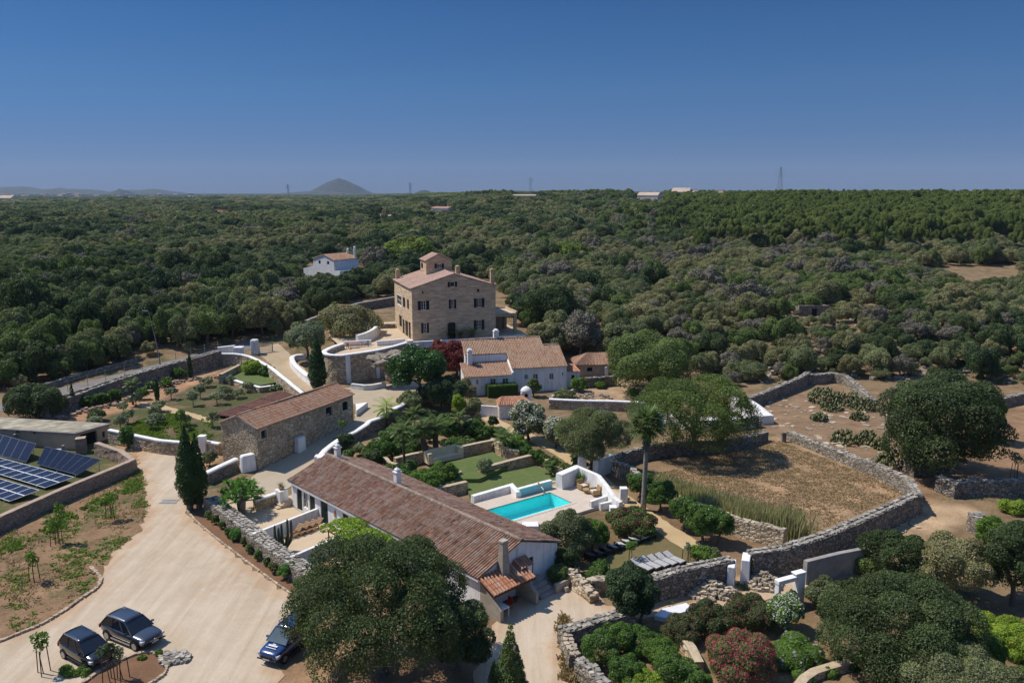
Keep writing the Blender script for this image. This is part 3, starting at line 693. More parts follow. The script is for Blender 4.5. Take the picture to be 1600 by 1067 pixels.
# red lantern-like ornament by the door
u_, z_ = w1.uz(LH, 524, 803); mb = MB(); 
mb.add([w1.p(u_ - .22, z_ - .25, .03), w1.p(u_ + .22, z_ - .25, .03), w1.p(u_ + .08, z_ + .35, .03), w1.p(u_ - .08, z_ + .35, .03), w1.p(u_ - .18, z_ - .22, .08), w1.p(u_ + .18, z_ - .22, .08), w1.p(u_ + .05, z_ + .32, .08), w1.p(u_ - .05, z_ + .32, .08)],
       [(4, 5, 6, 7), (0, 1, 5, 4), (1, 2, 6, 5), (2, 3, 7, 6), (3, 0, 4, 7)]); mb.build('wall_ornament', M['terracotta'], LH)
# stone oven chimney and porch on the gable end
def lp(px, py, z=0): return local(LH, (*G(px, py, z), 0))
mb = MB(); cx, cy = LL + .38, 1.95
mb.prism([(cx - .34, cy - .38), (cx + .34, cy - .38), (cx + .34, cy + .38), (cx - .34, cy + .38)], 2.2, 4.9, taper=.35)
mb.prism([(cx - .26, cy - .3), (cx + .26, cy - .3), (cx + .26, cy + .3), (cx - .26, cy + .3)], 4.903, 5.1)
mb.build('stone_chimney', M['mortar'], LH, bevel=.04)
PD = 2.15
mb = MB()   # porch cheeks: side walls whose outer end slopes inwards
for y0, y1 in ((-.02, .28), (3.55, 3.85)):
    q = [(LL + .003, -.2), (LL + PD, -.2), (LL + PD, .9), (LL + PD * .45, 1.75), (LL + .003, 2.35)]
    mb.add([(x, y0, z) for x, z in q] + [(x, y1, z) for x, z in q], [(0, 1, 2, 3, 4), (9, 8, 7, 6, 5)] + [(i, 5 + i, 5 + (i + 1) % 5, (i + 1) % 5) for i in range(5)])
mb.build('porch_wall', M['mortar'], LH)
mb = MB(); mb.box(LL + .003, LL + .95, 3.853, 4.35, -.2, 2.55); mb.build('porch_pier', M['white'], LH)
mb = MB(); roof_tiles(mb, (LL + 1.75, -.25, 2.0), (LL + 1.75, 3.95, 2.0), (LL + .02, 3.95, 2.75), (LL + .02, -.25, 2.75), .3, .45, random.Random(2), .01)
roof_tiles(mb, (LL + .95, 3.2, 2.52), (LL + .95, 4.6, 2.52), (LL + .02, 4.6, 2.95), (LL + .02, 3.2, 2.95), .3, .45, random.Random(4), .01)
pr = mb.build('porch_roof', M['tile_new'], LH)
mb = MB(); mb.bar((LL + 1.7, -.2, 1.9), (LL + 1.7, 3.9, 1.9), .14, .14); mb.build('porch_beam', M['wood_dark'], LH)
mb = MB()
for i in range(4): mb.box(LL + .003, LL + 1.9 - i * .38, 4.36, 5.9, -.1 + .0, .24 * (i + 1) - .0) if i == 0 else mb.box(LL + .003, LL + 1.9 - i * .38, 4.36, 5.9, .24 * i + .003, .24 * (i + 1))
mb.build('steps', M['concrete'], LH)
mb = MB(); mb.box(LL + .9, LL + 1.9, .45, 1.1, .72, .8); 
for x_, y_ in ((.95, .5), (1.85, .5), (.95, 1.05), (1.85, 1.05)): mb.box(LL + x_ - .03, LL + x_ + .03, y_ - .03, y_ + .03, 0, .717)
tb = thing('outdoor_table', (0, 0, 0), 'white table standing inside the small tiled porch', 'table'); tb.location = LH.location; tb.rotation_euler = LH.rotation_euler
mb.build('table', M['white'], tb)
def at_lh(name, x, y, label, cat, group=None, rz=0):
    p = Matrix.Rotation(LH.rotation_euler.z, 4, 'Z') @ Vector((x, y, 0)); return thing(name, (LH.location.x + p.x, LH.location.y + p.y, h(LH.location.x + p.x, LH.location.y + p.y)), label, cat, group, LH.rotation_euler.z + rz)
ch = at_lh('plastic_chair', LL + 1.1, 1.7, 'red plastic chair in the shade of the tiled porch', 'chair')
mb = MB(); mb.box(-.24, .24, -.24, .24, .42, .46); mb.build('seat', M['red_plastic'], ch)
mb = MB(); mb.box(-.24, .24, .24, .28, .42, .9); mb.build('backrest', M['red_plastic'], ch)
for x_, y_ in ((-.2, -.2), (.2, -.2), (-.2, .22), (.2, .22)): mb = MB(); mb.tube([(x_, y_, 0), (x_, y_, .42)], .025, 6); mb.build('leg', M['red_plastic'], ch)
# ================================================================ barn
e1, e2 = G(400, 667, 4.95), G(551, 614, 4.95)
br = math.atan2(e2[1] - e1[1], e2[0] - e1[0]); BL = math.hypot(e2[0] - e1[0], e2[1] - e1[1])
BARN = thing('stone_barn', (*e1, 0), 'long tan rubble stone barn with orange tiled roof', 'barn', rz=br)
BWd = 5.3; BE = 4.75; BA = 5.85
w1 = Wall((0, 0), (BL, 0)); w2 = Wall((BL, 0), (BL, BWd)); w3 = Wall((BL, BWd), (0, BWd)); w4 = Wall((0, BWd), (0, 0))
bw = []
for x0, x1, y0, y1 in ((408, 416.5, 672, 686), (509, 519.5, 635, 651.5), (535, 543.5, 627, 642)):
    a = w1.uz(BARN, x0, y1); b = w1.uz(BARN, x1, y0); bw.append([a[0] + .02, b[0] - .02, a[1] - .05, b[1] + .12])
mb = MB(); w1.face(mb, -.3, BE, bw, .3); w2.face(mb, -.3, BE, top=[(BWd / 2, BA)]); w3.face(mb, -.3, BE); w4.face(mb, -.3, BE, top=[(BWd / 2, BA)])
mb.build('wall', M['tan'], BARN)
for i, q in enumerate(bw): window(w1, BARN, q, 'dark' if i == 2 else 'concrete', None, cols=1 if i == 2 else 1, rows=1, depth=.25, pane='dark' if i == 2 else 'glass', surround='frame_stone')
mb = MB(); rg = random.Random(21); s_ = (BA - BE) / (BWd / 2)
roof_tiles(mb, (-.15, -.25, BE + .08 - .25 * s_), (BL + .15, -.25, BE + .08 - .25 * s_), (BL + .15, BWd / 2, BA + .08), (-.15, BWd / 2, BA + .08), .25, .42, rg, .03)
roof_tiles(mb, (BL + .15, BWd + .25, BE + .08 - .25 * s_), (-.15, BWd + .25, BE + .08 - .25 * s_), (-.15, BWd / 2, BA + .08), (BL + .15, BWd / 2, BA + .08), .25, .42, rg, .03)
rf = mb.build('roof', M['tile_barn'], BARN)
mb = MB(); ridge_cap(mb, (-.15, BWd / 2, BA + .12), (BL + .15, BWd / 2, BA + .12)); mb.build('ridge_course', M['tile_barn'], rf)
mb = MB()
for u in (0,):
    mb.add([(-.16, 0, BE - .05), (-.16, BWd / 2, BA - .05), (-.16, BWd, BE - .05), (-.16, BWd, BE + .12), (-.16, BWd / 2, BA + .12), (-.16, 0, BE + .12),
            (.1, 0, BE - .05), (.1, BWd / 2, BA - .05), (.1, BWd, BE - .05), (.1, BWd, BE + .12), (.1, BWd / 2, BA + .12), (.1, 0, BE + .12)],
           [(0, 5, 4, 1), (1, 4, 3, 2), (0, 1, 7, 6), (1, 2, 8, 7), (5, 11, 10, 4), (4, 10, 9, 3), (0, 6, 11, 5)])
mb.build('verge', M['concrete'], BARN)
u_, _ = w1.uz(BARN, 466, 706); gz = .85
mb = MB(); mb.prism([(u_ - .65, -.7), (u_ + .65, -.7), (u_ + .65, -.003), (u_ - .65, -.003)], gz - .6, gz + 1.25, taper=.12); mb.build('buttress', M['white'], BARN, bevel=.06)
# ================================================================ mansion
TZ = 4.8
mo = G(645, 533, TZ)
MAN = thing('mansion', (*mo, TZ), 'tall three storey sandstone mansion with dark shutters and a rooftop tower', 'house', rz=R(19.2))
ML, MD, ME, MA = 15.0, 15.4, 9.0, 11.25
f1 = Wall((0, 0), (ML, 0)); f2 = Wall((ML, 0), (ML, MD)); f3 = Wall((ML, MD), (0, MD)); f4 = Wall((0, MD), (0, 0))
def pxhole(w, th, x0, x1, y0, y1):
    a = w.uz(th, x0, (y0 + y1) / 2); b = w.uz(th, x1, (y0 + y1) / 2); c = w.uz(th, (x0 + x1) / 2, y0); d = w.uz(th, (x0 + x1) / 2, y1)
    return [min(a[0], b[0]), max(a[0], b[0]), d[1], c[1]]
Z1 = lambda X, Y: (600 + X / 6.468, 380 + Y / 6.468)
def zh(w, x0, x1, y0, y1): a = Z1(x0, y0); b = Z1(x1, y1); return pxhole(w, MAN, a[0], b[0], a[1], b[1])
fw = [zh(f1, 374, 424, 585, 672), zh(f1, 676, 708, 570, 660), zh(f1, 938, 984, 560, 646), zh(f1, 398, 432, 808, 906), zh(f1, 938, 984, 778, 872)]
at_ = zh(f1, 668, 714, 392, 440); dr = zh(f1, 642, 724, 800, 940); dr[2] = .05
v1_, v2_ = zh(f1, 384, 402, 486, 512), zh(f1, 940, 966, 462, 494)
mb = MB(); f1.face(mb, -.6, ME, fw + [dr, v1_, v2_], .25)
# gable with attic window above the eave line: build from strips
def gable(mb, w, z1, apx, apz, hole=None):
    L = w.L; zt = lambda u: z1 + (apz - z1) * (u / apx if u <= apx else (L - u) / (L - apx))
    us = sorted({0, L, apx, *(hole[:2] if hole else ())})
    for a, b in zip(us, us[1:]):
        if hole and hole[0] <= a and b <= hole[1]:
            mb.add([w.p(a, z1), w.p(b, z1), w.p(b, hole[2]), w.p(a, hole[2])], [(0, 1, 2, 3)]); mb.add([w.p(a, hole[3]), w.p(b, hole[3]), w.p(b, zt(b)), w.p(a, zt(a))], [(0, 1, 2, 3)])
        else: mb.add([w.p(a, z1), w.p(b, z1), w.p(b, zt(b)), w.p(a, zt(a))], [(0, 1, 2, 3)])
    if hole:
        u0, u1, a, b = hole
        for (p, q) in (((u0, a), (u0, b)), ((u0, b), (u1, b)), ((u1, b), (u1, a)), ((u1, a), (u0, a))): mb.add([w.p(*p), w.p(*q), w.p(*q, -.25), w.p(*p, -.25)], [(0, 1, 2, 3)])
at_[2] = max(at_[2], ME + .12)
gable(mb, f1, ME, ML / 2, MA, at_)
lw = [zh(f4, 133, 176, 530, 625), zh(f4, 190, 215, 552, 648), zh(f4, 233, 252, 570, 665)]
ld = [zh(f4, 155, 180, 730, 835), zh(f4, 188, 208, 770, 915), zh(f4, 216, 244, 785, 945), zh(f4, 250, 270, 800, 975)]
for q in ld[1:]: q[2] = .05
ld[0][2] = .9
f4.face(mb, -.6, ME, lw + ld, .25); f2.face(mb, -.6, ME); f3.face(mb, -.6, ME); gable(mb, f3, ME, ML / 2, MA)
mb.build('wall', M['ashlar'], MAN)
for q in fw: window(f1, MAN, q, 'white', True, cols=2, rows=3, open_=.62)
window(f1, MAN, at_, 'white', True, cols=1, rows=1, open_=.5)
for q in (v1_, v2_): window(f1, MAN, q, 'ashlar_plain', None, cols=1, rows=1, pane='dark', fw=.05)
door(f1, MAN, dr, 'dark_shutter')
mb = MB(); u0, u1, z0, z1 = dr; n_ = 8; vs = []
for k in range(n_ + 1):
    a = math.pi * k / n_
    for rr in ((u1 - u0) / 2 + .0, (u1 - u0) / 2 + .28): vs.append(f1.p((u0 + u1) / 2 - math.cos(a) * rr, z1 - .35 + math.sin(a) * rr * .55, .03))
mb.add(vs, [(2 * k, 2 * k + 1, 2 * k + 3, 2 * k + 2) for k in range(n_)]); barw(mb, f1, u0 - .28, u0 - .003, .05, z1 - .35, -.01, .03); barw(mb, f1, u1 + .003, u1 + .28, .05, z1 - .35, -.01, .03)
mb.build('door_surround', M['ashlar_plain'], MAN)
window(f4, MAN, lw[0], 'white', None, cols=2, rows=2, surround='white')
for q in lw[1:]: door(f4, MAN, q, 'dark_shutter', leaves=1)
for q in ld: door(f4, MAN, q, 'dark_shutter', leaves=2)
mb = MB(); s_ = (MA - ME) / (ML / 2); oh = .3
rg = random.Random(31)
roof_tiles(mb, (-oh, MD + .1, ME + .06 - oh * s_), (-oh, -.12, ME + .06 - oh * s_), (ML / 2, -.12, MA + .06), (ML / 2, MD + .1, MA + .06), .3, .5, rg, .02)
roof_tiles(mb, (ML + oh, -.12, ME + .06 - oh * s_), (ML + oh, MD + .1, ME + .06 - oh * s_), (ML / 2, MD + .1, MA + .06), (ML / 2, -.12, MA + .06), .3, .5, rg, .02)
rf = mb.build('roof', M['tile_mansion'], MAN)
mb = MB(); ridge_cap(mb, (ML / 2, -.1, MA + .1), (ML / 2, MD, MA + .1), .16); mb.build('ridge_course', M['tile_mansion'], rf)
mb = MB(); barw(mb, f4, 0, MD, ME - .16, ME - .01, .003, .22); mb.build('cornice', M['ashlar_plain'], MAN); mb = MB(); barw(mb, f2, 0, MD, ME - .16, ME - .01, .003, .22); mb.build('cornice', M['ashlar_plain'], MAN)
# tower
TY = 2.0
for _ in range(40):              # where the tower's front corner meets the left roof slope
    wt = Wall((0, TY), (ML, TY)); tu, tz = wt.uz(MAN, *Z1(428, 330)); TY += .5 * (tz - (ME + (MA - ME) * tu / (ML / 2))) / .18 * (-1 if 0 else 1) * .2
print('tower', TY, tu, tz)
tq = Z1(428, 330); tr_, _ = wt.uz(MAN, *Z1(684, 250)); tez = wt.uz(MAN, *Z1(428, 182))[1]; tap = wt.uz(MAN, *Z1(552, 116))[1]
TW = tr_ - tu; TD = 4.6
t1 = Wall((tu, TY), (tu + TW, TY)); t2 = Wall((tu + TW, TY), (tu + TW, TY + TD)); t3 = Wall((tu + TW, TY + TD), (tu, TY + TD)); t4 = Wall((tu, TY + TD), (tu, TY))
tw_ = zh(t1, 536, 580, 208, 252); ts_ = zh(t4, 374, 394, 198, 254)
mb = MB(); t1.face(mb, ME, tez, [tw_]); gable(mb, t1, tez, TW * .48, tap); t2.face(mb, ME, tez); t3.face(mb, ME, tez); gable(mb, t3, tez, TW * .52, tap); t4.face(mb, ME, tez, [ts_])
tower = mb.build('tower', M['ashlar'], MAN)
mb = MB()
roof_tiles(mb, (tu - .22, TY + TD + .15, tez - .02), (tu - .22, TY - .15, tez - .02), (tu + TW * .48, TY - .15, tap + .08), (tu + TW * .48, TY + TD + .15, tap + .08), .3, .5, rg, .01)
roof_tiles(mb, (tu + TW + .22, TY - .15, tez - .02), (tu + TW + .22, TY + TD + .15, tez - .02), (tu + TW * .48, TY + TD + .15, tap + .08), (tu + TW * .48, TY - .15, tap + .08), .3, .5, rg, .01)
mb.build('tower_roof', M['tile_mansion'], tower)
window(t1, MAN, tw_, 'white', True, cols=2, rows=1, open_=.55); door(t4, MAN, ts_, 'dark_shutter', leaves=1)
chimney(MAN, .5, MD - .8, ME, ME + 1.7, .7, 'ashlar_plain'); chimney(MAN, ML - .5, .5, ME - .2, ME + 2.6, .62, 'ashlar_plain'); chimney(MAN, ML / 2 + 1.6, 3.6, MA - .9, MA + .75, .75, 'ashlar_plain')
# portico on the right side
mb = MB(); mb.box(ML + .003, ML + 4.4, 1.2, 7.5, 3.25, 3.75); mb.build('portico_roof', M['ashlar_plain'], MAN)
mb = MB(); mb.box(ML + .003, ML + 4.5, 1.1, 7.6, 3.753, 3.8); mb.box(ML + 4.2, ML + 4.5, 1.1, 7.6, 3.8, 4.1); mb.box(ML + .2, ML + 4.2, 7.3, 7.6, 3.8, 4.1); mb.build('portico_floor', M['court'], MAN)
for y_ in (1.5, 7.1):
    mb = MB(); mb.box(ML + 3.9, ML + 4.4, y_ - .3, y_ + .3, -.3, 3.247); mb.build('pillar', M['ashlar_plain'], MAN, bevel=.03)
mb = MB(); mb.box(ML + .1, ML + 4.1, 7.2, 7.45, -.3, 3.24); mb.build('portico_wall', M['ashlar_plain'], MAN)
# ================================================================ white house
wo = G(735, 617)
WH = thing('white_house', (*wo, 0), 'white farmhouse with stepped tan tiled roofs below the stone mansion', 'house', rz=R(13))
Z2 = lambda X, Y: (700 + X / 5.473, 500 + Y / 5.473)
wf = Wall((0, 0), (16, 0))
uA = wf.uz(WH, *Z2(205, 600))[0]; uB = wf.uz(WH, *Z2(548, 600))[0]; uC = wf.uz(WH, *Z2(1012, 570))[0]; uD = wf.uz(WH, *Z2(1145, 560))[0]
zA = wf.uz(WH, *Z2(350, 470))[1]; zB = wf.uz(WH, *Z2(780, 400))[1]
print('white house', uA, uB, uC, uD, zA, zB)
uA = -.9
MDp = 9.0; RZ = zB + 3.3          # main block: front slope from the eave zB up to the ridge RZ
def wz(x0, x1, y0, y1, w=wf): a = Z2(x0, y0); b = Z2(x1, y1); return pxhole(w, WH, a[0], b[0], a[1], b[1])
mwf = Wall((uB, 0), (uC, 0)); 
mh = [wz(652, 684, 466, 508, mwf), wz(728, 770, 462, 516, mwf), wz(866, 904, 456, 508, mwf), wz(976, 986, 450, 472, mwf)]
mb = MB(); mwf.face(mb, -.5, zB, mh)
uR = uB + (uC - uB) * .46        # where the high roof steps down to the lower right part
hgt = lambda y: zB + (RZ - zB) * y / 6.6
RY, RY2 = 6.6, 4.7
def side(mb, x, y0, ridge, y1, back, flip):
    q = [(x, y0, -.5), (x, y1, -.5), (x, y1, back), (x, ridge, hgt(ridge)), (x, y0, hgt(y0))]; mb.add(q, [tuple(range(5)) if not flip else tuple(range(5))[::-1]])
side(mb, uC, 0, RY2, 7.0, hgt(RY2) - 1.2, False); side(mb, uR + 2.1, RY2, RY, 10.2, hgt(RY) - 1.6, False)
uL = uB - 6.6                   # left gable of the upper block stands behind the annex
side(mb, uL, 3.2, RY, 10.2, hgt(RY) - 1.6, True)
mb.add([(uL, 3.2, -.5), (uB, 3.2, -.5), (uB, 3.2, hgt(3.2)), (uL, 3.2, hgt(3.2))], [(0, 1, 2, 3)])
mb.add([(uB, 0, -.5), (uB, 3.2, -.5), (uB, 3.2, hgt(3.2)), (uB, 0, hgt(0))], [(3, 2, 1, 0)])
mb.add([(uL, 10.2, -.5), (uR + 2.1, 10.2, -.5), (uR + 2.1, 10.2, hgt(RY) - 1.6), (uL, 10.2, hgt(RY) - 1.6)], [(0, 1, 2, 3)])
mb.add([(uR + 2.1, 7, -.5), (uC, 7, -.5), (uC, 7, hgt(RY2) - 1.2), (uR + 2.1, 7, hgt(RY2) - 1.2)], [(0, 1, 2, 3)])
mb.build('wall', M['white'], WH)
for q in mh[:3]: window(mwf, WH, q, 'white', None, cols=2, rows=3)
window(mwf, WH, mh[3], 'dark', None, cols=1, rows=1)
rg = random.Random(41); mb = MB()
def rq(x0, x1, y0, y1, dz=.08): roof_tiles(mb, (x0, y0, hgt(y0) + dz), (x1, y0, hgt(y0) + dz), (x1, y1, hgt(y1) + dz), (x0, y1, hgt(y1) + dz), .25, .42, rg, .02)
rq(uB - .15, uR + 2.15, -.25, 3.2); rq(uL - .12, uR + 2.15, 3.2, RY); rq(uR + 2.15, uC + .15, -.25, RY2)
bz = lambda y, r, d: hgt(r) - d * (y - r)
roof_tiles(mb, (uR + 2.15, 10.4, hgt(RY) - 1.6), (uL - .12, 10.4, hgt(RY) - 1.6), (uL - .12, RY, hgt(RY) + .08), (uR + 2.15, RY, hgt(RY) + .08), .25, .42, rg, .02)
roof_tiles(mb, (uC + .15, 7.2, hgt(RY2) - 1.2), (uR + 2.15, 7.2, hgt(RY2) - 1.2), (uR + 2.15, RY2, hgt(RY2) + .08), (uC + .15, RY2, hgt(RY2) + .08), .25, .42, rg, .02)
rf = mb.build('roof', M['tile_house'], WH)
mb = MB(); ridge_cap(mb, (uL - .1, RY, hgt(RY) + .12), (uR + 2.1, RY, hgt(RY) + .12)); mb.build('ridge_course', M['tile_house'], rf); mb = MB(); ridge_cap(mb, (uR + 2.2, RY2, hgt(RY2) + .12), (uC + .1, RY2, hgt(RY2) + .12)); mb.build('ridge_course', M['tile_house'], rf)
chimney(WH, uL + 5.6, RY + .5, hgt(RY) - .6, hgt(RY) + 1.15, .8, 'white', True, rf)
chimney(WH, uL + .6, 2.75, zA, hgt(3.2) + .75, .7, 'white', True)
# annex in front on the left
aw = Wall((uA, -.6), (uB + .1, -.6)); ah = [wz(240, 262, 508, 552, aw), wz(362, 410, 502, 550, aw), wz(466, 516, 498, 546, aw)]
mb = MB(); aw.face(mb, -.5, zA, ah); AZ = zA + 1.25
Wall((uA, 3.1), (uA, -.6)).face(mb, -.5, zA); mb.add([(uA, -.6, zA), (uA, 3.1, zA), (uA, 3.1, AZ)], [(2, 1, 0)])
mb.add([(uB + .1, -.6, zA), (uB + .1, 3.15, zA), (uB + .1, 3.15, AZ + .5), (uB + .1, -.6, zA + .35), (uB - .15, -.6, zA), (uB - .15, 3.15, zA), (uB - .15, 3.15, AZ + .5), (uB - .15, -.6, zA + .35)], [(0, 1, 2, 3), (7, 6, 5, 4), (3, 2, 6, 7), (0, 3, 7, 4)])
an = mb.build('annex', M['white'], WH)
for q in ah: window(aw, WH, q, 'white', None, cols=2, rows=2)
mb = MB(); roof_tiles(mb, (uA - .2, -.85, zA + .0), (uB - .16, -.85, zA + .0), (uB - .16, 3.15, AZ + .08), (uA - .2, 3.15, AZ + .08), .25, .42, rg, .02); mb.build('annex_roof', M['tile_barn'], an)
# small lean-to on the right
mb = MB(); sw = Wall((uC + .01, 1.2), (uD, 1.2)); sd = wz(1054, 1082, 470, 565, sw); sd[2] = max(.05, sd[2]); sw.face(mb, -.5, 2.6, [sd]); Wall((uD, 1.2), (uD, 4.5)).face(mb, -.5, 2.6)
le = mb.build('lean_to', M['white'], WH); door(sw, WH, sd, 'dark_shutter', leaves=1)
mb = MB(); roof_tiles(mb, (uC + .02, 1.0, 2.65), (uD + .15, 1.0, 2.45), (uD + .15, 4.6, 2.9), (uC + .02, 4.6, 3.1), .25, .42, rg, .01); mb.build('lean_to_roof', M['tile_new'], le)
# ================================================================ walls
def offs(line, w):
    out = []
    for i, p in enumerate(line):
        a, b = line[max(i - 1, 0)], line[min(i + 1, len(line) - 1)]; d = Vector((b[0] - a[0], b[1] - a[1])); d = d.normalized() if d.length else Vector((1, 0)); n = Vector((d.y, -d.x))
        k = 1.0
        if 0 < i < len(line) - 1:
            d1 = Vector((p[0] - a[0], p[1] - a[1])).normalized(); k = 1 / max(.5, abs(d1.dot(d)))
        out.append((Vector(p[:2]), n * k))
    return out
def resample(line, step):
    out = [tuple(line[0][:2])]
    for a, b in zip(line, line[1:]):
        a, b = Vector(a[:2]), Vector(b[:2]); n = max(1, round((b - a).length / step))
        out += [tuple(a.lerp(b, (k + 1) / n)) for k in range(n)]
    return out
def wall(name, line, hgt, w, mat, label, cat='stone wall', group=None, cap=None, top='stone_top', stones=True, batter=.12, rough=.05, seed=1, zb=None, ztop=None, step=.55, cap_h=.22, round_=0, cap_over=.05, sst=.42):
    """dry stone wall along a ground line; cap = material of a plain coping, else loose stones on top"""
    r = random.Random(seed); ln = smooth_poly(line, round_, False) if round_ else [tuple(p[:2]) for p in line]
    ln = resample(ln, step); of = offs(ln, w); m = len(ln); hs = hgt if isinstance(hgt, (list, tuple)) else [hgt, hgt]
    acc = [0]
    for a, b in zip(ln, ln[1:]): acc.append(acc[-1] + math.hypot(b[0] - a[0], b[1] - a[1]))
    def hat(i): return float(np.interp(acc[i] / acc[-1], np.linspace(0, 1, len(hs)), hs))
    base = [(h(*p) if zb is None else zb) for p in ln]; tops = [(base[i] + hat(i) if ztop is None else ztop) for i in range(m)]
    mb = MB(); rows = 5; ring = []
    for i, (p, n) in enumerate(of):
        s = []
        for sd in (-1, 1):
            col = []
            for k in range(rows):
                f = k / (rows - 1); o = (w / 2 + batter * (1 - f)) * sd; j = r.uniform(-rough, rough)
                q = p + n * (o + j); col.append((q.x, q.y, base[i] - .25 + (tops[i] - base[i] + .25) * f + (r.uniform(-rough, rough) * .6 if k == rows - 1 and not cap else 0)))
            s.append(col)
        ring.append(s[0] + s[1][::-1])
    K = 2 * rows; vs = [q for s in ring for q in s]
    fs = [(i * K + k, i * K + k + 1, (i + 1) * K + k + 1, (i + 1) * K + k) for i in range(m - 1) for k in range(K - 1)]
    fs += [tuple(range(K)), tuple(range((m - 1) * K, m * K))[::-1]]
    mb.add(vs, [f[::-1] for f in fs]); mid = ln[m // 2]; loc = (mid[0], mid[1], base[m // 2])
    o = solo(mb, name, M[mat], loc, label, cat, group)
    cb = MB()
    if cap:
        vs = []; cw = w / 2 + cap_over
        for i, (p, n) in enumerate(of):
            for k, (s, z) in enumerate(((-1, 0), (-1, cap_h * .75), (-.6, cap_h), (.6, cap_h), (1, cap_h * .75), (1, 0))):
                q = p + n * (s * cw); vs.append((q.x - loc[0], q.y - loc[1], tops[i] - .02 + z - loc[2]))
        fs = [(i * 6 + k, i * 6 + (k + 1) % 6, (i + 1) * 6 + (k + 1) % 6, (i + 1) * 6 + k) for i in range(m - 1) for k in range(6)] + [tuple(range(6)), tuple(range((m - 1) * 6, m * 6))[::-1]]
        cb.add(vs, [f for f in fs]); cb.build('coping', M[cap], o)
    elif stones:
        nn = max(2, round(w / sst)); L = acc[-1]; k = 0.0
        while k < L:
            i = int(np.searchsorted(acc, k)) - 1; i = max(0, min(m - 2, i)); f = (k - acc[i]) / max(1e-6, acc[i + 1] - acc[i])
            p = of[i][0].lerp(of[i + 1][0], f); n = of[i][1].lerp(of[i + 1][1], f); zt = tops[i] * (1 - f) + tops[i + 1] * f; ang = math.atan2(ln[i + 1][1] - ln[i][1], ln[i + 1][0] - ln[i][0])
            for c in range(nn):
                q = p + n * ((c + .5) / nn - .5) * w * 1.02; sz = sst * r.uniform(.7, 1.25)
                cb.rock((q.x - loc[0] + r.uniform(-.05, .05), q.y - loc[1] + r.uniform(-.05, .05), zt + r.uniform(-.03, .06) - loc[2]), sz, sst * r.uniform(.7, 1.1), r.uniform(.12, .26), r, ang + r.uniform(-.5, .5), r.random())
            k += sst * r.uniform(.85, 1.05)
        cb.build('coping', M[top], o)
    return o
def hwall(name, line, hgt, w, label, cat='white wall', mat='white', cap=None, **k): return wall(name, line, hgt, w, mat, label, cat, None, cap or mat, rough=.0, batter=.02, cap_h=.06, cap_over=.0, **k)
def block(name, px, py, sx, sy, hgt, label, cat, mat='white', rz=0, taper=.03, bev=.05, cap=.0, z=None):
    g = GT(px, py) if z is None else (*G(px, py, z), z); mb = MB(); c, s_ = math.cos(rz), math.sin(rz)
    mb.prism([(x * c - y * s_, x * s_ + y * c) for x, y in ((-sx / 2, -sy / 2), (sx / 2, -sy / 2), (sx / 2, sy / 2), (-sx / 2, sy / 2))], -.2, hgt, taper=taper)
    if cap: mb.prism([(x * c - y * s_, x * s_ + y * c) for x, y in ((-sx / 2 - cap, -sy / 2 - cap), (sx / 2 + cap, -sy / 2 - cap), (sx / 2 + cap, sy / 2 + cap), (-sx / 2 - cap, sy / 2 + cap))], hgt + .003, hgt + .12)
    return tag(mb.build(name, M[mat], None, g, bevel=bev), label, cat)
# solar yard
wall('stone_wall', P((-60, 860), (0, 829), (100, 783), (209, 736), (190, 722), (153, 709)), 1.35, .62, 'pink_wall', 'low pinkish stone wall around the solar panels', stones=False, top='stone_top_pink', cap='stone_top_pink', cap_h=.06, seed=2, cap_over=-.03)
wall('stone_wall', P((120, 707), (136, 705)), 1.7, .9, 'pink_wall', 'short thick stone stub wall at the door of the grey shed', cap='stone_top_pink', cap_h=.06, seed=3)
# shed
sA, sB, sD = G(117, 676, 2.5), G(170, 662, 2.5), G(0, 669, 2.5)
SH = thing('farm_shed', (*sA, 0), 'flat roofed tan farm shed with lichen covered slab roof', 'shed', rz=math.atan2(sA[1] - sD[1], sA[0] - sD[0]))
b_ = local(SH, (*sB, 0)); d_ = local(SH, (*sD, 0)); SW, SX = b_.y, d_.x - 12
s1 = Wall((SX, 0), (0, 0)); s2 = Wall((0, 0), (b_.x, b_.y)); s3 = Wall((b_.x, b_.y), (SX, SW))
oh_ = [1.15, 5.1, .0, 2.1] if s2.L > 7 else [s2.L * .14, s2.L * .62, .0, 2.1]
wh_ = [s2.L * .78, s2.L * .86, 1.0, 1.75]
mb = MB(); s1.face(mb, -.2, 2.3); s2.face(mb, -.2, 2.3, [oh_, wh_], .35); s3.face(mb, -.2, 2.3); Wall((SX, SW), (SX, 0)).face(mb, -.2, 2.3)
mb.build('wall', M['shed_wall'], SH)
mb = MB(); mb.prism([(SX, -.2), (.15, -.2), (b_.x + .2, b_.y + .2), (SX, SW + .2)], 2.303, 2.5); mb.build('roof_slab', M['concrete'], SH)
mb = MB(); rg = random.Random(8); n1, n2 = 22, 5
for i in range(n1):
    for j in range(n2):
        x0, x1 = SX + (0 - SX) * i / n1, SX + (0 - SX) * (i + .97) / n1; y0, y1 = SW * j / n2, SW * (j + .97) / n2; dx = b_.x / SW
        mb.add([(x0 + dx * y0, y0, 2.51 + rg.uniform(0, .03)), (x1 + dx * y0, y0, 2.51 + rg.uniform(0, .03)), (x1 + dx * y1, y1, 2.51 + rg.uniform(0, .03)), (x0 + dx * y1, y1, 2.51 + rg.uniform(0, .03))], [(0, 1, 2, 3)], rg.random())
mb.build('roof_sheet', M['roof_sheet'], SH)
mb = MB(); mb.add([s2.p(oh_[0], 0, -.33), s2.p(oh_[1], 0, -.33), s2.p(oh_[1], 2.1, -.33), s2.p(oh_[0], 2.1, -.33)], [(0, 1, 2, 3)]); mb.build('doorway', M['dark'], SH)
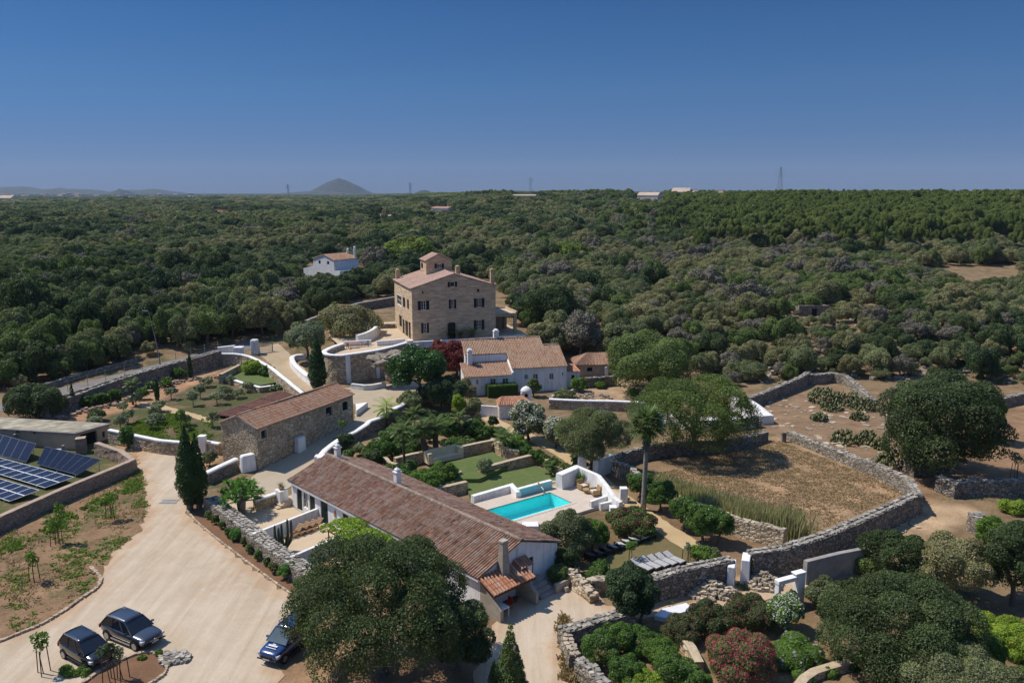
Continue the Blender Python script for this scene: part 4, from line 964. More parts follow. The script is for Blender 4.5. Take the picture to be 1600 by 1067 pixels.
mb = MB(); mb.add([s2.p(wh_[0], 1, -.3), s2.p(wh_[1], 1, -.3), s2.p(wh_[1], 1.75, -.3), s2.p(wh_[0], 1.75, -.3)], [(0, 1, 2, 3)]); mb.build('window', M['dark'], SH)
for u_ in (-5.2, -12.0, -7.5):
    mb = MB(); mb.box(u_ - .2, u_ + .2, -.22, -.203, 2.2, 2.36); mb.build('roof_outlet', M['dark'], SH)
block('stone_post', 101, 718, .3, .3, 1.7, 'pale stone post against the shed wall beside a white unit', 'post', 'concrete')
block('stone_post', 25, 697, .3, .3, 1.5, 'pale stone post behind the left solar panels', 'post', 'concrete')
block('cooling_unit', 88, 712, 1.3, .5, .8, 'white boxy equipment unit on the ground by the shed', 'unit', 'far_white')
# solar arrays: tables of modules tilted towards the viewer's left
def solar(px_tl, px_tr, px_br, px_bl, zt, zb, n, label, frame='alu_dark', rows=1):
    a, b, c, d = (Vector((*G(*p, z), z)) for p, z in ((px_tl, zt), (px_tr, zt), (px_br, zb), (px_bl, zb)))
    o = (a + b + c + d) / 4; o.z = 0; T = thing('solar_array', tuple(o), label, 'solar panels', 'solar arrays in the walled yard')
    nr = (b - a).cross(d - a).normalized(); nr = nr if nr.z > 0 else -nr
    for i in range(n):
        u0, u1 = i / n, (i + .975) / n; q = [a.lerp(b, u0) - o, a.lerp(b, u1) - o, d.lerp(c, u1) - o, d.lerp(c, u0) - o]
        mb = MB(); mb.add([p - nr * .04 for p in q] + q, [(0, 1, 2, 3), (0, 1, 5, 4), (1, 2, 6, 5), (2, 3, 7, 6), (3, 0, 4, 7), (7, 6, 5, 4)]); fr = mb.build('solar_panel', M[frame], T)
        cb = MB(); f = .035
        for k in range(rows):
            e0, e1 = k / rows + f * .7, (k + 1) / rows - f * .7
            L = lambda s, t_: q[0].lerp(q[1], s).lerp(q[3].lerp(q[2], s), t_) + nr * .006
            cb.add([L(f, e0), L(1 - f, e0), L(1 - f, e1), L(f, e1)], [(3, 2, 1, 0)])
        cb.build('solar_cells', M['solar_cell'], fr)
    mb = MB()
    for u in (.06, .5, .94):
        t_, l_ = a.lerp(b, u) - o, d.lerp(c, u) - o; mb.bar(t_ - nr * .1, (t_.x, t_.y, .0), .07, .07); mb.bar(l_ - nr * .1, (l_.x, l_.y, .0), .07, .07); mb.bar(t_ - nr * .1, l_ - nr * .1, .06, .06)
    mb.build('support_frame', M['alu'], T)
solar((-42, 667), (57, 693), (41, 722), (-58, 698), 1.9, .35, 8, 'dark blue solar array at the left edge, back row')
solar((70.5, 697), (159, 717.5), (121, 742), (57, 725), 1.9, .35, 7, 'dark blue solar array of seven modules at the right end of the back row')
solar((-80, 694), (116, 745), (70, 762), (-130, 702), .75, .3, 16, 'low white framed solar array in the middle row', 'alu', 2)
solar((-80, 724), (62, 765.5), (15, 783), (-120, 738), .75, .3, 12, 'low white framed solar array in the front row against the wall', 'alu', 2)
# grove walls
wall('stone_wall', P((173, 691), (210, 699), (252, 708), (288, 711)), 1.45, .5, 'tan', 'tan stone wall with white coping below the young olive grove', cap='white', seed=4)
wall('stone_wall', P((322, 706), (345, 710)), 1.2, .5, 'tan', 'short white capped stone wall between the white post and the barn', cap='white', seed=5)
block('gate_post', 318, 709, .75, .75, 2.1, 'white square post beside the barn gable', 'post', cap=.06)
wall('stone_wall', P((70, 658), (110, 642), (165, 624), (215, 608), (270, 591), (346, 570)), [1.7, 2.3, 2.4], .45, 'dry', 'long grey retaining wall along the upper edge of the olive grove', seed=6, step=.9)
wall('stone_wall', P((60, 645), (112, 625), (190, 600), (260, 578), (335, 557), (346, 554)), [1.0, 1.1, .9], .5, 'dry', 'parallel roadside dry stone wall carrying a wire fence', seed=7, step=.9)
wall('stone_wall', P((60, 612), (86, 604), (130, 590), (190, 574), (215, 568)), .8, .6, 'dry', 'low mossy dry stone wall on the far side of the asphalt road', seed=8, step=.9)
# wire fence
fp = [(107, 618), (138, 608), (166, 600), (196, 592.5), (223.5, 585), (250, 578), (275.5, 570.5), (299, 563.5), (320.5, 557.5), (341, 552)]
T = thing('wire_fence', GT(224, 585), 'thin wire fence of grey posts along the asphalt road', 'fence')
ends = []
for p in fp:
    g = Vector(GT(*p)) - Vector(T.location); ends.append(g); mb = MB(); mb.tube([g, g + Vector((0, 0, 2.2))], .045, 6); mb.build('post', M['steel'], T)
mb = MB()
for a, b in zip(ends, ends[1:]):
    for z in (.6, 1.1, 1.6, 2.1): mb.bar(a + Vector((0, 0, z)), b + Vector((0, 0, z)), .012, .012)
mb.build('wire', M['steel'], T)
# gate at the top of the ramp
hwall('white_wall', P((341, 556), (368, 553)), 1.5, .6, 'white wall at the end of the asphalt road', ztop=None)
block('gate_post', 374, 557, 1.6, 1.4, 1.7, 'low white block at the end of the roadside white wall', 'post')
block('gate_pillar', 399, 553, 1.5, 1.3, 2.6, 'pale round stone gate pillar at the top of the ramp', 'pillar', 'white_worn', taper=.12, bev=.3)
T = thing('gate', GT(413, 552), 'open pale wooden gate beside the round pillar', 'gate')
for z in (.4, .75, 1.1, 1.45, 1.8): mb = MB(); mb.bar((-.9, 0, z), (1.2, .9, z), .05, .12); mb.build('rail', M['concrete'], T)
for x, y in ((-.9, 0), (1.2, .9)): mb = MB(); mb.box(x - .06, x + .06, y - .06, y + .06, 0, 2); mb.build('gate_stile', M['concrete'], T)
wall('stone_wall', P((346, 569), (375, 570), (398, 577), (421, 592), (450, 614), (481, 632)), [1.7, 1.9, 2.0, 1.7, 1.0], .5, 'tan', 'tan stone wall with white coping descending beside the ramp', cap='white', seed=9, round_=1)
wall('stone_wall', P((345, 600), (375, 584)), 1.5, .45, 'tan', 'short stone wall closing the end of the small raised lawn', seed=10, cap='stone_cap_tan', cap_h=.08)
wall('stone_wall', P((352, 596), (380, 606), (407, 613), (428, 610)), .75, .5, 'tan', 'low white rimmed wall around the small raised lawn', cap='white', seed=11, cap_h=.12)
LAWNZ = GT(390, 600)[2] + .6
sheet('raised_lawn', [G(x, y, LAWNZ) for x, y in ((356, 587), (380, 596), (407, 602), (432, 597), (425, 588), (395, 582), (376, 580))], 'lawn', z=LAWNZ, amp=0)
wall('stone_wall', P((478, 560), (457, 562), (456, 570), (466, 584), (484, 600), (500, 606)), [.6, .9, 1.0], .7, 'white', 'curved white wall around the planter left of the tall cypress', cap='white', seed=12, round_=2, rough=0)
# upper terrace: round apse, mansion court and front wall
PZ = 5.7
ap = [G(x, y, PZ) for x, y in ((536, 536), (519, 541), (505, 548), (508, 551.5), (516, 553.5), (530, 554.5), (545, 552.5), (570, 549), (592, 545.5), (615, 540), (634, 534.5))]
ap = smooth_poly(ap, 1, False)
f0 = local(MAN, (*ap[-1], TZ)); mw = lambda x, y: tuple((MAN.matrix_basis @ Vector((x, y, 0)))[:2])
front = [ap[-1], mw(1.0, -3.2), mw(9.5, -3.2), mw(21, -3.0), mw(21, 12), mw(16, 22), mw(-12, 22), mw(-13, 9)]
sheet('terrace_floor', ap + front[1:], 'court', z=TZ - .02, amp=0)
wall('retaining_wall', ap, 1, .55, 'tan', 'tall curved stone retaining wall with white coping under the round terrace', cap='white', zb=None, ztop=PZ - .2, seed=13, batter=.25, step=.7, cap_h=.24, cap_over=.12)
# white plaster bands on the curved wall
def band(px, y0, y1, w, label):
    g = GT(px, y1); i = min(range(len(ap)), key=lambda k: abs(math.atan2(ap[k][0], ap[k][1]) - math.atan2(g[0], g[1])) + (1 if k < 5 else 0)); a, b = Vector(ap[i - 1]), Vector(ap[min(i + 1, len(ap) - 1)]); d = (b - a).normalized(); n = Vector((d.y, -d.x)); p = Vector(ap[i]); zz = h(*p)
    mb = MB(); q0 = p + n * .62; q1 = p + n * .34
    vs = [(q.x + d.x * s * w / 2, q.y + d.y * s * w / 2, z) for q, z in ((q0, zz - .2), (q1, PZ - .2)) for s in (-1, 1)] + [(q.x + d.x * s * w / 2 - n.x * .4, q.y + d.y * s * w / 2 - n.y * .4, z) for q, z in ((q0, zz - .2), (q1, PZ - .2)) for s in (-1, 1)]
    mb.add(vs, [(0, 1, 3, 2), (0, 2, 6, 4), (1, 5, 7, 3), (2, 3, 7, 6)]); return solo(mb, 'plaster_band', M['white'], (p.x, p.y, zz), label, 'pilaster')
band(546, 550, 606, .75, 'vertical white plaster band on the curved retaining wall, nearer the cypress')
band(590, 545, 604, .6, 'vertical white plaster band on the retaining wall beside the rock')
gz = 1.2
wall('white_wall', [G(x, y, gz) for x, y in ((550, 607), (575, 610), (602, 605))], .75, .5, 'white_worn', 'low white base wall at the foot of the curved retaining wall', 'white wall', cap='white_worn', seed=14, round_=1, rough=.0, cap_h=.05)
hwall('parapet', [G(x, y, TZ) for x, y in ((536, 541), (560, 539.5), (580, 538))], .75, .4, 'white parapet at the back of the round terrace, left of the gap', 'parapet', zb=TZ)
hwall('parapet', [G(x, y, TZ) for x, y in ((588.5, 540), (610, 538.5), (632, 536))], .75, .4, 'white parapet at the back of the round terrace, right of the gap', 'parapet', zb=TZ)
hwall('white_wall', [mw(-1.6, -3.0), mw(4, -3.2), mw(9.5, -3.2), mw(15, -3.1), mw(21, -3)], 1, .4, 'long white retaining wall in front of the mansion', zb=1.0, ztop=TZ + .45)
block('white_post', 641, 546, 1.0, 1.0, 1.6, 'white pier between the round terrace and the mansion wall', 'post', z=4.1)
wall('white_wall', [G(x, y, TZ) for x, y in ((558, 537), (572, 534), (588, 527), (592, 516))], [1.3, 1.6, 2.0], .5, 'white', 'curved white wall behind the round terrace beneath the evergreen', 'white wall', cap='white', rough=0, round_=2, zb=TZ)
wall('stone_wall', [G(x, y, TZ) for x, y in ((592, 513), (618, 512))], .9, .5, 'dry', 'low stone wall beside the left side of the mansion', seed=15, zb=TZ - .2)
wall('stone_wall', P((478, 512), (520, 498), (560, 486), (617, 477)), [1.2, 1.5, 1.6, 1.8], .6, 'dry', 'pale topped dry stone wall running behind the mansion court', seed=16, step=1, cap='stone_top')
# rock outcrop over the cave mouth
mb = MB(); g0 = Vector((*G(603, 605, gz), gz))
T = thing('rock_outcrop', tuple(g0), 'weathered grey limestone boulder overhanging the cave mouth', 'rock')
rg = random.Random(5)
def boulder(name, c, s, mat, parent, seed, sub=3, amp=.25):
    bm = bmesh.new(); bmesh.ops.create_icosphere(bm, subdivisions=sub, radius=1)
    from mathutils import noise as NZ
    for v in bm.verts:
        n = NZ.fractal(v.co * 1.6 + Vector((seed * 3.1, seed, 0)), 1, 2, 5); v.co *= 1 + amp * 1.6 * n
        v.co = Vector((v.co.x * s[0], v.co.y * s[1], v.co.z * s[2])) + Vector(c)
    me = bpy.data.meshes.new(name); bm.to_mesh(me); bm.free(); me.materials.append(M[mat]); return link(bpy.data.objects.new(name, me), parent)
boulder('boulder', (-.2, .6, 4.0), (2.3, 1.5, .85), 'rock', T, 1, 4, .42); boulder('boulder', (1.9, 1.2, 4.5), (2.2, 1.4, .8), 'rock', T, 2, 4, .42); boulder('rock_face', (1.6, 2.4, 2.4), (2.4, 1.2, 2.2), 'rock', T, 3)
mb = MB(); mb.box(1.0, 1.9, -.2, .5, -.3, 1.9); mb.box(1.903, 5.2, .25, .4, -.3, .9); mb.build('white_pier', M['white'], T)
# white walls by the lane
wall('stone_wall', [(p[0] + .05, p[1]) for p in P((500, 733), (504, 722), (522, 706), (545, 690), (581, 672), (618, 648), (654, 630), (668, 622))], [1.1, 1.0, .9, .8], .6, 'dry', 'grey stone wall with white coping between the lane and the palm garden', cap='white', seed=17, round_=1, cap_h=.25)
block('white_post', 499, 728, .9, .9, 1.25, 'white square post at the lower end of the lane wall', 'post')
mb = MB(); a_, b_, c_ = GT(557, 651), GT(575, 637), GT(556, 640); mb.prism([a_[:2], b_[:2], c_[:2]], 1.0, 2.0); solo(mb, 'white_wedge', M['white'], a_, 'low triangular white slab at the right end of the barn', 'white slab')
# courts of the long house
o = block('white_buttress', 388, 735, 1.7, 1.0, 1.9, 'tall curved white buttress at the front corner of the barn', 'buttress', rz=R(40), taper=.1, bev=.25)
wall('stone_wall', P((321, 757), (345, 745), (370, 733)), 1.1, .6, 'dry', 'stone wall with white coping between the driveway cypresses and the barn', cap='white', seed=18, cap_h=.25)
wall('stone_wall', P((330, 795), (355, 815), (385, 838), (420, 868), (455, 893), (500, 925), (560, 965)), 1.15, 1.35, 'dry', 'wide dry stone wall with a pale rubble top beside the long house courts', seed=19, step=.5, sst=.34)
def lhp(x, y): p = LH.matrix_basis @ Vector((x, y, 0)); return (p.x, p.y)
bpy.context.view_layer.update()
hwall('court_wall', [GT(392, 856)[:2], lhp(4.75, -.02)], 1.2, .28, 'white court wall behind the row of wooden loungers')
hwall('court_wall', [GT(452, 893)[:2], lhp(11.1, -.02)], 1.2, .28, 'white court wall between the lounger terrace and the vine pergola')
sheet('court_floor', [GT(352, 800)[:2], GT(330, 780)[:2], GT(385, 775)[:2], GT(430, 770)[:2], lhp(0, -.1), lhp(4.7, -.1), GT(395, 858)[:2]], 'court', .04, amp=0)
sheet('court_floor', [lhp(4.8, -.1), GT(394, 858)[:2], GT(452, 896)[:2], lhp(11, -.1)], 'court', .045, amp=0)
sheet('court_floor', [lhp(11.2, -2.2), lhp(11.2, -3.6), lhp(19, -3.6), lhp(19, -2.2)], 'court', .045, amp=.02)
wall('stone_wall', P((398, 798), (420, 791), (434, 786)), 1.0, .45, 'tan_garden', 'tan stone court wall with white coping near the first green doors', cap='white', seed=20, cap_h=.2)
block('white_post', 441, 788, 1.1, .9, 1.55, 'white block pier with an agave pot on top by the court steps', 'post', rz=R(-46))
T = thing('court_steps', (*lhp(-.9, -.6), 0), 'three pale steps leading from the lane into the court', 'steps', rz=LH.rotation_euler.z)
for k in range(3): mb = MB(); mb.box(-.7, .75, -.9 + .35 * k, 1.4, .17 * k, .17 * (k + 1)); mb.build('step', M['court'], T)
# gable terrace wall, trough and rough walls by the yard
T = thing('stone_trough', (*lhp(LL + 1.4, 6.2), 0), 'curved pale stone bench wall with a trough at the gable end', 'bench wall', rz=LH.rotation_euler.z)
mb = MB(); pts = [(.5, -.3), (.55, 1.0), (.35, 2.2), (-.1, 3.0)]
for (a, b), (z0, z1) in zip(zip(pts, pts[1:]), ((.75, .8), (.8, .95), (.95, 1.3))): mb.bar((*a, z0 / 2), (*b, z0 / 2), .28, z0)
mb.build('bench_wall', M['mortar'], T, bevel=.03)
mb = MB(); mb.rock((.85, .5, .2), .5, .4, .4, random.Random(3)); mb.build('loose_stone', M['rubble'], T)
hwall('white_wall', [lhp(LL - .2, LWd + .5), lhp(LL + 1.1, LWd + .9)], .9, .3, 'small white block at the far corner of the long house gable')
sheet('gable_path', P((866, 897), (872, 890), (880, 884), (935, 925), (925, 938), (895, 915)), 'deck', .05, amp=.02)
wall('stone_wall', P((890, 912), (910, 926), (928, 942)), [1.1, 1.0, .7], .6, 'tan', 'rough plastered stone wall corner at the edge of the yard', seed=22, top='rubble', sst=.5, rough=.1)
wall('stone_wall', P((925, 928), (962, 915), (975, 922)), [1.2, .9, .7], .8, 'tan', 'crumbling stone wall end behind the dark round tree', seed=23, top='rubble', sst=.55, rough=.14)
# big dry stone walls of the right hand fields
wall('stone_wall', P((985, 948), (1030, 932), (1080, 921), (1141, 909)), [1.6, 1.9, 2.0], 1.0, 'dry_big', 'tall dry stone wall behind the lounger lawn, left of the white gateway', seed=24, sst=.4)
wall('stone_wall', P((1170, 903), (1220, 895), (1290, 870), (1360, 836), (1428, 800)), [2.2, 2.1, 2.0, 1.8], 1.0, 'dry_big', 'long tall dark dry stone wall enclosing the dry field', seed=25, sst=.4)
wall('stone_wall', P((1432, 803), (1418, 772), (1380, 748), (1330, 727), (1280, 706), (1232, 685)), [1.9, 1.1, .9], .8, 'dry', 'low grey dry stone wall along the far edge of the dry field', seed=26, sst=.45)
wall('stone_wall', P((1196, 688), (1160, 700), (1120, 706), (1040, 712), (985, 722), (955, 735)), [1.1, 1.3, 1.5, 1.3], .7, 'dry', 'dark dry stone wall at the back of the dry field under the spreading tree', seed=27)
block('stone_post', 1224, 690, .55, .5, 1.2, 'small dark upright stone at the field wall opening', 'post', 'rock')
wall('stone_wall', P((1010, 762), (1060, 790), (1110, 812), (1150, 835), (1225, 855)), [.7, .9, 1.4, 1.6], .7, 'tan', 'tan rubble wall between the citrus hedge and the reeds', seed=28, top='rubble')
block('gate_pier', 1142, 913, .55, 1.6, 1.8, 'white gateway pier on the left with a rough shaded face', 'gate pier', rz=R(-20), taper=.05)
block('gate_pier', 1164, 906, .7, 1.7, 2.0, 'white gateway pier on the right with a sloping side', 'gate pier', rz=R(-20), taper=.12)
def pile(name, px, py, w, hgt, n, label, mat='rubble', seed=1, group='heaps of loose stone'):
    g = GT(px, py); r = random.Random(seed); mb = MB()
    for k in range(n):
        a, q = r.uniform(0, 6.28), r.random() ** .6; x, y = math.cos(a) * q * w / 2, math.sin(a) * q * w / 2.6; s = r.uniform(.2, .45)
        mb.rock((g[0] + x, g[1] + y, g[2] + hgt * (1 - q) * r.uniform(.5, 1) + .08), s, s * .8, s * .75, r, a, r.random())
    return solo(mb, name, M[mat], g, label, 'stone pile', group)
pile('stone_pile', 1110, 925, 3.8, 1.0, 260, 'heap of pale loose stones leaning on the wall left of the gateway', seed=2)
pile('stone_pile', 1192, 913, 3.2, 1.0, 240, 'heap of pale loose stones on the right of the white gateway', seed=3)
pile('stone_pile', 272, 1030, 2.2, .12, 90, 'thin scatter of pale rubble beside the planted island', 'stone_top', seed=4)
# rows of red-brown rubble along the grove
mb = MB(); r = random.Random(9); ln = resample(P((75, 662), (118, 645), (165, 636), (200, 627), (235, 610), (280, 597), (330, 590), (346, 588)), .35)
for p in ln:
    for _ in range(3): s = r.uniform(.25, .65); mb.rock((p[0] + r.gauss(0, .4), p[1] + r.gauss(0, .4), h(*p) + s * .3), s, s * .8, s * .7, r, r.uniform(0, 3), r.random())
solo(mb, 'rubble_row', M['rubble_red'], (*ln[len(ln) // 2], 0), 'long low row of reddish rubble stones edging the olive grove', 'stone row')
# white capped wall below the white house and the white bath behind the spreading tree
wall('stone_wall', P((858, 638), (900, 640), (950, 641), (1000, 643), (1035, 648)), 1.25, .5, 'tan', 'long stone wall with white coping behind the white oleanders', cap='white', seed=29)
wall('stone_wall', P((905, 606), (940, 604), (962, 602)), 1.5, .5, 'dry', 'short grey stone wall below the small tiled outbuilding', seed=30)
wall('white_wall', P((1030, 660), (1080, 670), (1130, 672), (1180, 665)), 1.3, 1.5, 'white', 'broad white wall glimpsed through the spreading tree', 'white wall', cap='white', rough=0, seed=31)
wall('white_wall', P((1150, 640), (1165, 645), (1178, 652), (1198, 663)), [1.6, 1.3, .8], 1.9, 'white', 'curved white whaleback wall end beside the rocky ground', 'white wall', cap='white', rough=0, seed=32, round_=2, cap_h=.4)
wall('stone_wall', P((1150, 642), (1180, 634), (1210, 622), (1250, 606), (1262, 598)), [1.4, 1.6, 1.8], .8, 'dry', 'dark dry stone wall climbing from the white wall to the thicket', seed=33)
wall('stone_wall', P((1262, 600), (1275, 600), (1300, 596), (1322, 600), (1365, 634)), [1.6, 1.2, .8], .9, 'dry', 'grey dry stone wall behind the prickly pears', seed=34)
wall('stone_wall', P((1418, 742), (1440, 740)), 1.7, 1.6, 'dry_big', 'thick stone stub at the foot of the great field tree', seed=35)
wall('stone_wall', P((1466, 766), (1490, 776), (1520, 772), (1570, 774), (1680, 772)), [1.5, 1.6, 1.4], .9, 'dry_big', 'pale dry stone wall at the right edge beyond the track', seed=36, sst=.4)
wall('stone_wall', P((1545, 640), (1600, 628), (1680, 620)), 1.3, .8, 'dry', 'far dry stone wall behind the great field tree at the right edge', seed=37)
wall('stone_wall', P((1520, 826), (1538, 840)), 1.5, 1.2, 'dry_big', 'stone gate stub with small steps beside the bright bush', seed=38)
# bottom garden
wall('stone_wall', P((877, 1010), (905, 1002), (945, 990), (985, 978)), 1.25, 1.0, 'dry', 'dry stone wall around the bottom garden beside the yard', seed=39, sst=.4)
wall('stone_wall', P((884, 1014), (890, 1032), (897, 1048)), 1.2, .6, 'dry', 'short crumbling wall by the wooden gate', seed=40, top='rubble')
wall('stone_wall', P((905, 1055), (925, 1070), (945, 1095)), 1.1, .8, 'dry', 'dry stone wall end at the bottom edge right of the wooden gate', seed=41, sst=.4)
wall('stone_wall', P((1045, 985), (1062, 1003), (1080, 1025), (1092, 1050)), .7, .5, 'tan', 'pale stone edging wall between the hedge and the bright shrubs', cap='stone_cap_tan', cap_h=.06, seed=42)
wall('stone_wall', P((1238, 1092), (1262, 1062), (1300, 1050), (1330, 1042)), .5, .5, 'tan', 'curved pale stone edging at the bottom of the flower garden', cap='stone_cap_tan', cap_h=.06, seed=43, round_=1)
hwall('grey_wall', P((1256, 912), (1310, 898), (1350, 890)), 1.9, .4, 'smooth grey rendered wall to the right of the white arch', mat='concrete')
# white arch gate
T = thing('white_arch', GT(1240, 944), 'white rectangular arch standing beside the grey wall', 'arch', rz=R(25))
mb = MB(); mb.box(.1, .75, -.25, .25, -.2, 2.45); mb.build('pier', M['white'], T, bevel=.03)
mb = MB(); mb.box(-1.75, -1.5, -.2, .2, -.2, 2.0); mb.build('pier', M['white'], T, bevel=.03)
mb = MB(); mb.box(-1.8, .097, -.25, .25, 2.003, 2.32); mb.box(-.2, .8, -.28, .28, 2.453, 2.56); mb.build('lintel', M['white'], T, bevel=.03)
# ground sheets in white by the hedge
mb = MB(); mb.prism([G(*p) for p in ((1022, 968), (1035, 957), (1072, 948), (1082, 958), (1050, 968), (1040, 972))], 0, .35); solo(mb, 'white_slab', M['sheet_white'], G(1050, 960) + (0,), 'flat white slab on the ground beside the dark hedge', 'slab')
mb = MB(); mb.prism([G(*p) for p in ((1074, 956), (1100, 945), (1108, 948), (1084, 962))], 0, .45, taper=.2); solo(mb, 'white_slab', M['sheet_white'], G(1090, 952) + (0,), 'small crumpled white sheet at the right end of the white slab', 'sheet')
# wooden field gate at the bottom
T = thing('wooden_gate', (*G(888, 1043), 0), 'weathered wooden field gate beside the bottom garden wall', 'gate')
e_ = Vector((*G(914, 1063), 0)) - Vector(T.location)
for z in (.2, .45, .7, .95, 1.2): mb = MB(); mb.bar((0, 0, z), (e_.x, e_.y, z), .04, .1); mb.build('rail', M['concrete'], T)
for k in (0, .5, 1): mb = MB(); p = e_ * k; mb.box(p.x - .05, p.x + .05, p.y - .05, p.y + .05, 0, 1.35); mb.build('gate_stile', M['wood_dark'], T)
# ================================================================ pool terrace
DZ = .28                                        # deck level
pc = [Vector((*G(*p, DZ), DZ)) for p in ((752, 798), (794, 815), (894, 785.5), (861, 769.5))]
xd = (pc[2] - pc[1]).normalized(); yd = Vector((-xd.y, xd.x, 0)); o_ = pc[1]
PLn = (pc[2] - pc[1]).length; PWd = ((pc[0] - pc[1]).dot(yd) + (pc[3] - pc[2]).dot(yd)) / 2
POOL = thing('swimming_pool', (o_.x, o_.y, 0), 'turquoise swimming pool set in a pale stone deck', 'pool', rz=math.atan2(xd.y, xd.x))
def pl(px, py, z=DZ): return local(POOL, (*G(px, py, z), 0))
X0 = -2.0
mb = MB(); zw = DZ - .12
mb.add([(X0, 0, -1.05), (PLn, 0, -1.05), (PLn, PWd, -1.05), (X0, PWd, -1.05)], [(0, 1, 2, 3)]); mb.build('basin_floor', M['pool_mosaic_glints'], POOL)
mb = MB()
for a, b in (((X0, 0), (PLn, 0)), ((PLn, 0), (PLn, PWd)), ((PLn, PWd), (X0, PWd)), ((X0, PWd), (X0, 0))): mb.add([(*a, -1.05), (*b, -1.05), (*b, DZ), (*a, DZ)], [(3, 2, 1, 0)])
mb.build('basin_wall', M['pool_wall'], POOL)
mb = MB(); mb.add([(X0, 0, zw), (PLn, 0, zw), (PLn, PWd, zw), (X0, PWd, zw)], [(0, 1, 2, 3)]); mb.build('water', M['water'], POOL)
mb = MB(); c_ = .3
for x0, x1, y0, y1 in ((X0 - c_, PLn + c_, -c_, 0), (X0 - c_, PLn + c_, PWd, PWd + c_), (X0 - c_, X0, 0, PWd), (PLn, PLn + c_, 0, PWd)): mb.box(x0, x1, y0, y1, DZ - .1, DZ + .03)
mb.build('rim', M['deck'], POOL)
# deck around it, a slab with a hole: four strips butted together
W2 = POOL.matrix_basis; bpy.context.view_layer.update()
def pw(x, y): q = W2 @ Vector((x, y, 0)); return (q.x, q.y)
mb = MB(); xa, xb, ya, yb = -5.2, PLn + 5.6, -2.2, PWd + 3.2
for x0, x1, y0, y1 in ((xa, xb, ya, -c_), (xa, PLn + 2, PWd + c_, PWd + 2.0), (xa, X0 - c_, -c_, PWd + c_), (PLn + c_, xb, -c_, PWd + c_), (PLn + 2, xb, PWd + c_, yb)): mb.box(x0, x1, y0, y1, -.1, DZ)
dk = mb.build('pool_deck', M['deck'], None, (o_.x, o_.y, 0)); dk.rotation_euler = POOL.rotation_euler; tag(dk, kind='structure')
def pwall(name, pts, hgt, w, label, mat='white', **k): return hwall(name, [pw(*p) for p in pts], hgt, w, label, 'white wall', mat, zb=DZ, **k)
q1, q2 = pl(738, 783), pl(799, 765); q3 = pl(812, 777); q4 = pl(864, 763)
yw = PWd + .75
hwall('white_wall', [pw(q1.x, q1.y), pw(q2.x, q2.y), pw(q3.x - .1, yw)], .55, .5, 'low white kerb wall between the pool deck and the lawn', zb=DZ)
mb = MB(); mb.box(q3.x, q4.x, yw - .0, yw + .45, .0, DZ + .85); sp_ = mb.build('spout_wall', M['white'], None, (o_.x, o_.y, 0), bevel=.03); sp_.rotation_euler = POOL.rotation_euler; tag(sp_, 'white pool wall with a face tinted by turquoise pool light and a water spout', 'white wall')
mb = MB(); mb.box(q3.x + .03, q4.x - .03, yw - .03, yw - .003, DZ + .02, DZ + .8); mb.build('pool_lit_face', M['pool_light_tint'], sp_)  # thin sheet on the white wall, turquoise pool light painted as its colour
sx = pl(845, 770).x
T = thing('water_spout', (*pw(sx, yw), 0), 'slim spout pouring water into the pool', 'spout', rz=POOL.rotation_euler.z)
mb = MB(); mb.bar((0, .1, DZ + .95), (0, -.35, DZ + .75), .14, .07); mb.build('chute', M['wood'], T)
mb = MB(); mb.tube([(0, -.33, DZ + .72), (.02, -.7, DZ + .5), (.04, -.9, zw)], [.05, .06, .12], 8); mb.build('water_jet', M['sheet_white'], T, smooth=True)
# the sweeping white wall on the right
r1, r2, r3, r4, r5 = (pl(*p) for p in ((873, 763), (902, 752), (935, 765), (960, 790), (970, 795)))
wall('white_wall', [pw(r1.x, r1.y), pw(r2.x, r2.y)], [1.45, 1.6], .8, 'white', 'thick white wall at the far corner of the pool deck', 'white wall', cap='white', rough=0, zb=DZ, seed=50, cap_h=.12, cap_over=0)
wall('white_wall', [pw(r2.x, r2.y + .3), pw(r3.x, r3.y), pw(r4.x, r4.y), pw(r5.x, r5.y)], [1.9, 1.8, 1.5, .9], .45, 'white', 'sweeping white wall behind the wicker armchairs', 'white wall', cap='white', rough=0, zb=0, seed=51, cap_h=.1, cap_over=0)
block('white_post', 909, 742, 1.0, .9, 2.2, 'white pier topping the corner of the sweeping wall', 'post', taper=.15)
s1_, s2_ = pl(922, 792), pl(952, 781)
hwall('white_wall', [pw(s1_.x, s1_.y), pw(s2_.x, s2_.y)], .55, .3, 'upper low white wall stepping down from the armchair deck', zb=DZ)
s3_, s4_ = pl(937, 797, .0), pl(967, 790, .0)
hwall('white_wall', [pw(s3_.x, s3_.y), pw(s4_.x, s4_.y)], .65, .3, 'lower low white wall beside the deck steps', zb=0)
block('white_post', 974, 784, .75, .75, 1.5, 'white post beside the garden steps near the tall palm', 'post')
block('white_post', 958, 803, .7, .8, .8, 'small white block behind the bougainvillea', 'post')
block('white_post', 829, 826, 1.5, 1.1, .5, 'low white box with a grey lid beside the pool deck', 'box', 'white')
def steps(px, py, n, w, rz, label):
    T = thing('garden_steps', GT(px, py), label, 'steps', 'garden steps', rz)
    for k in range(n): mb = MB(); mb.box(-w / 2, w / 2, k * .34, n * .34 + .1, .17 * k, .17 * (k + 1) - .003); mb.build('step', M['stone_cap_tan'], T)
steps(869, 764, 3, 1.0, R(30), 'three stone steps from the pool deck up to the lawn'); steps(973, 800, 4, 1.1, R(20), 'flight of stone steps beside the white garden post')
hwall('white_wall', P((930, 745), (948, 738), (956, 735)), 1.9, .7, 'tall white wall behind the pool under the dark olive')
wall('stone_wall', P((958, 742), (985, 752), (1000, 768)), 1.6, .5, 'dry', 'shaded stone wall at the end of the sandy garden path', seed=52)
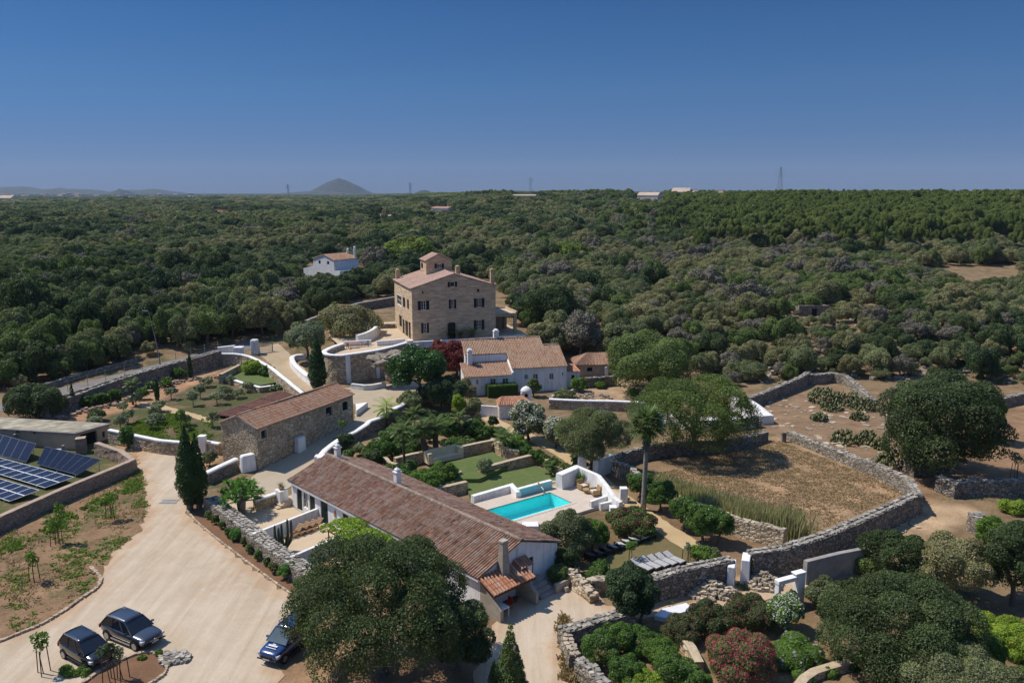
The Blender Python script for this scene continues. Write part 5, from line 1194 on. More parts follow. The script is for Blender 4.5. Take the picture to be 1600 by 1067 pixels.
# wicker armchairs and table
def armchair(px, py, rz, label):
    T = thing('wicker_armchair', (*G(px, py, DZ), DZ), label, 'armchair', 'wicker armchairs on the pool deck', rz)
    mb = MB(); mb.box(-.4, .4, -.4, .4, .2, .42); mb.build('seat', M['wicker'], T, bevel=.05)
    mb = MB(); mb.add([(-.42, .3, .3), (.42, .3, .3), (.42, .42, .3), (-.42, .42, .3), (-.42, .48, .95), (.42, .48, .95), (.42, .58, .95), (-.42, .58, .95)], [(3, 2, 1, 0), (4, 5, 6, 7), (0, 1, 5, 4), (1, 2, 6, 5), (2, 3, 7, 6), (3, 0, 4, 7)]); mb.build('backrest', M['wicker'], T, bevel=.04)
    for s in (-1, 1):
        mb = MB(); mb.box(s * .46 - .07, s * .46 + .07, -.42, .4, .15, .65); mb.build('armrest', M['wicker'], T, bevel=.05)
    for x in (-.4, .4):
        for y in (-.35, .35): mb = MB(); mb.tube([(x, y, 0), (x, y, .2)], .035, 6); mb.build('leg', M['wicker'], T)
    mb = MB(); mb.box(-.36, .36, -.38, .28, .424, .5); mb.build('cushion', M['cushion'], T, bevel=.04)
armchair(911, 764, R(35), 'wicker armchair by the potted grass, facing the pool'); armchair(929, 773, R(-70), 'wicker armchair nearer the low white walls')
T = thing('wicker_table', (*G(916, 770, DZ), DZ), 'small round wicker table between the two armchairs', 'table')
mb = MB(); mb.lathe([(.35, .36), (.38, .4), (.35, .43)]); mb.build('tabletop', M['wicker'], T); mb = MB(); mb.lathe([(.28, 0), (.2, .2), (.3, .36)]); mb.build('base', M['wicker'], T)
# garden stone walls and lawns
GZ = .75
sheet('lower_lawn', [G(x, y, .3) for x, y in ((735, 774), (799, 760), (812, 772), (868, 756), (870, 744), (838, 728), (750, 746), (700, 757), (725, 760))], 'lawn', z=.33, amp=.05, skirt=.4)
sheet('upper_lawn', [G(x, y, GZ) for x, y in ((600, 770), (680, 740), (700, 722), (770, 706), (800, 724), (748, 748), (720, 748), (690, 760), (640, 775))], 'lawn', z=GZ, amp=.05, skirt=.9)
def gwall(pts, hgt, label, z=0, w=.5, seed=1, **k): return wall('stone_wall', [G(x, y, z) for x, y in pts], hgt, w, 'tan_garden', label, seed=seed, cap='stone_cap_tan', cap_h=.07, zb=z, cap_over=.02, **k)
gwall(((617, 729), (645, 722), (668, 718)), 1.0, 'tan stone terrace wall left of the cream garden bench', .3, seed=60)
gwall(((714, 712), (745, 705), (770, 700)), 1.0, 'tan stone terrace wall right of the cream garden bench', .3, seed=61)
gwall(((769, 699), (783, 707), (795, 716), (812, 719)), 1.1, 'tan stone wall stepping down at the right of the upper lawn', .2, seed=62)
gwall(((749, 748), (795, 735), (841, 723)), 1.15, 'long dark faced stone wall between the upper and lower lawns', 0, seed=63)
gwall(((842, 722), (860, 735), (876, 747)), 1.0, 'stone wall at the right end of the lower lawn', 0, seed=64)
gwall(((688, 760), (720, 750)), 1.0, 'short stone wall left of the grass gap between the lawns', 0, seed=65)
gwall(((680, 778), (700, 775), (729, 768)), 1.1, 'stone wall behind the long house roof by the pool deck', 0, seed=66)
gwall(((681, 771), (688, 777)), 1.2, 'stub of pale stone wall jutting towards the long house roof', 0, seed=67)
gwall(((601, 724), (608, 733), (620, 736)), .8, 'small pale angled stone kerb wall left of the bench', .3, seed=68)
# cream bench seat built into the terrace
bo = G(694, 716, .5); T = thing('garden_bench', (*bo, .4), 'cream rendered garden bench set into the terrace wall', 'bench', rz=math.atan2(G(712, 706, .5)[1] - G(672, 714, .5)[1], G(712, 706, .5)[0] - G(672, 714, .5)[0]))
mb = MB(); mb.box(-1.75, 1.75, -.5, .4, -.1, .45); mb.build('seat', M['cream'], T, bevel=.03); mb = MB(); mb.box(-1.75, 1.75, .403, .65, -.1, 1.3); mb.build('backrest', M['cream'], T, bevel=.03)
for s in (-1, 1): mb = MB(); mb.box(s * 2 - .24, s * 2 + .24, -.55, .65, -.1, 1.15); mb.build('armrest', M['cream'], T, bevel=.05)
# sunbeds on the lounger lawn
def sunbed(px, py, rz, label, mat='cushion_grey', z=0, group='padded sunbeds on the lawn', L=2.0, wd=.75):
    T = thing('sunbed', (*G(px, py, .3), 0), label, 'sunbed', group, rz)
    mb = MB()
    for s in (-1, 1): mb.box(s * wd / 2 - .05, s * wd / 2 + .05, -L / 2, L / 2, .22, .32)
    for y in (-L / 2, L / 2 - .1): mb.box(-wd / 2 + .053, wd / 2 - .053, y, y + .1, .22, .32)
    mb.build('frame', M['black_metal'], T)
    for x in (-wd / 2, wd / 2):
        for y in (-L / 2 + .1, L / 2 - .1): mb = MB(); mb.box(x - .04, x + .04, y - .04, y + .04, 0, .217 if y < 0 else .6); mb.build('leg', M['black_metal'], T)
    mb = MB(); mb.box(-wd / 2 + .06, wd / 2 - .06, -L / 2 + .05, L / 2 - .75, .33, .43); mb.build('mattress', M[mat], T, bevel=.03)
    mb = MB(); mb.add([(x, y, z_) for z_ in (0, .1) for x, y in ((-wd / 2 + .06, L / 2 - .74), (wd / 2 - .06, L / 2 - .74), (wd / 2 - .06, L / 2 - .05), (-wd / 2 + .06, L / 2 - .05))], [(3, 2, 1, 0), (4, 5, 6, 7), (0, 1, 5, 4), (1, 2, 6, 5), (2, 3, 7, 6), (3, 0, 4, 7)])
    mb.v = [(x, y, z_ + .33 + max(0, y - L / 2 + .74) * .35) for x, y, z_ in mb.v]; mb.build('headrest', M[mat], T, bevel=.03)
    return T
rzs = R(68)
a_, b_ = G(931, 866, .3), G(1008, 838, .3)
pos8 = [((0.0, 'first sunbed from the left of the long row, in tree shade, dark'), 'alu_dark'), ((.14, 'second sunbed of the long row, lying in deep shade'), 'alu_dark'), ((.29, 'third sunbed of the long row, half in shade'), 'alu_dark'), ((.44, 'grey sunbed in the middle of the long row'), 'cushion_grey'), ((.58, 'pale sunbed fifth in the long row under the bougainvillea'), 'cushion'), ((.72, 'pale sunbed sixth in the long row behind the tiny sapling'), 'cushion'), ((.86, 'pale sunbed seventh in the long row'), 'cushion'), ((1.0, 'last pale sunbed at the right end of the long row'), 'cushion')]  # first three mattresses take a dark material that paints in the tree shade
for (f, lb), mt in pos8:
    T = sunbed(931, 866, R(125), lb, mt); T.location = (a_[0] + (b_[0] - a_[0]) * f, a_[1] + (b_[1] - a_[1]) * f, 0)
a_, b_ = G(1003, 884, .3), G(1053, 873, .3)
for k, lb in enumerate(('leftmost sunbed of the short row behind the tall stone wall', 'second sunbed of the short row behind the stone wall', 'third sunbed of the short row behind the stone wall', 'fourth sunbed of the short row behind the stone wall', 'rightmost sunbed of the short row behind the tall stone wall')):
    T = sunbed(1003, 884, R(40), lb, 'cushion_grey'); T.location = (a_[0] + (b_[0] - a_[0]) * k / 4, a_[1] + (b_[1] - a_[1]) * k / 4, 0)
# wooden loungers in the court
a_, b_ = Vector((*G(459, 835, .2), .045)), Vector((*G(490, 825, .2), .045))
for k in range(4):
    p = a_.lerp(b_, k / 3); T = thing('wooden_lounger', tuple(p), ('leftmost', 'second', 'third', 'rightmost')[k] + ' wooden lounger in the white walled court', 'lounger', 'wooden loungers in the court', LH.rotation_euler.z + R(18))
    mb = MB()
    for j in range(9): mb.box(-.31, .31, -.95 + j * .15, -.84 + j * .15, .3, .34)
    mb.build('seat', M['wood'], T)
    mb = MB()
    for j in range(5): y = .42 + j * .13; mb.add([(x, yy, .34 + (yy - .4) * .7 + dz) for dz in (0, .03) for x, yy in ((-.31, y), (.31, y), (.31, y + .1), (-.31, y + .1))], [(3, 2, 1, 0), (4, 5, 6, 7), (0, 1, 5, 4), (1, 2, 6, 5), (2, 3, 7, 6), (3, 0, 4, 7)])
    mb.build('backrest', M['wood'], T)
    for x in (-.28, .28):
        for y in (-.85, .35): mb = MB(); mb.box(x - .03, x + .03, y - .03, y + .03, 0, .297); mb.build('leg', M['wood'], T)
# terrace furniture
def tset(px, py, label, cat, kind, rz=0, z=TZ, mat='terracotta'):
    T = thing('wooden_' + kind, (*G(px, py, z), z), label, cat, None, rz)
    if kind == 'table':
        mb = MB(); mb.box(-.8, .8, -.45, .45, .7, .76); mb.build('tabletop', M[mat], T)
        q = ((-.7, -.38), (.7, -.38), (.7, .38), (-.7, .38)); zz = .697
    else:
        mb = MB(); mb.box(-.25, .25, -.25, .25, .43, .48); mb.build('seat', M[mat], T); mb = MB(); mb.box(-.25, .25, .22, .27, .483, .95); mb.build('backrest', M[mat], T)
        q = ((-.22, -.22), (.22, -.22), (.22, .22), (-.22, .22)); zz = .427
    for x, y in q: mb = MB(); mb.box(x - .03, x + .03, y - .03, y + .03, 0, zz); mb.build('leg', M[mat], T)
tset(551, 543, 'wooden table on the round terrace', 'table', 'table', R(10)); tset(563, 541.5, 'reddish wooden chair right of the terrace table', 'chair', 'chair', R(-80)); tset(545, 545, 'wooden chair at the left end of the terrace table', 'chair', 'chair', R(60)); tset(573, 541, 'dark chair near the gap in the terrace parapet', 'chair', 'chair', R(-60), TZ, 'wood_dark')
# rusty panels behind the barn
cr = [Vector((*G(*p, 1.6), 1.6)) for p in ((332, 647), (377, 653), (470, 616), (436, 611))]
T = thing('rusty_canopy', tuple((cr[0] + cr[2]) / 2 - Vector((0, 0, 1.6 - h(*((cr[0] + cr[2]) / 2)[:2])))), 'low rusty sheet metal canopy behind the barn', 'canopy')
for k in range(3):
    f0, f1 = k / 3, (k + .96) / 3; mb = MB(); q = [cr[0].lerp(cr[3], f0), cr[1].lerp(cr[2], f0), cr[1].lerp(cr[2], f1), cr[0].lerp(cr[3], f1)]; q = [p - Vector(T.location) for p in q]
    n_ = 14
    for j in range(n_):
        a, b = j / n_, (j + 1) / n_; dz = Vector((0, 0, .05 if j % 2 else 0)); mb.add([q[0].lerp(q[1], a) + dz, q[0].lerp(q[1], b) + dz, q[3].lerp(q[2], b) + dz, q[3].lerp(q[2], a) + dz, q[0].lerp(q[1], a) + dz - Vector((0, 0, .1)), q[0].lerp(q[1], b) + dz - Vector((0, 0, .1)), q[3].lerp(q[2], b) + dz - Vector((0, 0, .1)), q[3].lerp(q[2], a) + dz - Vector((0, 0, .1))], [(0, 1, 2, 3), (7, 6, 5, 4), (0, 4, 5, 1), (1, 5, 6, 2), (2, 6, 7, 3), (3, 7, 4, 0)], (.3, .7, .5)[k])
    mb.build('metal_sheet', M['rust'], T)
for p in cr: mb = MB(); v_ = p - Vector(T.location); mb.bar((v_.x, v_.y, -.2), (v_.x, v_.y, v_.z - .1), .1, .1); mb.build('post', M['wood_dark'], T)
# garden gate wall, tiled shed, oven dome, outbuilding by the white house
hwall('white_wall', P((752, 650), (777, 652)), 1.5, .35, 'white wall beside the little tiled shed at the head of the garden path')
go = GT(780, 655); T = thing('tiled_shed', go, 'small white shed with a rounded orange tiled roof', 'shed', rz=R(8))
mb = MB(); mb.box(0, 4.3, 0, 2.6, -.3, 1.9); mb.build('wall', M['white_worn'], T)
mb = MB(); roof_tiles(mb, (-.15, -.2, 1.95), (4.4, -.2, 1.95), (3.4, 1.5, 2.75), (.5, 1.5, 2.75), .27, .42, random.Random(6), .01); roof_tiles(mb, (4.4, 2.8, 1.95), (-.15, 2.8, 1.95), (.5, 1.5, 2.75), (3.4, 1.5, 2.75), .27, .42, random.Random(6), .01); roof_tiles(mb, (-.15, 2.8, 1.95), (-.15, -.2, 1.95), (.5, 1.5, 2.75), (.52, 1.52, 2.75), .27, .42, random.Random(6), .01); roof_tiles(mb, (4.4, -.2, 1.95), (4.4, 2.8, 1.95), (3.4, 1.5, 2.75), (3.38, 1.48, 2.75), .27, .42, random.Random(6), .01)
mb.build('roof', M['tile_new'], T)
T = thing('well_house', GT(822, 632), 'little white domed well house in front of the white house', 'well house')
mb = MB(); mb.prism([(-.8, -.7), (.8, -.7), (.8, .7), (-.8, .7)], -.2, 1.9, taper=.04); mb.build('wall', M['white'], T, bevel=.04); mb = MB(); mb.lathe([(.85, 1.9), (.75, 2.25), (.45, 2.55), (.15, 2.7), (.02, 2.72)]); mb.build('dome', M['white'], T, smooth=True)
mb = MB(); mb.box(-.22, .22, -.74, -.69, 1.3, 1.75); mb.build('opening', M['dark'], T)
oo = GT(901, 589); T = thing('outbuilding', oo, 'low stone outbuilding with hipped tile roof beside the large green tree', 'outbuilding', rz=R(6))
ow = Wall((0, 0), (7.5, 0)); oh2 = [1.7, 2.6, .9, 1.55]; mb = MB(); ow.face(mb, -.5, 2.0, [oh2], .3)
for a, b in (((7.5, 0), (7.5, 5)), ((7.5, 5), (0, 5)), ((0, 5), (0, 0))): Wall(a, b).face(mb, -.5, 2.0)
mb.build('wall', M['mortar'], T); mb = MB(); mb.add([ow.p(1.7, .9, -.28), ow.p(2.6, .9, -.28), ow.p(2.6, 1.55, -.28), ow.p(1.7, 1.55, -.28)], [(0, 1, 2, 3)]); mb.build('window', M['dark'], T)
mb = MB(); R0, R1, R2_, R3 = (-.3, -.3, 2.0), (7.8, -.3, 2.0), (7.8, 5.3, 2.0), (-.3, 5.3, 2.0); A_, B_ = (2.2, 2.5, 3.5), (5.6, 2.5, 3.5)
for q in ((R0, R1, B_, A_), (R2_, R3, A_, B_), (R3, R0, A_, (2.21, 2.5, 3.5)), (R1, R2_, B_, (5.59, 2.5, 3.5))): roof_tiles(mb, *q, .27, .42, random.Random(7), .02)
mb.build('roof', M['tile_barn'], T); mb = MB(); mb.box(4.6, 5.1, -.7, -.003, -.5, 1.7); mb.build('chimney', M['white_worn'], T)
hwall('white_wall', P((862, 622), (890, 614), (905, 609)), .35, .4, 'low pinkish white kerb wall at the right foot of the white house', mat='white_worn')
# ================================================================ vegetation helpers
def unit(v): return v / np.maximum(np.linalg.norm(v, axis=-1, keepdims=True), 1e-9)
def leaf_quads(rg, P_, Nn, size, aspect=.5, sj=.35, nmix=.6):
    """leaf-sized rhombi at points P_, facing roughly Nn"""
    n = len(P_); Nn = unit(Nn * (1 - nmix) + unit(rg.normal(size=(n, 3))) * nmix); T = unit(np.cross(Nn, rg.normal(size=(n, 3)))); B = np.cross(Nn, T)
    s = size * (1 + sj * rg.uniform(-1, 1, (n, 1))); a = T * s * .5; b = B * s * aspect * .5
    V = np.stack([P_ - a, P_ - b, P_ + a, P_ + b], 1).reshape(-1, 3); Fq = np.arange(4 * n).reshape(-1, 4)
    return V, Fq
def crown_mesh(name, mat, lobes, size, seed, cover=2.0, aspect=.5, nmix=.55, cap=210000, parent=None, loc=None, low=-.6, shell=(.78, 1.06)):
    rg = np.random.default_rng(seed); L = np.array(lobes, float); ar = (L[:, 3] * L[:, 4] + L[:, 3] * L[:, 5] + L[:, 4] * L[:, 5]) / 3 * 12.57
    env = 4.2 * 12.57 * np.prod(np.maximum(np.abs(L[:, :3] - L[:, :3].mean(0)).max(0), L[:, 3:6].mean(0))) ** (2 / 3)
    n = int(min(cap, cover * min(ar.sum(), env) / (size * size * aspect * .5))); k = rg.choice(len(L), n, p=ar / ar.sum())
    d = unit(rg.normal(size=(n, 3))); bad = d[:, 2] < low; d[bad, 2] *= -1
    r = rg.uniform(shell[0], shell[1], (n, 1)); P_ = L[k, :3] + d * L[k, 3:6] * r
    keep = np.ones(n, bool)
    for j in range(len(L)):          # drop leaves buried deep inside another clump
        q = (P_ - L[j, :3]) / L[j, 3:6]; keep &= ~((np.einsum('ij,ij->i', q, q) < .36) & (k != j))
    P_, d, k = P_[keep], d[keep], k[keep]
    V, Fq = leaf_quads(rg, P_, unit(d / L[k, 3:6]), size, aspect, nmix=nmix)
    lt = rg.uniform(.25, .75, len(L)); t = np.clip(lt[k] + rg.normal(0, .22, len(k)), 0, 1)
    return mesh_np(name, V, Fq, M[mat], parent, loc, t)
def lobes_for(style, r, z0, z1, rg, K=None):
    hgt = z1 - z0; c = (z0 + z1) / 2; out = []
    if style == 'round':
        K = int((K or 16) * 1.7)
        for i in range(K):
            a = rg.uniform(0, 6.28); e = rg.uniform(-.75, 1); q = math.sqrt(max(0, 1 - e * e * .85)) * rg.uniform(.55, .86)
            s = rg.uniform(.2, .34); out.append((math.cos(a) * q * r, math.sin(a) * q * r, c + e * hgt * .36, r * s, r * s, min(r * s, hgt * .3) * rg.uniform(.8, 1.1)))
        out.append((0, 0, c, r * .74, r * .74, hgt * .42))
    elif style == 'spread':
        for i in range(K or 22):
            a = rg.uniform(0, 6.28); q = math.sqrt(rg.random()) * .84; s = rg.uniform(.2, .34)
            out.append((math.cos(a) * q * r, math.sin(a) * q * r, z1 - hgt * (.22 + .55 * q * q) * rg.uniform(.7, 1.25), r * s, r * s, hgt * rg.uniform(.16, .26)))
    elif style == 'column':
        n = K or 9
        for i in range(n):
            f = i / (n - 1); w = r * (min(1, .55 + f * 2.2) if f < .3 else 1 - ((f - .3) / .7) ** 1.8 * .86); a = rg.uniform(0, 6.28)
            for m_ in range(2): out.append((math.cos(a + m_ * 3.14) * w * .22, math.sin(a + m_ * 3.14) * w * .22, z0 + hgt * f * .93, w * .8, w * .8, hgt / n * 1.15))
    elif style == 'cone':
        n = K or 9
        for i in range(n):
            f = i / (n - 1); w = r * (1 - f * .82); 
            for m_ in range(4 if f < .8 else 2): a = rg.uniform(0, 6.28); out.append((math.cos(a) * w * .5, math.sin(a) * w * .5, z0 + hgt * (f * .9 + .05), w * .55, w * .55, hgt / n * 1.3))
    elif style == 'low':
        for i in range(K or 12):
            a = rg.uniform(0, 6.28); q = math.sqrt(rg.random()) * .7; s = rg.uniform(.3, .45)
            out.append((math.cos(a) * q * r, math.sin(a) * q * r, z0 + hgt * rg.uniform(.25, .62) * (1 - q * .4), r * s, r * s, hgt * .4))
    return out
def trunk_mesh(name, mat, z_top, rad, lobes, rg, parent, nl=6, lean=.12, n=7):
    mb = MB(); top = Vector((rg.uniform(-lean, lean) * z_top, rg.uniform(-lean, lean) * z_top, z_top))
    mid = top * .55 + Vector((rg.uniform(-.08, .08) * z_top, rg.uniform(-.08, .08) * z_top, 0))
    mb.tube([(0, 0, -.2), (0, 0, .05), tuple(mid), tuple(top)], [rad * 1.5, rad * 1.15, rad * .9, rad * .6], n)
    for q in sorted(lobes, key=lambda q: -q[3])[:nl] if nl else ():
        e = Vector(q[:3]); s = mid.lerp(top, rg.uniform(0, .9)); m_ = s.lerp(e, .5) + Vector((rg.uniform(-.1, .1), rg.uniform(-.1, .1), -.08)) * z_top * .4
        mb.tube([tuple(s), tuple(m_), tuple(e)], [rad * .5, rad * .34, rad * .12], 5)
    return mb.build(name, M[mat], parent, smooth=True)
def plant(name, px, pyb, pyt, wpx, mat, label, cat='tree', style='round', clear=.25, group=None, seed=1, cover=1.6, size=None, trunk=True, bark='bark', K=None, flowers=None, fl_n=.12, nmix=.42, aspect=.55, rad=None, lpx=1.85, loc=None, ht=None, r=None, low=-.6):
    rg = random.Random(seed * 7 + 3)
    if loc is None: loc = GT(px, pyb)
    s = ppm(loc[0], loc[1], loc[2] + 2)
    if r is None: r = wpx / 2 / s
    if ht is None: ht = max(.3, up(pyt, loc[1] + r * .35) - loc[2])
    size = size or max(.085, lpx / (.64 * s))
    T = thing(name, loc, label, cat, group, rg.uniform(0, 6))
    T.rotation_euler.z = 0
    lob = lobes_for(style, r, ht * clear, ht, rg, K)
    crown_mesh('crown', mat, lob, size, seed, cover, aspect, nmix, parent=T, low=low)
    if trunk: trunk_mesh('trunk', bark, max(ht * clear + (ht * (1 - clear)) * (.25 if style not in ('column', 'cone') else .8), .3), rad or max(.035, ht * .035), lob if style not in ('column', 'cone') else [], rg, T)
    if flowers: crown_mesh('blossoms', flowers, [(a, b, c, d * 1.03, e * 1.03, f * 1.03) for a, b, c, d, e, f in lob], size * .8, seed + 99, cover * fl_n, .9, .4, parent=T, low=-.2, shell=(.98, 1.1))
    return T
# ---------------------------------------------------------------- foreground and garden trees
plant('evergreen_tree', 600, 1052, 846, 278, 'holm', 'huge round dark green tree shading the front wall of the long house', clear=.14, seed=1, K=44, cover=2.6, lpx=2.3, rad=.32, nmix=.5)
plant('evergreen_tree', 715, 1046, 930, 120, 'holm', 'lower dark tree growing into the right flank of the huge round tree', clear=.12, seed=2, K=16, lpx=2.3)
plant('juniper_tree', 797, 1085, 978, 62, 'lentisc', 'pointed bright green juniper at the bottom edge of the yard', style='cone', clear=.04, seed=3, lpx=2.3, nmix=.5)
plant('juniper_bush', 772, 1078, 1030, 26, 'lentisc', 'small pointed juniper bush left of the pointed juniper', style='cone', clear=.05, seed=4)
plant('dark_tree', 983, 968, 872, 84, 'holm_dark', 'very dark dense round tree standing at the edge of the yard', clear=.10, seed=5, K=20, lpx=2.3)
plant('dark_shrub', 1000, 972, 905, 40, 'holm_dark', 'small dark shrub tucked under the very dark round tree', 'shrub', seed=6, clear=.1)
for i, (a, b, c, w, mt, lb) in enumerate(((938, 1042, 985, 66, 'citrus', 'citrus tree nearest the wooden field gate'), (968, 1015, 972, 60, 'citrus', 'citrus tree directly below the very dark round tree'), (1002, 1018, 982, 66, 'citrus', 'citrus tree in the middle of the bottom garden back row'),
        (975, 1068, 1020, 64, 'citrus', 'citrus tree at the bottom edge beside the gate wall'), (1035, 1042, 1000, 60, 'bright', 'bright green citrus tree beside the pale edging wall'), (1052, 1075, 1022, 74, 'citrus', 'citrus tree at the bottom edge left of the pink oleander'),
        (1012, 1082, 1046, 54, 'lime', 'yellowish citrus bush at the bottom edge'), (1085, 1085, 1040, 60, 'citrus', 'citrus bush touching the pink oleander at the bottom edge'), (985, 1085, 1056, 36, 'lime', 'small yellow green bush at the bottom edge'))):
    plant('citrus_tree', a, b, c, w, mt, lb, clear=.12, group='citrus trees in the bottom garden', seed=10 + i, K=14)
for i, (a, b, c, w, lb) in enumerate(((1062, 998, 962, 66, 'lower left clump of the dark oleander hedge'), (1105, 985, 942, 80, 'middle clump of the dark oleander hedge'), (1165, 975, 932, 92, 'tall right clump of the dark oleander hedge'))):
    plant('oleander_bush', a, b, c, w, 'holm', lb + ' with faint red buds', 'shrub', clear=.05, group='clumps of the dark oleander hedge', seed=22 + i, flowers='red_leaf', fl_n=.05, trunk=False)
plant('pink_oleander', 1156, 1060, 986, 112, 'oleander', 'large round bush covered in pink red flowers', 'shrub', clear=.03, seed=26, K=22, flowers='petal_pink', fl_n=.2)
plant('flowering_bush', 1226, 985, 922, 58, 'bright', 'fresh green bush with small white flowers in front of the white arch', 'shrub', clear=.05, seed=27, flowers='petal_white', fl_n=.1)
plant('agapanthus_bed', 1238, 1030, 990, 100, 'bright', 'low bed of strappy yellow green plants with lilac flower heads', 'flower bed', 'low', 0, seed=28, trunk=False, flowers='lavender', fl_n=.025, aspect=.22, lpx=4.2)
plant('lavender_bush', 1185, 1030, 1008, 50, 'olive', 'soft grey green bush between the pink bush and the agapanthus', 'shrub', 'low', 0, seed=29, trunk=False)
for i, (a, b, c, w, mt, lb) in enumerate(((1255, 1062, 1044, 40, 'bright', 'low green plants by the curved pale edging, left'), (1292, 1052, 1034, 40, 'bright', 'low green plants by the curved pale edging, middle'), (1322, 1042, 1022, 34, 'citrus', 'low green plants by the curved pale edging, right'), (1235, 945, 915, 24, 'lentisc', 'small green shrub at the foot of the white arch'))):
    plant('low_shrub', a, b, c, w, mt, lb, 'shrub', 'low', 0, group='low shrubs of the flower garden', seed=31 + i, trunk=False)
for i, (a, b, c, w, mt, lb) in enumerate(((1405, 1040, 905, 245, 'holm', 'huge spreading grey green tree in the bottom right corner'), (1490, 1110, 1012, 180, 'olive', 'pale grey green tree crown at the bottom edge on the right'), (1290, 955, 902, 70, 'olive', 'olive green bush in front of the grey rendered wall'), (1405, 905, 828, 118, 'holm', 'dark green tree beside the dirt track, left of the reddish tree'),
        (1490, 935, 830, 112, 'dry_olive', 'reddish brown tinged tree beside the dirt track'), (1350, 890, 860, 62, 'lentisc', 'small bushy tree at the end of the grey rendered wall'), (1582, 945, 800, 118, 'holm', 'tall dark tree at the right edge below the pale wall'), (1612, 1100, 1035, 110, 'lentisc', 'green bush in the extreme bottom right corner'), (1330, 945, 905, 60, 'holm', 'dark shrub between the arch and the huge spreading tree'))):
    plant('evergreen_tree', a, b, c, w, mt, lb, clear=.04, seed=40 + i, K=26 if w > 150 else 16, lpx=2.1, cover=2.4 if w > 150 else 1.8, nmix=.48, rad=.2)
for i, (a, b, c, w, mt, lb) in enumerate(((1545, 848, 806, 54, 'bright', 'bright green bush by the stone gate stub'), (1583, 800, 780, 46, 'lime', 'yellow green bush below the pale wall at the right edge'), (1566, 1010, 962, 92, 'lime', 'yellow green shrub between the two trees at bottom right'), (1540, 1050, 985, 60, 'bright', 'bright green shrub under the yellow green shrub'), (1600, 1040, 990, 60, 'lime', 'yellow flowering shrub at the right edge'))):
    plant('bright_bush', a, b, c, w, mt, lb, 'shrub', clear=.03, seed=52 + i, flowers='petal_yellow' if i in (2, 4) else None, fl_n=.012)
plant('field_tree', 1468, 742, 578, 186, 'holm', 'great dark spreading tree at the right end of the rocky ground', clear=.0, seed=60, K=40, rad=.4, bark='bark_grey', lpx=2.3)
plant('bright_tree', 1545, 690, 604, 46, 'citrus', 'fresh green fig tree against the right side of the great dark tree', seed=61, clear=.1)
plant('spreading_tree', 1083, 708, 592, 186, 'lentisc', 'wide feathery spreading tree over the back of the dry field', style='round', clear=.12, seed=62, K=40, cover=1.5, bark='bark_grey', rad=.3, lpx=2.2, nmix=.7, aspect=.35)
plant('olive_tree', 925, 738, 640, 116, 'olive', 'dark grey green olive tree behind the pool garden path', clear=.3, seed=63, K=20, cover=1.9, nmix=.7, aspect=.35)
for i, (a, b, c, w, lb) in enumerate(((826, 688, 622, 62, 'large white flowering oleander beside the little tiled shed'), (868, 700, 648, 44, 'smaller white flowering oleander next to the dark olive'), (896, 712, 668, 36, 'white flowering shrub half hidden behind the dark olive'))):
    plant('white_oleander', a, b, c, w, 'olive', lb, 'shrub', clear=.0, group='white oleanders along the garden path', seed=66 + i, flowers='petal_white', fl_n=.12)
for i, (a, b, c, w, lb) in enumerate(((1000, 778, 735, 46, 'first citrus tree of the hedge, behind the tall palm'), (1032, 798, 748, 50, 'second citrus tree of the hedge right of the tall palm'), (1068, 825, 770, 56, 'third citrus tree of the hedge beside the reeds'), (1098, 846, 782, 58, 'fourth citrus tree of the hedge beside the reeds'), (1122, 850, 790, 48, 'last citrus tree of the hedge, nearest the tan rubble wall'))):
    plant('hedge_tree', a, b, c, w, 'citrus', lb, clear=.12, group='citrus hedge along the garden path', seed=70 + i, K=15)
for i, (a, b, c, w, mt, lb) in enumerate(((885, 872, 795, 84, 'olive', 'big grey green bush at the gable corner by the pool'), (925, 856, 806, 56, 'bright', 'bright green bamboo like bush beside the pool deck'), (882, 898, 852, 46, 'holm', 'dark shady bush left of the sunbeds'), (872, 912, 880, 40, 'lentisc', 'small bush at the right foot of the long house'), (940, 898, 872, 30, 'citrus', 'small shrub left of the short row of sunbeds'), (932, 912, 884, 34, 'citrus', 'leafy shrub by the crumbling stone wall'),
        (1096, 872, 854, 46, 'bright', 'bright green low shrub by the white gateway'), (1114, 868, 856, 22, 'olive', 'small silvery shrub next to the white gateway'), (1010, 840, 815, 30, 'citrus', 'green shrub under the bougainvillea'))):
    plant('garden_shrub', a, b, c, w, mt, lb, 'shrub', clear=.04, seed=80 + i)
plant('bougainvillea', 985, 832, 794, 82, 'citrus', 'bougainvillea bush with magenta flowers above the sunbeds', 'shrub', clear=.15, seed=90, flowers='petal_magenta', fl_n=.07)
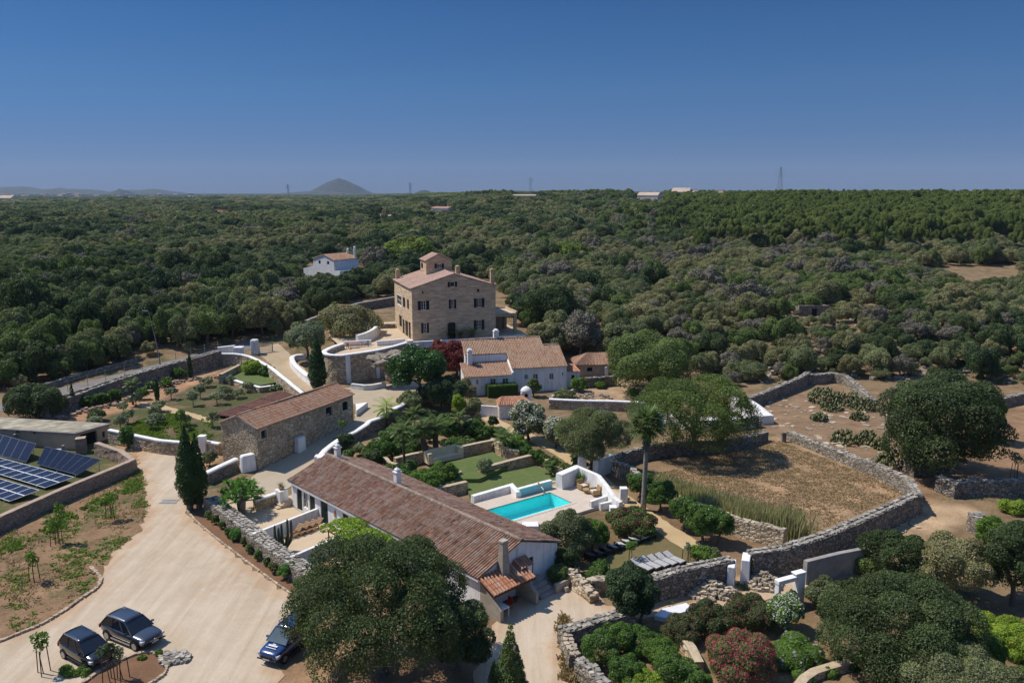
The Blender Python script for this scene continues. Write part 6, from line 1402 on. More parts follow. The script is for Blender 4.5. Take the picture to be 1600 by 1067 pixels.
# ---- pool garden planting
gs = ((596, 722, 682, 46, 'citrus'), (614, 716, 690, 44, 'citrus'), (585, 738, 702, 40, 'holm'), (648, 700, 664, 40, 'citrus'), (702, 690, 652, 40, 'bright'), (722, 688, 660, 40, 'holm'), (738, 690, 654, 38, 'citrus'), (752, 694, 668, 34, 'citrus'), (771, 668, 648, 18, 'holm_dark'),
      (630, 772, 728, 54, 'citrus'), (657, 778, 734, 60, 'bright'), (644, 760, 736, 40, 'lentisc'), (690, 757, 722, 46, 'bright'), (676, 768, 742, 36, 'citrus'), (803, 704, 678, 40, 'bright'), (818, 716, 690, 36, 'citrus'), (836, 724, 700, 28, 'citrus'), (864, 738, 712, 28, 'citrus'), (882, 742, 722, 26, 'lentisc'),
      (540, 702, 676, 30, 'holm_dark'), (546, 718, 700, 20, 'citrus'), (562, 712, 690, 24, 'olive'), (672, 668, 640, 36, 'holm'), (630, 672, 645, 34, 'lentisc'), (760, 690, 662, 30, 'bright'), (700, 702, 684, 26, 'holm'), (575, 716, 696, 26, 'lentisc'), (625, 700, 676, 30, 'citrus'), (672, 690, 672, 26, 'lentisc'), (845, 716, 704, 16, 'olive'), (905, 735, 712, 26, 'holm'), (890, 700, 680, 30, 'holm_dark'))
gl = ('shrub left of the slender palm', 'shrub right behind the slender palm', 'dark shrub above the long house ridge', 'bushy shrub behind the two stocky palms', 'bright shrub behind the cream bench wall', 'dark shrub above the terrace wall', 'leafy shrub near the head of the garden path', 'shrub beside the garden path bend', 'tiny clipped dark tree by the white shed',
      'citrus bush behind the left roof slope', 'bright citrus bush behind the rear roof chimney', 'feathery bush between the bench and the roof', 'bright sapling on the upper lawn edge', 'bush at the gap of the lawn walls', 'bright shrub along the garden path left side', 'shrub along the path beyond the upper lawn', 'small shrub at the end of the dark faced wall', 'small shrub on the lower lawn corner', 'little shrub beside the thick white wall',
      'dark round shrub inside the lane wall', 'small shrub below the dark round lane shrub', 'grey shrub under the lane wall', 'dark shrub under the magnolia', 'shrub by the lane wall near the magnolia', 'bright shrub at the path edge', 'dark low shrub right of the stocky palms', 'low shrub left in the palm garden', 'citrus shrub near the slender palm', 'low shrub between the stocky palms', 'tiny silver shrub at the path', 'dark shrub in front of the dark olive', 'dark shrub under the white oleander')
for i, ((a, b, c, w, mt), lb) in enumerate(zip(gs, gl)): plant('garden_shrub', a, b, c, w, mt, lb, 'shrub', clear=.08, group='shrubs of the palm garden', seed=100 + i, K=11)
for i, (a, b, c, w, mt) in enumerate(((608, 700, 668, 34, 'citrus'), (620, 688, 660, 32, 'lentisc'), (640, 715, 690, 30, 'citrus'), (655, 708, 682, 34, 'holm'), (695, 672, 644, 34, 'citrus'), (712, 704, 680, 34, 'citrus'), (730, 706, 682, 34, 'lentisc'), (745, 676, 650, 30, 'holm'), (590, 706, 684, 30, 'lentisc'), (780, 690, 668, 28, 'citrus'), (792, 700, 676, 28, 'bright'), (612, 752, 722, 36, 'lentisc'), (668, 756, 730, 36, 'citrus'), (705, 752, 726, 30, 'bright'), (640, 742, 716, 30, 'citrus'), (850, 728, 708, 22, 'citrus'), (905, 725, 705, 24, 'lentisc'))):
    plant('garden_shrub', a, b, c, w, mt, 'leafy garden shrub among the dense planting of the palm garden', 'shrub', clear=.05, group='dense planting of the palm garden', seed=320 + i, K=9)
plant('sapling', 757, 748, 714, 30, 'olive_young', 'thin young tree on the grass gap between the lawns', seed=140, clear=.4, cover=.9, K=7)
# ---- trees around the house
plant('magnolia_tree', 655, 620, 541, 92, 'magnolia', 'large glossy dark green tree over the upper yard', clear=.2, seed=141, K=22, aspect=.6)
plant('red_tree', 714, 592, 528, 72, 'red_leaf', 'dark red leaved tree beside the white farmhouse', clear=.15, seed=142, K=16)
plant('red_tree', 690, 572, 530, 46, 'red_leaf', 'dark red shrub crown showing above the magnolia below the mansion wall', clear=.1, seed=314)
for i, (a, b, c, w, mt, lb) in enumerate(((690, 640, 588, 74, 'holm_dark', 'shady dark shrub mass below the magnolia'), (720, 634, 592, 54, 'dry_olive', 'yellowish green tree in front of the farmhouse annex'), (716, 652, 614, 26, 'lime', 'small light green conical tree below the red tree'), (740, 648, 622, 28, 'olive', 'grey shrub at the garden gate'), (640, 640, 612, 40, 'olive', 'grey green climbing shrub on the lane wall'))):
    plant('yard_tree', a, b, c, w, mt, lb, clear=.12, seed=143 + i)
plant('olive_tree', 482, 562, 500, 64, 'olive_young', 'silvery olive tree behind the tall cypress', clear=.2, seed=150, K=14)
plant('cypress', 497, 606, 526, 31, 'cypress', 'tall single cypress at the foot of the curved retaining wall', style='column', clear=.02, seed=151, cover=2.6)
plant('evergreen_tree', 546, 532, 478, 100, 'dry_olive', 'broad evergreen tree behind the round terrace', clear=.15, seed=152, K=20)
plant('cypress', 297, 797, 668, 38, 'cypress', 'left and taller of the two driveway cypresses', style='column', clear=.14, seed=153, cover=2.6, group='driveway cypresses')
plant('cypress', 312, 795, 680, 32, 'cypress', 'right and shorter of the two driveway cypresses', style='column', clear=.14, seed=154, cover=2.6, group='driveway cypresses')
plant('round_bush', 56, 652, 598, 90, 'holm', 'large round dark bush at the left end of the grove wall', 'bush', clear=.05, seed=155, K=18)
plant('garden_shrub', 152, 658, 636, 28, 'olive', 'grey green shrub behind the shed roof', 'shrub', clear=.05, seed=156)
for i, (a, b, c, w, mt, lb) in enumerate(((395, 588, 562, 36, 'lime', 'yellow green shrub in the raised lawn bed'), (417, 592, 570, 26, 'citrus', 'shrub at the right end of the raised lawn'), (431, 614, 600, 20, 'oleander', 'small white flowering bush below the raised lawn'), (328, 728, 703, 24, 'olive', 'grey shrub in front of the barn gable'), (200, 700, 664, 26, 'citrus', 'young green tree in front of the white capped grove wall'), (905, 612, 588, 28, 'bright', 'bright bush at the right end of the farmhouse'), (938, 606, 596, 22, 'bright', 'low bright plant on the wall below the outbuilding'), (834, 620, 588, 24, 'lentisc', 'ivy clad column in front of the farmhouse windows'), (990, 622, 606, 20, 'bright', 'small bright bush behind the white coped wall'), (880, 622, 608, 40, 'olive', 'low grey shrub in the rockery right of the farmhouse'))):
    plant('garden_shrub', a, b, c, w, mt, lb, 'shrub', clear=.05, seed=160 + i, flowers='petal_white' if i == 2 else None)
plant('green_tree', 1014, 610, 524, 146, 'lentisc', 'large rich green tree right of the small outbuilding', clear=.0, seed=172, K=24)
# clipped hedge
a_, b_ = GT(762, 622), GT(806, 619)
T = thing('clipped_hedge', ((a_[0] + b_[0]) / 2, (a_[1] + b_[1]) / 2 + .8, 0), 'dark green clipped box hedge in front of the farmhouse annex', 'hedge', None, math.atan2(b_[1] - a_[1], b_[0] - a_[0]))
rgn = np.random.default_rng(3); n_ = 9000; hx, hy, hz = 2.25, .85, 1.75; q = rgn.uniform(-1, 1, (n_, 3)); f_ = rgn.integers(0, 5, n_); nn = np.zeros((n_, 3))
for k in range(n_):
    j = f_[k]
    if j == 4: q[k, 2] = 1; nn[k, 2] = 1
    else: q[k, j % 2] = 1 if j < 2 else -1; nn[k, j % 2] = q[k, j % 2]
P_ = q * (hx, hy, hz / 2) + (0, 0, hz / 2) + rgn.normal(0, .03, (n_, 3)); V_, F_ = leaf_quads(rgn, P_, nn, .16, .6, nmix=.4)
mesh_np('foliage', V_, F_, M['citrus'], T, None, rgn.uniform(0, .6, n_)); mb = MB(); mb.box(-hx * .93, hx * .93, -hy * .9, hy * .9, 0, hz * .95); mb.build('core', M['cypress'], T)
# ---- saplings with stakes
def sapling(px, pyb, pyt, wpx, label, mat='bright', seed=1, stakes=3, group='staked saplings'):
    g = GT(px, pyb); s = ppm(*g); T = thing('sapling', g, label, 'sapling', group); rg = random.Random(seed); ht = up(pyt, g[1]) - g[2]; r = wpx / 2 / s * .82
    lob = [(rg.uniform(-.5, .5) * r, rg.uniform(-.5, .5) * r, ht * rg.uniform(.66, .9), r * .5, r * .5, ht * .13) for _ in range(7)]
    crown_mesh('crown', mat, lob, .2, seed, 1.0, .45, .6, parent=T); trunk_mesh('trunk', 'stake', ht * .7, .03, lob, rg, T, 3, .03, 5)
    for k in range(stakes):
        a = k * 2.1 + seed; mb = MB(); mb.tube([(math.cos(a) * .42, math.sin(a) * .42, -.1), (math.cos(a) * .34, math.sin(a) * .34, ht * .62)], .035, 6); mb.build('stake', M['stake'], T)
sapling(54, 908, 862, 30, 'staked sapling with a dense crown at the far left of the dry plot', seed=1); sapling(87, 851, 812, 26, 'staked sapling left of the pair in the dry plot', seed=2); sapling(98, 848, 785, 24, 'taller thin sapling right of the pair in the dry plot', seed=3, stakes=1)
sapling(173, 812, 772, 34, 'staked sapling nearest the driveway bend', seed=4); sapling(68, 1052, 990, 32, 'staked sapling at the bottom left beside the black car', seed=5)
sapling(172, 1066, 1002, 40, 'staked sapling with a dark round crown in front of the black car', 'holm', seed=6); sapling(192, 1062, 1012, 28, 'thin sparse sapling on the planted island between the two cars', 'olive_young', seed=7)
sapling(985, 880, 842, 24, 'small sapling between the two rows of sunbeds', seed=8, stakes=1, group='saplings by the sunbeds'); sapling(1073, 878, 846, 14, 'bare staked sapling at the path edge by the sunbeds', 'olive_young', seed=9, group='saplings by the sunbeds'); sapling(535, 688, 656, 16, 'thin sapling inside the lane wall', seed=10, stakes=1, group='saplings by the lane'); sapling(1585, 750, 708, 26, 'lone staked sapling in the bare field at the right edge', 'olive_young', seed=11)
# ---- olive grove
og = ((194, 645, 630), (200, 662, 640), (188, 672, 650), (243, 655, 632), (250, 643, 627), (237, 672, 655), (268, 624, 606), (302, 634, 612), (313, 622, 600), (322, 605, 592), (340, 632, 612), (352, 622, 604), (388, 612, 598), (357, 618, 608), (333, 668, 644), (292, 665, 648), (283, 672, 640), (247, 663, 646), (150, 668, 650), (213, 634, 618), (372, 622, 610), (362, 600, 588))
od = ('above the grove wall, left cluster', 'in the middle of the left cluster', 'lowest of the left cluster', 'upper tree of the central trio', 'topmost by the sandy strip in the centre', 'lowest of the central trio', 'beside the small cypress right of the rubble row', 'in the upper right rank, front', 'in the upper right rank, behind', 'nearest the rubble row at the top', 'left of the rusty canopy, front', 'left of the rusty canopy, behind', 'at the foot of the raised lawn', 'between the canopy and raised lawn', 'beside the barn gable', 'on the green patch right', 'leafy green shrub form on the green patch', 'inner tree of the central trio', 'behind the farm shed', 'next to the little palm', 'right of the canopy corner', 'small one under the raised lawn wall')
for i, ((a, b, c), d_) in enumerate(zip(og, od)): plant('young_olive', a, b, c - 2, 19 + (i * 7) % 8, 'olive_young' if i != 16 else 'citrus', 'small silvery young olive tree ' + d_, clear=.3, group='young olive trees in the grove', seed=180 + i, K=8, cover=.8, rad=.06)
for a, b, c, w, lb in ((115, 640, 598, 9, 'slim dark cypress left of the little palm'), (246, 626, 592, 9, 'slim dark cypress by the sandy strip'), (298, 592, 550, 8, 'slim dark cypress against the upper grove wall')): plant('slim_cypress', a, b, c, w, 'cypress', lb, 'cypress', 'column', .02, 'slim cypresses along the grove wall', seed=a, cover=2.6)
for i, (a, b, c, w, lb) in enumerate(((133, 636, 616, 26, 'agave like shrub at the left end of the grove wall'), (160, 632, 612, 24, 'leafy shrub left of the little palm, first'), (180, 627, 606, 26, 'leafy shrub left of the little palm, second'), (235, 610, 596, 18, 'leafy shrub right of the little palm'), (260, 604, 590, 20, 'leafy shrub between the two slim cypresses'), (280, 592, 574, 22, 'leafy shrub left of the last slim cypress'), (222, 624, 604, 20, 'leafy plant beneath the little palm'))):
    plant('wall_shrub', a, b, c, w, 'citrus', lb, 'shrub', clear=.02, group='leafy shrubs along the grove wall', seed=210 + i, aspect=.25, lpx=4, trunk=False, K=8)
# ---- shrubs in the bed beside the wide wall
bs = ((90, 150, 12), (130, 180, 14), (165, 205, 12), (200, 250, 15), (245, 268, 24), (288, 295, 14), (312, 338, 15), (362, 372, 16), (408, 405, 13), (445, 445, 18), (522, 470, 32), (572, 525, 16), (110, 165, 9), (225, 262, 12), (430, 425, 10))
for i, (x, y, w) in enumerate(bs): plant('bed_shrub', 300 + x / 3.475, 760 + y / 3.475 + 7, 760 + y / 3.475 - w * .62, w, 'yucca' if w > 20 else ('lentisc', 'citrus', 'oleander')[i % 3], 'small green shrub number-free in the strip bed' if 0 else ('spiky green plant in the strip bed, ' + ('upper' if i < 6 else 'lower and largest') if w > 20 else 'low green shrub planted in the strip bed along the wide dry stone wall'), 'shrub', clear=.03, group='spiky plants of the strip bed' if w > 20 else 'shrubs of the strip bed', seed=230 + i, trunk=False, K=8, aspect=.25 if w > 20 else .5, flowers='red_leaf' if i % 4 == 1 else None)
for i, (a, b, c, w, lb) in enumerate(((108, 1052, 1036, 34, 'bright green shrub at the front of the black car, left'), (130, 1052, 1038, 28, 'bright green shrub at the front of the black car, right'), (222, 1030, 1022, 14, 'little weed clump on the planted island'), (250, 1023, 1012, 14, 'small weed clump by the rubble at the grey car'))): plant('weed_shrub', a, b, c, w, 'bright', lb, 'shrub', 'low', 0, seed=250 + i, trunk=False)
# ---------------------------------------------------------------- palms, yucca, cactus, prickly pears
def frond(V, Fq, T_, base, az, el, L, rg, nleaf=22, lw=.05, ll=.5, droop=.9, fan=False, t=.5):
    d0 = Vector((math.cos(az) * math.cos(el), math.sin(az) * math.cos(el), math.sin(el))); sd = Vector((-math.sin(az), math.cos(az), 0)); p = Vector(base); pts = []
    n = 8
    for i in range(n + 1): pts.append(p.copy()); e = el - droop * (i / n) ** 1.3; p = p + Vector((math.cos(az) * math.cos(e), math.sin(az) * math.cos(e), math.sin(e))) * (L / n)
    def quad(a, b, w):
        dd = (b - a).normalized(); s = dd.cross(Vector((0, 0, 1))); s = s.normalized() if s.length > 1e-3 else sd; k = len(V); m = a.lerp(b, .45)
        V.extend([tuple(a), tuple(m - s * w), tuple(b), tuple(m + s * w)]); Fq.append((k, k + 1, k + 2, k + 3)); T_.append(min(1, max(0, t + rg.gauss(0, .15))))
    if fan:
        c = pts[5]; quad(pts[0], c, .03); dr = (pts[6] - pts[4]).normalized()
        for i in range(13):
            a = (i / 12 - .5) * 3.6; v = dr * math.cos(a) + sd * math.sin(a); quad(c, c + v * L * .62 + Vector((0, 0, -.12 * L * rg.uniform(.3, 1.2))), .085)
    else:
        for i in range(n): quad(pts[i], pts[i + 1], .03)
        for k in range(nleaf):
            f = .15 + .85 * k / nleaf; i = min(n - 1, int(f * n)); q = pts[i].lerp(pts[i + 1], f * n - i); dd = (pts[i + 1] - pts[i]).normalized(); l_ = ll * math.sin(math.pi * (.15 + .8 * f)) + .1
            for s in (-1, 1): quad(q, q + (sd * s * .85 + dd * .55 + Vector((0, 0, -.3))) * l_, lw)
def palm(px, pyb, pyc, wpx, label, kind='feather', trad=.16, nf=26, seed=1, lean=0, skirt=False, group=None, mat='palm'):
    g = GT(px, pyb); s = ppm(*g); T = thing(kind + '_palm' if kind == 'fan' else 'palm_tree', g, label, 'palm', group); rg = random.Random(seed); ht = up(pyc, g[1]) - g[2]; L = wpx / 2 / s * 1.15
    mb = MB(); n = 9; tp = [(lean * math.sin(i / n * 1.5) * ht * .25, 0, ht * i / n - .1) for i in range(n + 1)]; mb.tube(tp, [trad * (1.35 - .5 * i / n + (.06 if i % 2 else 0)) for i in range(n + 1)], 9); mb.build('trunk', M['palm_bark' if kind != 'fan' else 'bark_grey'], T, smooth=True)
    V, Fq, T_ = [], [], []; top = (tp[-1][0], tp[-1][1], tp[-1][2])
    for i in range(nf):
        f = i / nf; frond(V, Fq, T_, top, i * 2.4 + rg.uniform(-.2, .2), R(78) - f * R(105), L * rg.uniform(.85, 1.1), rg, 20, max(.03, .5 / s), L * .3, .9 if kind != 'fan' else .5, kind == 'fan', .75 - .5 * f)
    mesh_np('fronds', V, Fq, M[mat], T, None, T_)
    if skirt:
        V, Fq, T_ = [], [], []
        for i in range(60): frond(V, Fq, T_, (top[0], top[1], top[2] - rg.uniform(.1, 1.9)), rg.uniform(0, 6.3), R(-70), .75, rg, 4, .04, .2, .3, True, rg.random())
        mesh_np('dead_frond_skirt', V, Fq, M['twig'], T, None, T_)
palm(1005, 797, 660, 50, 'tall fan palm with a shaggy trunk beside the garden steps', 'fan', .2, 50, 1, .05, True)
palm(632, 742, 672, 44, 'slender feather palm behind the long house ridge', seed=2, trad=.12, nf=22); palm(668, 722, 668, 42, 'left of the two stocky palms, leaning trunk', seed=3, trad=.3, nf=30, lean=-.5, group='stocky palms'); palm(681, 716, 665, 44, 'right of the two stocky palms, upright trunk', seed=4, trad=.3, nf=30, group='stocky palms')
palm(789, 714, 682, 40, 'small dark palm beside the garden path', seed=5, trad=.14, nf=20); palm(718, 692, 652, 34, 'thin palm between the stocky palms and the path', seed=6, trad=.09, nf=16); palm(605, 668, 636, 44, 'pale feathery palm on the lane wall', seed=7, trad=.1, nf=18, mat='lime'); palm(208, 632, 600, 26, 'little palm in front of the upper grove wall', seed=8, trad=.12, nf=18); palm(648, 668, 645, 36, 'low palm left of the magnolia shade', seed=9, trad=.12, nf=18); palm(860, 745, 728, 24, 'young palm on the lower lawn corner', seed=10, trad=.08, nf=12)
for px, lb in ((691, 'left of the arched door'), (701, 'just left of the arched door, small'), (719, 'right of the arched door'), (738, 'below the right ground floor window')):
    T = thing('potted_palm', (*G(px, 529, TZ), TZ), 'green potted palm on the mansion terrace ' + lb, 'potted plant', 'potted palms before the mansion'); mb = MB(); mb.lathe([(.25, 0), (.35, .5), (.3, .5)]); mb.build('pot', M['terracotta'], T); V, Fq, T_ = [], [], []; rg = random.Random(px)
    for i in range(16): frond(V, Fq, T_, (0, 0, .5), i * 2.4, R(80) - i * R(3), 1.9 if px != 701 else 1.1, rg, 10, .07, .4, .7)
    mesh_np('fronds', V, Fq, M['bright'], T, None, T_)
def rosette(V, Fq, T_, c, r, n, rg, w=.03):
    for i in range(n): frond(V, Fq, T_, c, rg.uniform(0, 6.3), rg.uniform(-.5, 1.5), r * rg.uniform(.8, 1.1), rg, 0, .05, 0, .5, False, rg.uniform(.2, .9))
T = thing('yucca_tree', GT(378, 803), 'multi stemmed yucca tree with spiky green heads by the court', 'yucca'); rg = random.Random(4); mb = MB(); V, Fq, T_ = [], [], []
s_ = ppm(*T.location); ht = up(742, T.location.y) - T.location.z
for i in range(44):
    a = i * 2.4; q = math.sqrt((i + .5) / 44); e = (math.cos(a) * q * 1.9, math.sin(a) * q * 1.9, ht * (1 - .45 * q * q) * rg.uniform(.55, 1.0)); m_ = (math.cos(a) * .35, math.sin(a) * .35, ht * .35)
    mb.tube([(math.cos(a) * .2, math.sin(a) * .2, -.1), m_, e], [.13, .1, .07], 6)
    for k in range(34):
        az, el = rg.uniform(0, 6.3), rg.uniform(-.45, 1.4); L = .62 * rg.uniform(.8, 1.15); d = Vector((math.cos(az) * math.cos(el), math.sin(az) * math.cos(el), math.sin(el))); sd = Vector((-math.sin(az), math.cos(az), 0)); c = Vector(e); kk = len(V)
        V += [tuple(c - sd * .035), tuple(c + sd * .035), tuple(c + d * L * .6 + sd * .04 ), tuple(c + d * L + Vector((0, 0, -.12)))]; Fq.append((kk, kk + 1, kk + 2, kk + 3)); T_.append(rg.uniform(.1, 1))
mb.build('stem', M['bark_grey'], T, smooth=True); mesh_np('leaves', V, Fq, M['yucca'], T, None, T_)
T = thing('agave_pot', (*G(441, 775, 1.0), 1.62), 'small grey agave in a bowl on the white court pier', 'potted plant'); T.location = GT(441, 788); T.location.z += 1.6
V, Fq, T_ = [], [], []; rg = random.Random(8)
for k in range(40):
    az, el = rg.uniform(0, 6.3), rg.uniform(.1, 1.3); d = Vector((math.cos(az) * math.cos(el), math.sin(az) * math.cos(el), math.sin(el))); sd = Vector((-math.sin(az), math.cos(az), 0)); c = Vector((0, 0, .15)); kk = len(V); V += [tuple(c - sd * .04), tuple(c + sd * .04), tuple(c + d * .4 + sd * .03), tuple(c + d * .65)]; Fq.append((kk, kk + 1, kk + 2, kk + 3)); T_.append(rg.random())
mesh_np('leaves', V, Fq, M['olive_young'], T, None, T_); mb = MB(); mb.lathe([(.2, 0), (.3, .2), (.26, .2)]); mb.build('pot', M['terracotta'], T)
T = thing('pot_grass', (*G(908, 758, DZ), DZ), 'potted green grasses against the sweeping white wall', 'potted plant'); V, Fq, T_ = [], [], []
for k in range(70):
    az, el = rg.uniform(0, 6.3), rg.uniform(.9, 1.5); L = rg.uniform(.9, 1.4); d = Vector((math.cos(az) * math.cos(el), math.sin(az) * math.cos(el), math.sin(el))); sd = Vector((-math.sin(az), math.cos(az), 0)); c = Vector((rg.uniform(-.4, .4), rg.uniform(-.15, .15), .3)); kk = len(V); V += [tuple(c - sd * .04), tuple(c + sd * .04), tuple(c + d * L * .6 + sd * .03), tuple(c + d * L)]; Fq.append((kk, kk + 1, kk + 2, kk + 3)); T_.append(rg.random())
mesh_np('leaves', V, Fq, M['bright'], T, None, T_); mb = MB(); mb.box(-.5, .5, -.2, .2, 0, .35); mb.build('pot', M['wicker'], T)
T = thing('cactus', GT(445, 862), 'tall columnar cactus with six ribbed arms in the lounger court', 'cactus'); rg = random.Random(2)
for k, (x0, x1, hz) in enumerate(((-.1, -.75, 2.4), (-.05, -.45, 2.2), (0, -.2, 2.5), (.05, .3, 2.9), (.1, .6, 2.8), (.05, .15, 1.6))):
    mb = MB(); mb.tube([(x0 * .6, .1 * k - .2, -.1), (x0, .05 * k, .3), (x1 * .8, .05 * k, .9), (x1, .05 * k, 1.4), (x1, .05 * k, hz - .2), (x1, .05 * k, hz)], [.1, .12, .12, .12, .1, .04], 9); mb.build('arm', M['cactus'], T, smooth=True)
def prickly(px, py, wpx, hm, label, seed):
    g = GT(px, py); s = ppm(*g); r = wpx / 2 / s; T = thing('prickly_pear', g, label, 'cactus', 'prickly pears on the rocky ground'); rg = np.random.default_rng(seed); n = int(150 * max(.6, r * r / 4)); V, Fq, T_ = [], [], []
    for i in range(n):
        a = rg.uniform(0, 6.28); q = math.sqrt(rg.random()); c = np.array((math.cos(a) * q * r, math.sin(a) * q * r, rg.uniform(.05, 1) * hm * (1.05 - .6 * q * q))); w = rg.uniform(.13, .22); l_ = w * 1.7; az = rg.uniform(0, 6.28); tl = rg.uniform(-.7, .7)
        x = np.array((math.cos(az), math.sin(az), 0)); y = np.array((-math.sin(az) * math.sin(tl), math.cos(az) * math.sin(tl), math.cos(tl))); nn = np.cross(x, y); k = len(V)
        ring = [c + x * w * math.cos(b) + y * l_ * math.sin(b) for b in np.linspace(0, 6.2832, 9)[:-1]]; V += [tuple(p - nn * .03) for p in ring] + [tuple(c + nn * .045)] + [tuple(c - nn * .07)]; tt = rg.uniform(0, 1)
        for j in range(0, 8, 2): Fq += [(k + j, k + (j + 1) % 8, k + (j + 2) % 8, k + 8), (k + (j + 2) % 8, k + (j + 1) % 8, k + j, k + 9)]; T_ += [tt, tt]
    mesh_np('pads', V, Fq, M['pear'], T, None, T_)
for i, (a, b, w, hm, lb) in enumerate(((1288, 628, 50, 2.2, 'tall prickly pear clump at the thicket wall, left'), (1325, 632, 44, 2.2, 'tall prickly pear clump at the thicket wall, middle'), (1300, 640, 36, 1.2, 'yellowish low prickly pear in front of the tall clumps'), (1280, 656, 26, 1.0, 'small isolated prickly pear on bare rock'), (1348, 640, 40, 1.8, 'prickly pear clump beside the stone wall, right'), (1320, 692, 42, 1.7, 'prickly pear clump in the middle of the rocky ground'), (1355, 692, 36, 1.6, 'prickly pear clump right of the middle one'), (1390, 728, 44, 1.8, 'prickly pear clump at the left foot of the great tree'), (1342, 655, 28, 1.0, 'low prickly pear patch under the wall'), (1375, 700, 26, 1.2, 'little prickly pear near the great tree'))): prickly(a, b, w, hm, lb, i)
# pergola with vine
pa = [lhp(11.9, -1.0), lhp(17.2, -1.0), lhp(17.2, -3.2), lhp(11.9, -3.2)]; T = thing('vine_pergola', (*lhp(14.5, -2), 0), 'pergola covered by a bright yellow green vine along the long house', 'pergola', None, LH.rotation_euler.z)
for x in (-2.6, 0, 2.6):
    for y in (-1.1,): mb = MB(); mb.tube([(x, y, 0), (x, y, 2.2)], .05, 6); mb.build('post', M['black_metal'], T)
mb = MB(); mb.box(-2.7, 2.7, -1.15, -1.08, 2.2, 2.27); mb.box(-2.7, 2.7, 1.0, 1.07, 2.2, 2.27)
for x in np.linspace(-2.6, 2.6, 7): mb.box(x - .03, x + .03, -1.2, 1.3, 2.273, 2.33)
mb.build('frame', M['black_metal'], T); rg = random.Random(5)
crown_mesh('vine', 'lime', [(rg.uniform(-2.7, 2.7), rg.uniform(-1.2, 1.2), 2.4 + rg.uniform(0, .2), .8, .7, .32) for _ in range(26)], .22, 4, 1.5, .7, .5, parent=T, low=-.3)
# reeds: a strip of tall grass nobody could count
rgn = np.random.default_rng(12); ln = np.array(resample(P((1020, 752), (1060, 775), (1120, 800), (1180, 825), (1240, 838)), .25)); n_ = 9000; k = rgn.integers(0, len(ln), n_); base = ln[k] + rgn.normal(0, .75, (n_, 2)); hgt_ = rgn.uniform(1.2, 2.4, n_) * np.interp(k, [0, len(ln) * .4, len(ln)], [.35, .8, 1.15]); le_ = rgn.normal(0, .28, (n_, 2)); wd = rgn.uniform(.03, .07, n_); az = rgn.uniform(0, 3.14, n_); s2 = np.stack([np.cos(az), np.sin(az)], 1) * wd[:, None]
V_ = np.zeros((n_, 4, 3)); V_[:, 0, :2] = base - s2; V_[:, 1, :2] = base + s2; V_[:, 2, :2] = base + le_ * .6 + s2; V_[:, 3, :2] = base + le_; V_[:, 2, 2] = hgt_ * .7; V_[:, 3, 2] = hgt_
tag(mesh_np('reed_bed', V_.reshape(-1, 3), np.arange(4 * n_).reshape(-1, 4), M['reed'], None, None, rgn.uniform(0, 1, n_)), 'strip of tall pale green reeds between the citrus hedge and the dry field', 'reeds', None, 'stuff')
# grass tufts and weeds
def tufts(name, poly, n, mat, hmin, hmax, seed, label, dens=None, w=.05, clump=14):
    rgn = np.random.default_rng(seed); pts = P(*poly); x0, x1 = min(p[0] for p in pts), max(p[0] for p in pts); y0, y1 = min(p[1] for p in pts), max(p[1] for p in pts)
    c = np.stack([rgn.uniform(x0, x1, n), rgn.uniform(y0, y1, n)], 1); c = c[inpoly(c[:, 0], c[:, 1], pts)]
    f = np.sin(c[:, 0] * .55 + seed) * np.sin(c[:, 1] * .47 + 2 * seed) + .6 * np.sin(c[:, 0] * 1.3 + c[:, 1] * .9) + rgn.normal(0, .35, len(c)); c = c[f > (dens if dens is not None else .1)]
    b = np.repeat(c, clump, 0) + rgn.normal(0, .16, (len(c) * clump, 2)); m = len(b); hg = rgn.uniform(hmin, hmax, m); az = rgn.uniform(0, 3.14, m); s2 = np.stack([np.cos(az), np.sin(az)], 1) * (w * rgn.uniform(.6, 1.4, m))[:, None]; le_ = rgn.normal(0, .12, (m, 2)); z = hh(b[:, 0], b[:, 1])
    V_ = np.zeros((m, 4, 3)); V_[:, 0, :2] = b - s2; V_[:, 1, :2] = b + s2; V_[:, 2, :2] = b + le_ + s2 * .8; V_[:, 3, :2] = b + le_ - s2 * .8; V_[:, :2, 2] = z[:, None] - .02; V_[:, 2:, 2] = (z + hg)[:, None]
    tag(mesh_np(name, V_.reshape(-1, 3), np.arange(4 * m).reshape(-1, 4), M[mat], None, None, rgn.uniform(0, 1, m)), label, 'grass', None, 'stuff')
ZP = ZONES[0][0]
tufts('grass', ZP, 2300, 'grass', .04, .15, 2, 'patchy green weeds over the dry plot beside the driveway', .25, .07)
tufts('dry_grass', ZP, 3000, 'dry_grass', .04, .14, 3, 'dry straw tufts over the plot beside the driveway', .0, .05, 8)
tufts('wall_weeds', ((0, 848), (60, 820), (110, 800), (215, 748), (222, 765), (140, 800), (60, 845), (0, 872)), 900, 'grass', .06, .25, 4, 'patchy green weeds along the foot of the solar yard wall', -.3, .08)
tufts('grass', ((200, 668), (250, 645), (330, 660), (330, 688), (280, 690), (215, 684)), 3200, 'grass', .08, .25, 5, 'green grass patch in the middle of the olive grove', -.1, .08)
tufts('dry_grass', ((1010, 745), (1215, 688), (1345, 738), (1420, 768), (1240, 845), (1120, 790)), 16000, 'dry_grass', .03, .1, 6, 'dry straw over the walled field', -.9, .05, 6)
tufts('weeds', ((870, 985), (880, 960), (900, 1000), (905, 1067), (880, 1067)), 260, 'dry_grass', .1, .4, 7, 'dry weeds by the wooden field gate', -.2, .06)
tufts('yard_weeds', ((1000, 935), (1140, 915), (1215, 905), (1210, 915), (1100, 935), (1010, 955)), 420, 'grass', .06, .25, 8, 'sparse weeds along the foot of the tall dry stone wall', .3, .06)
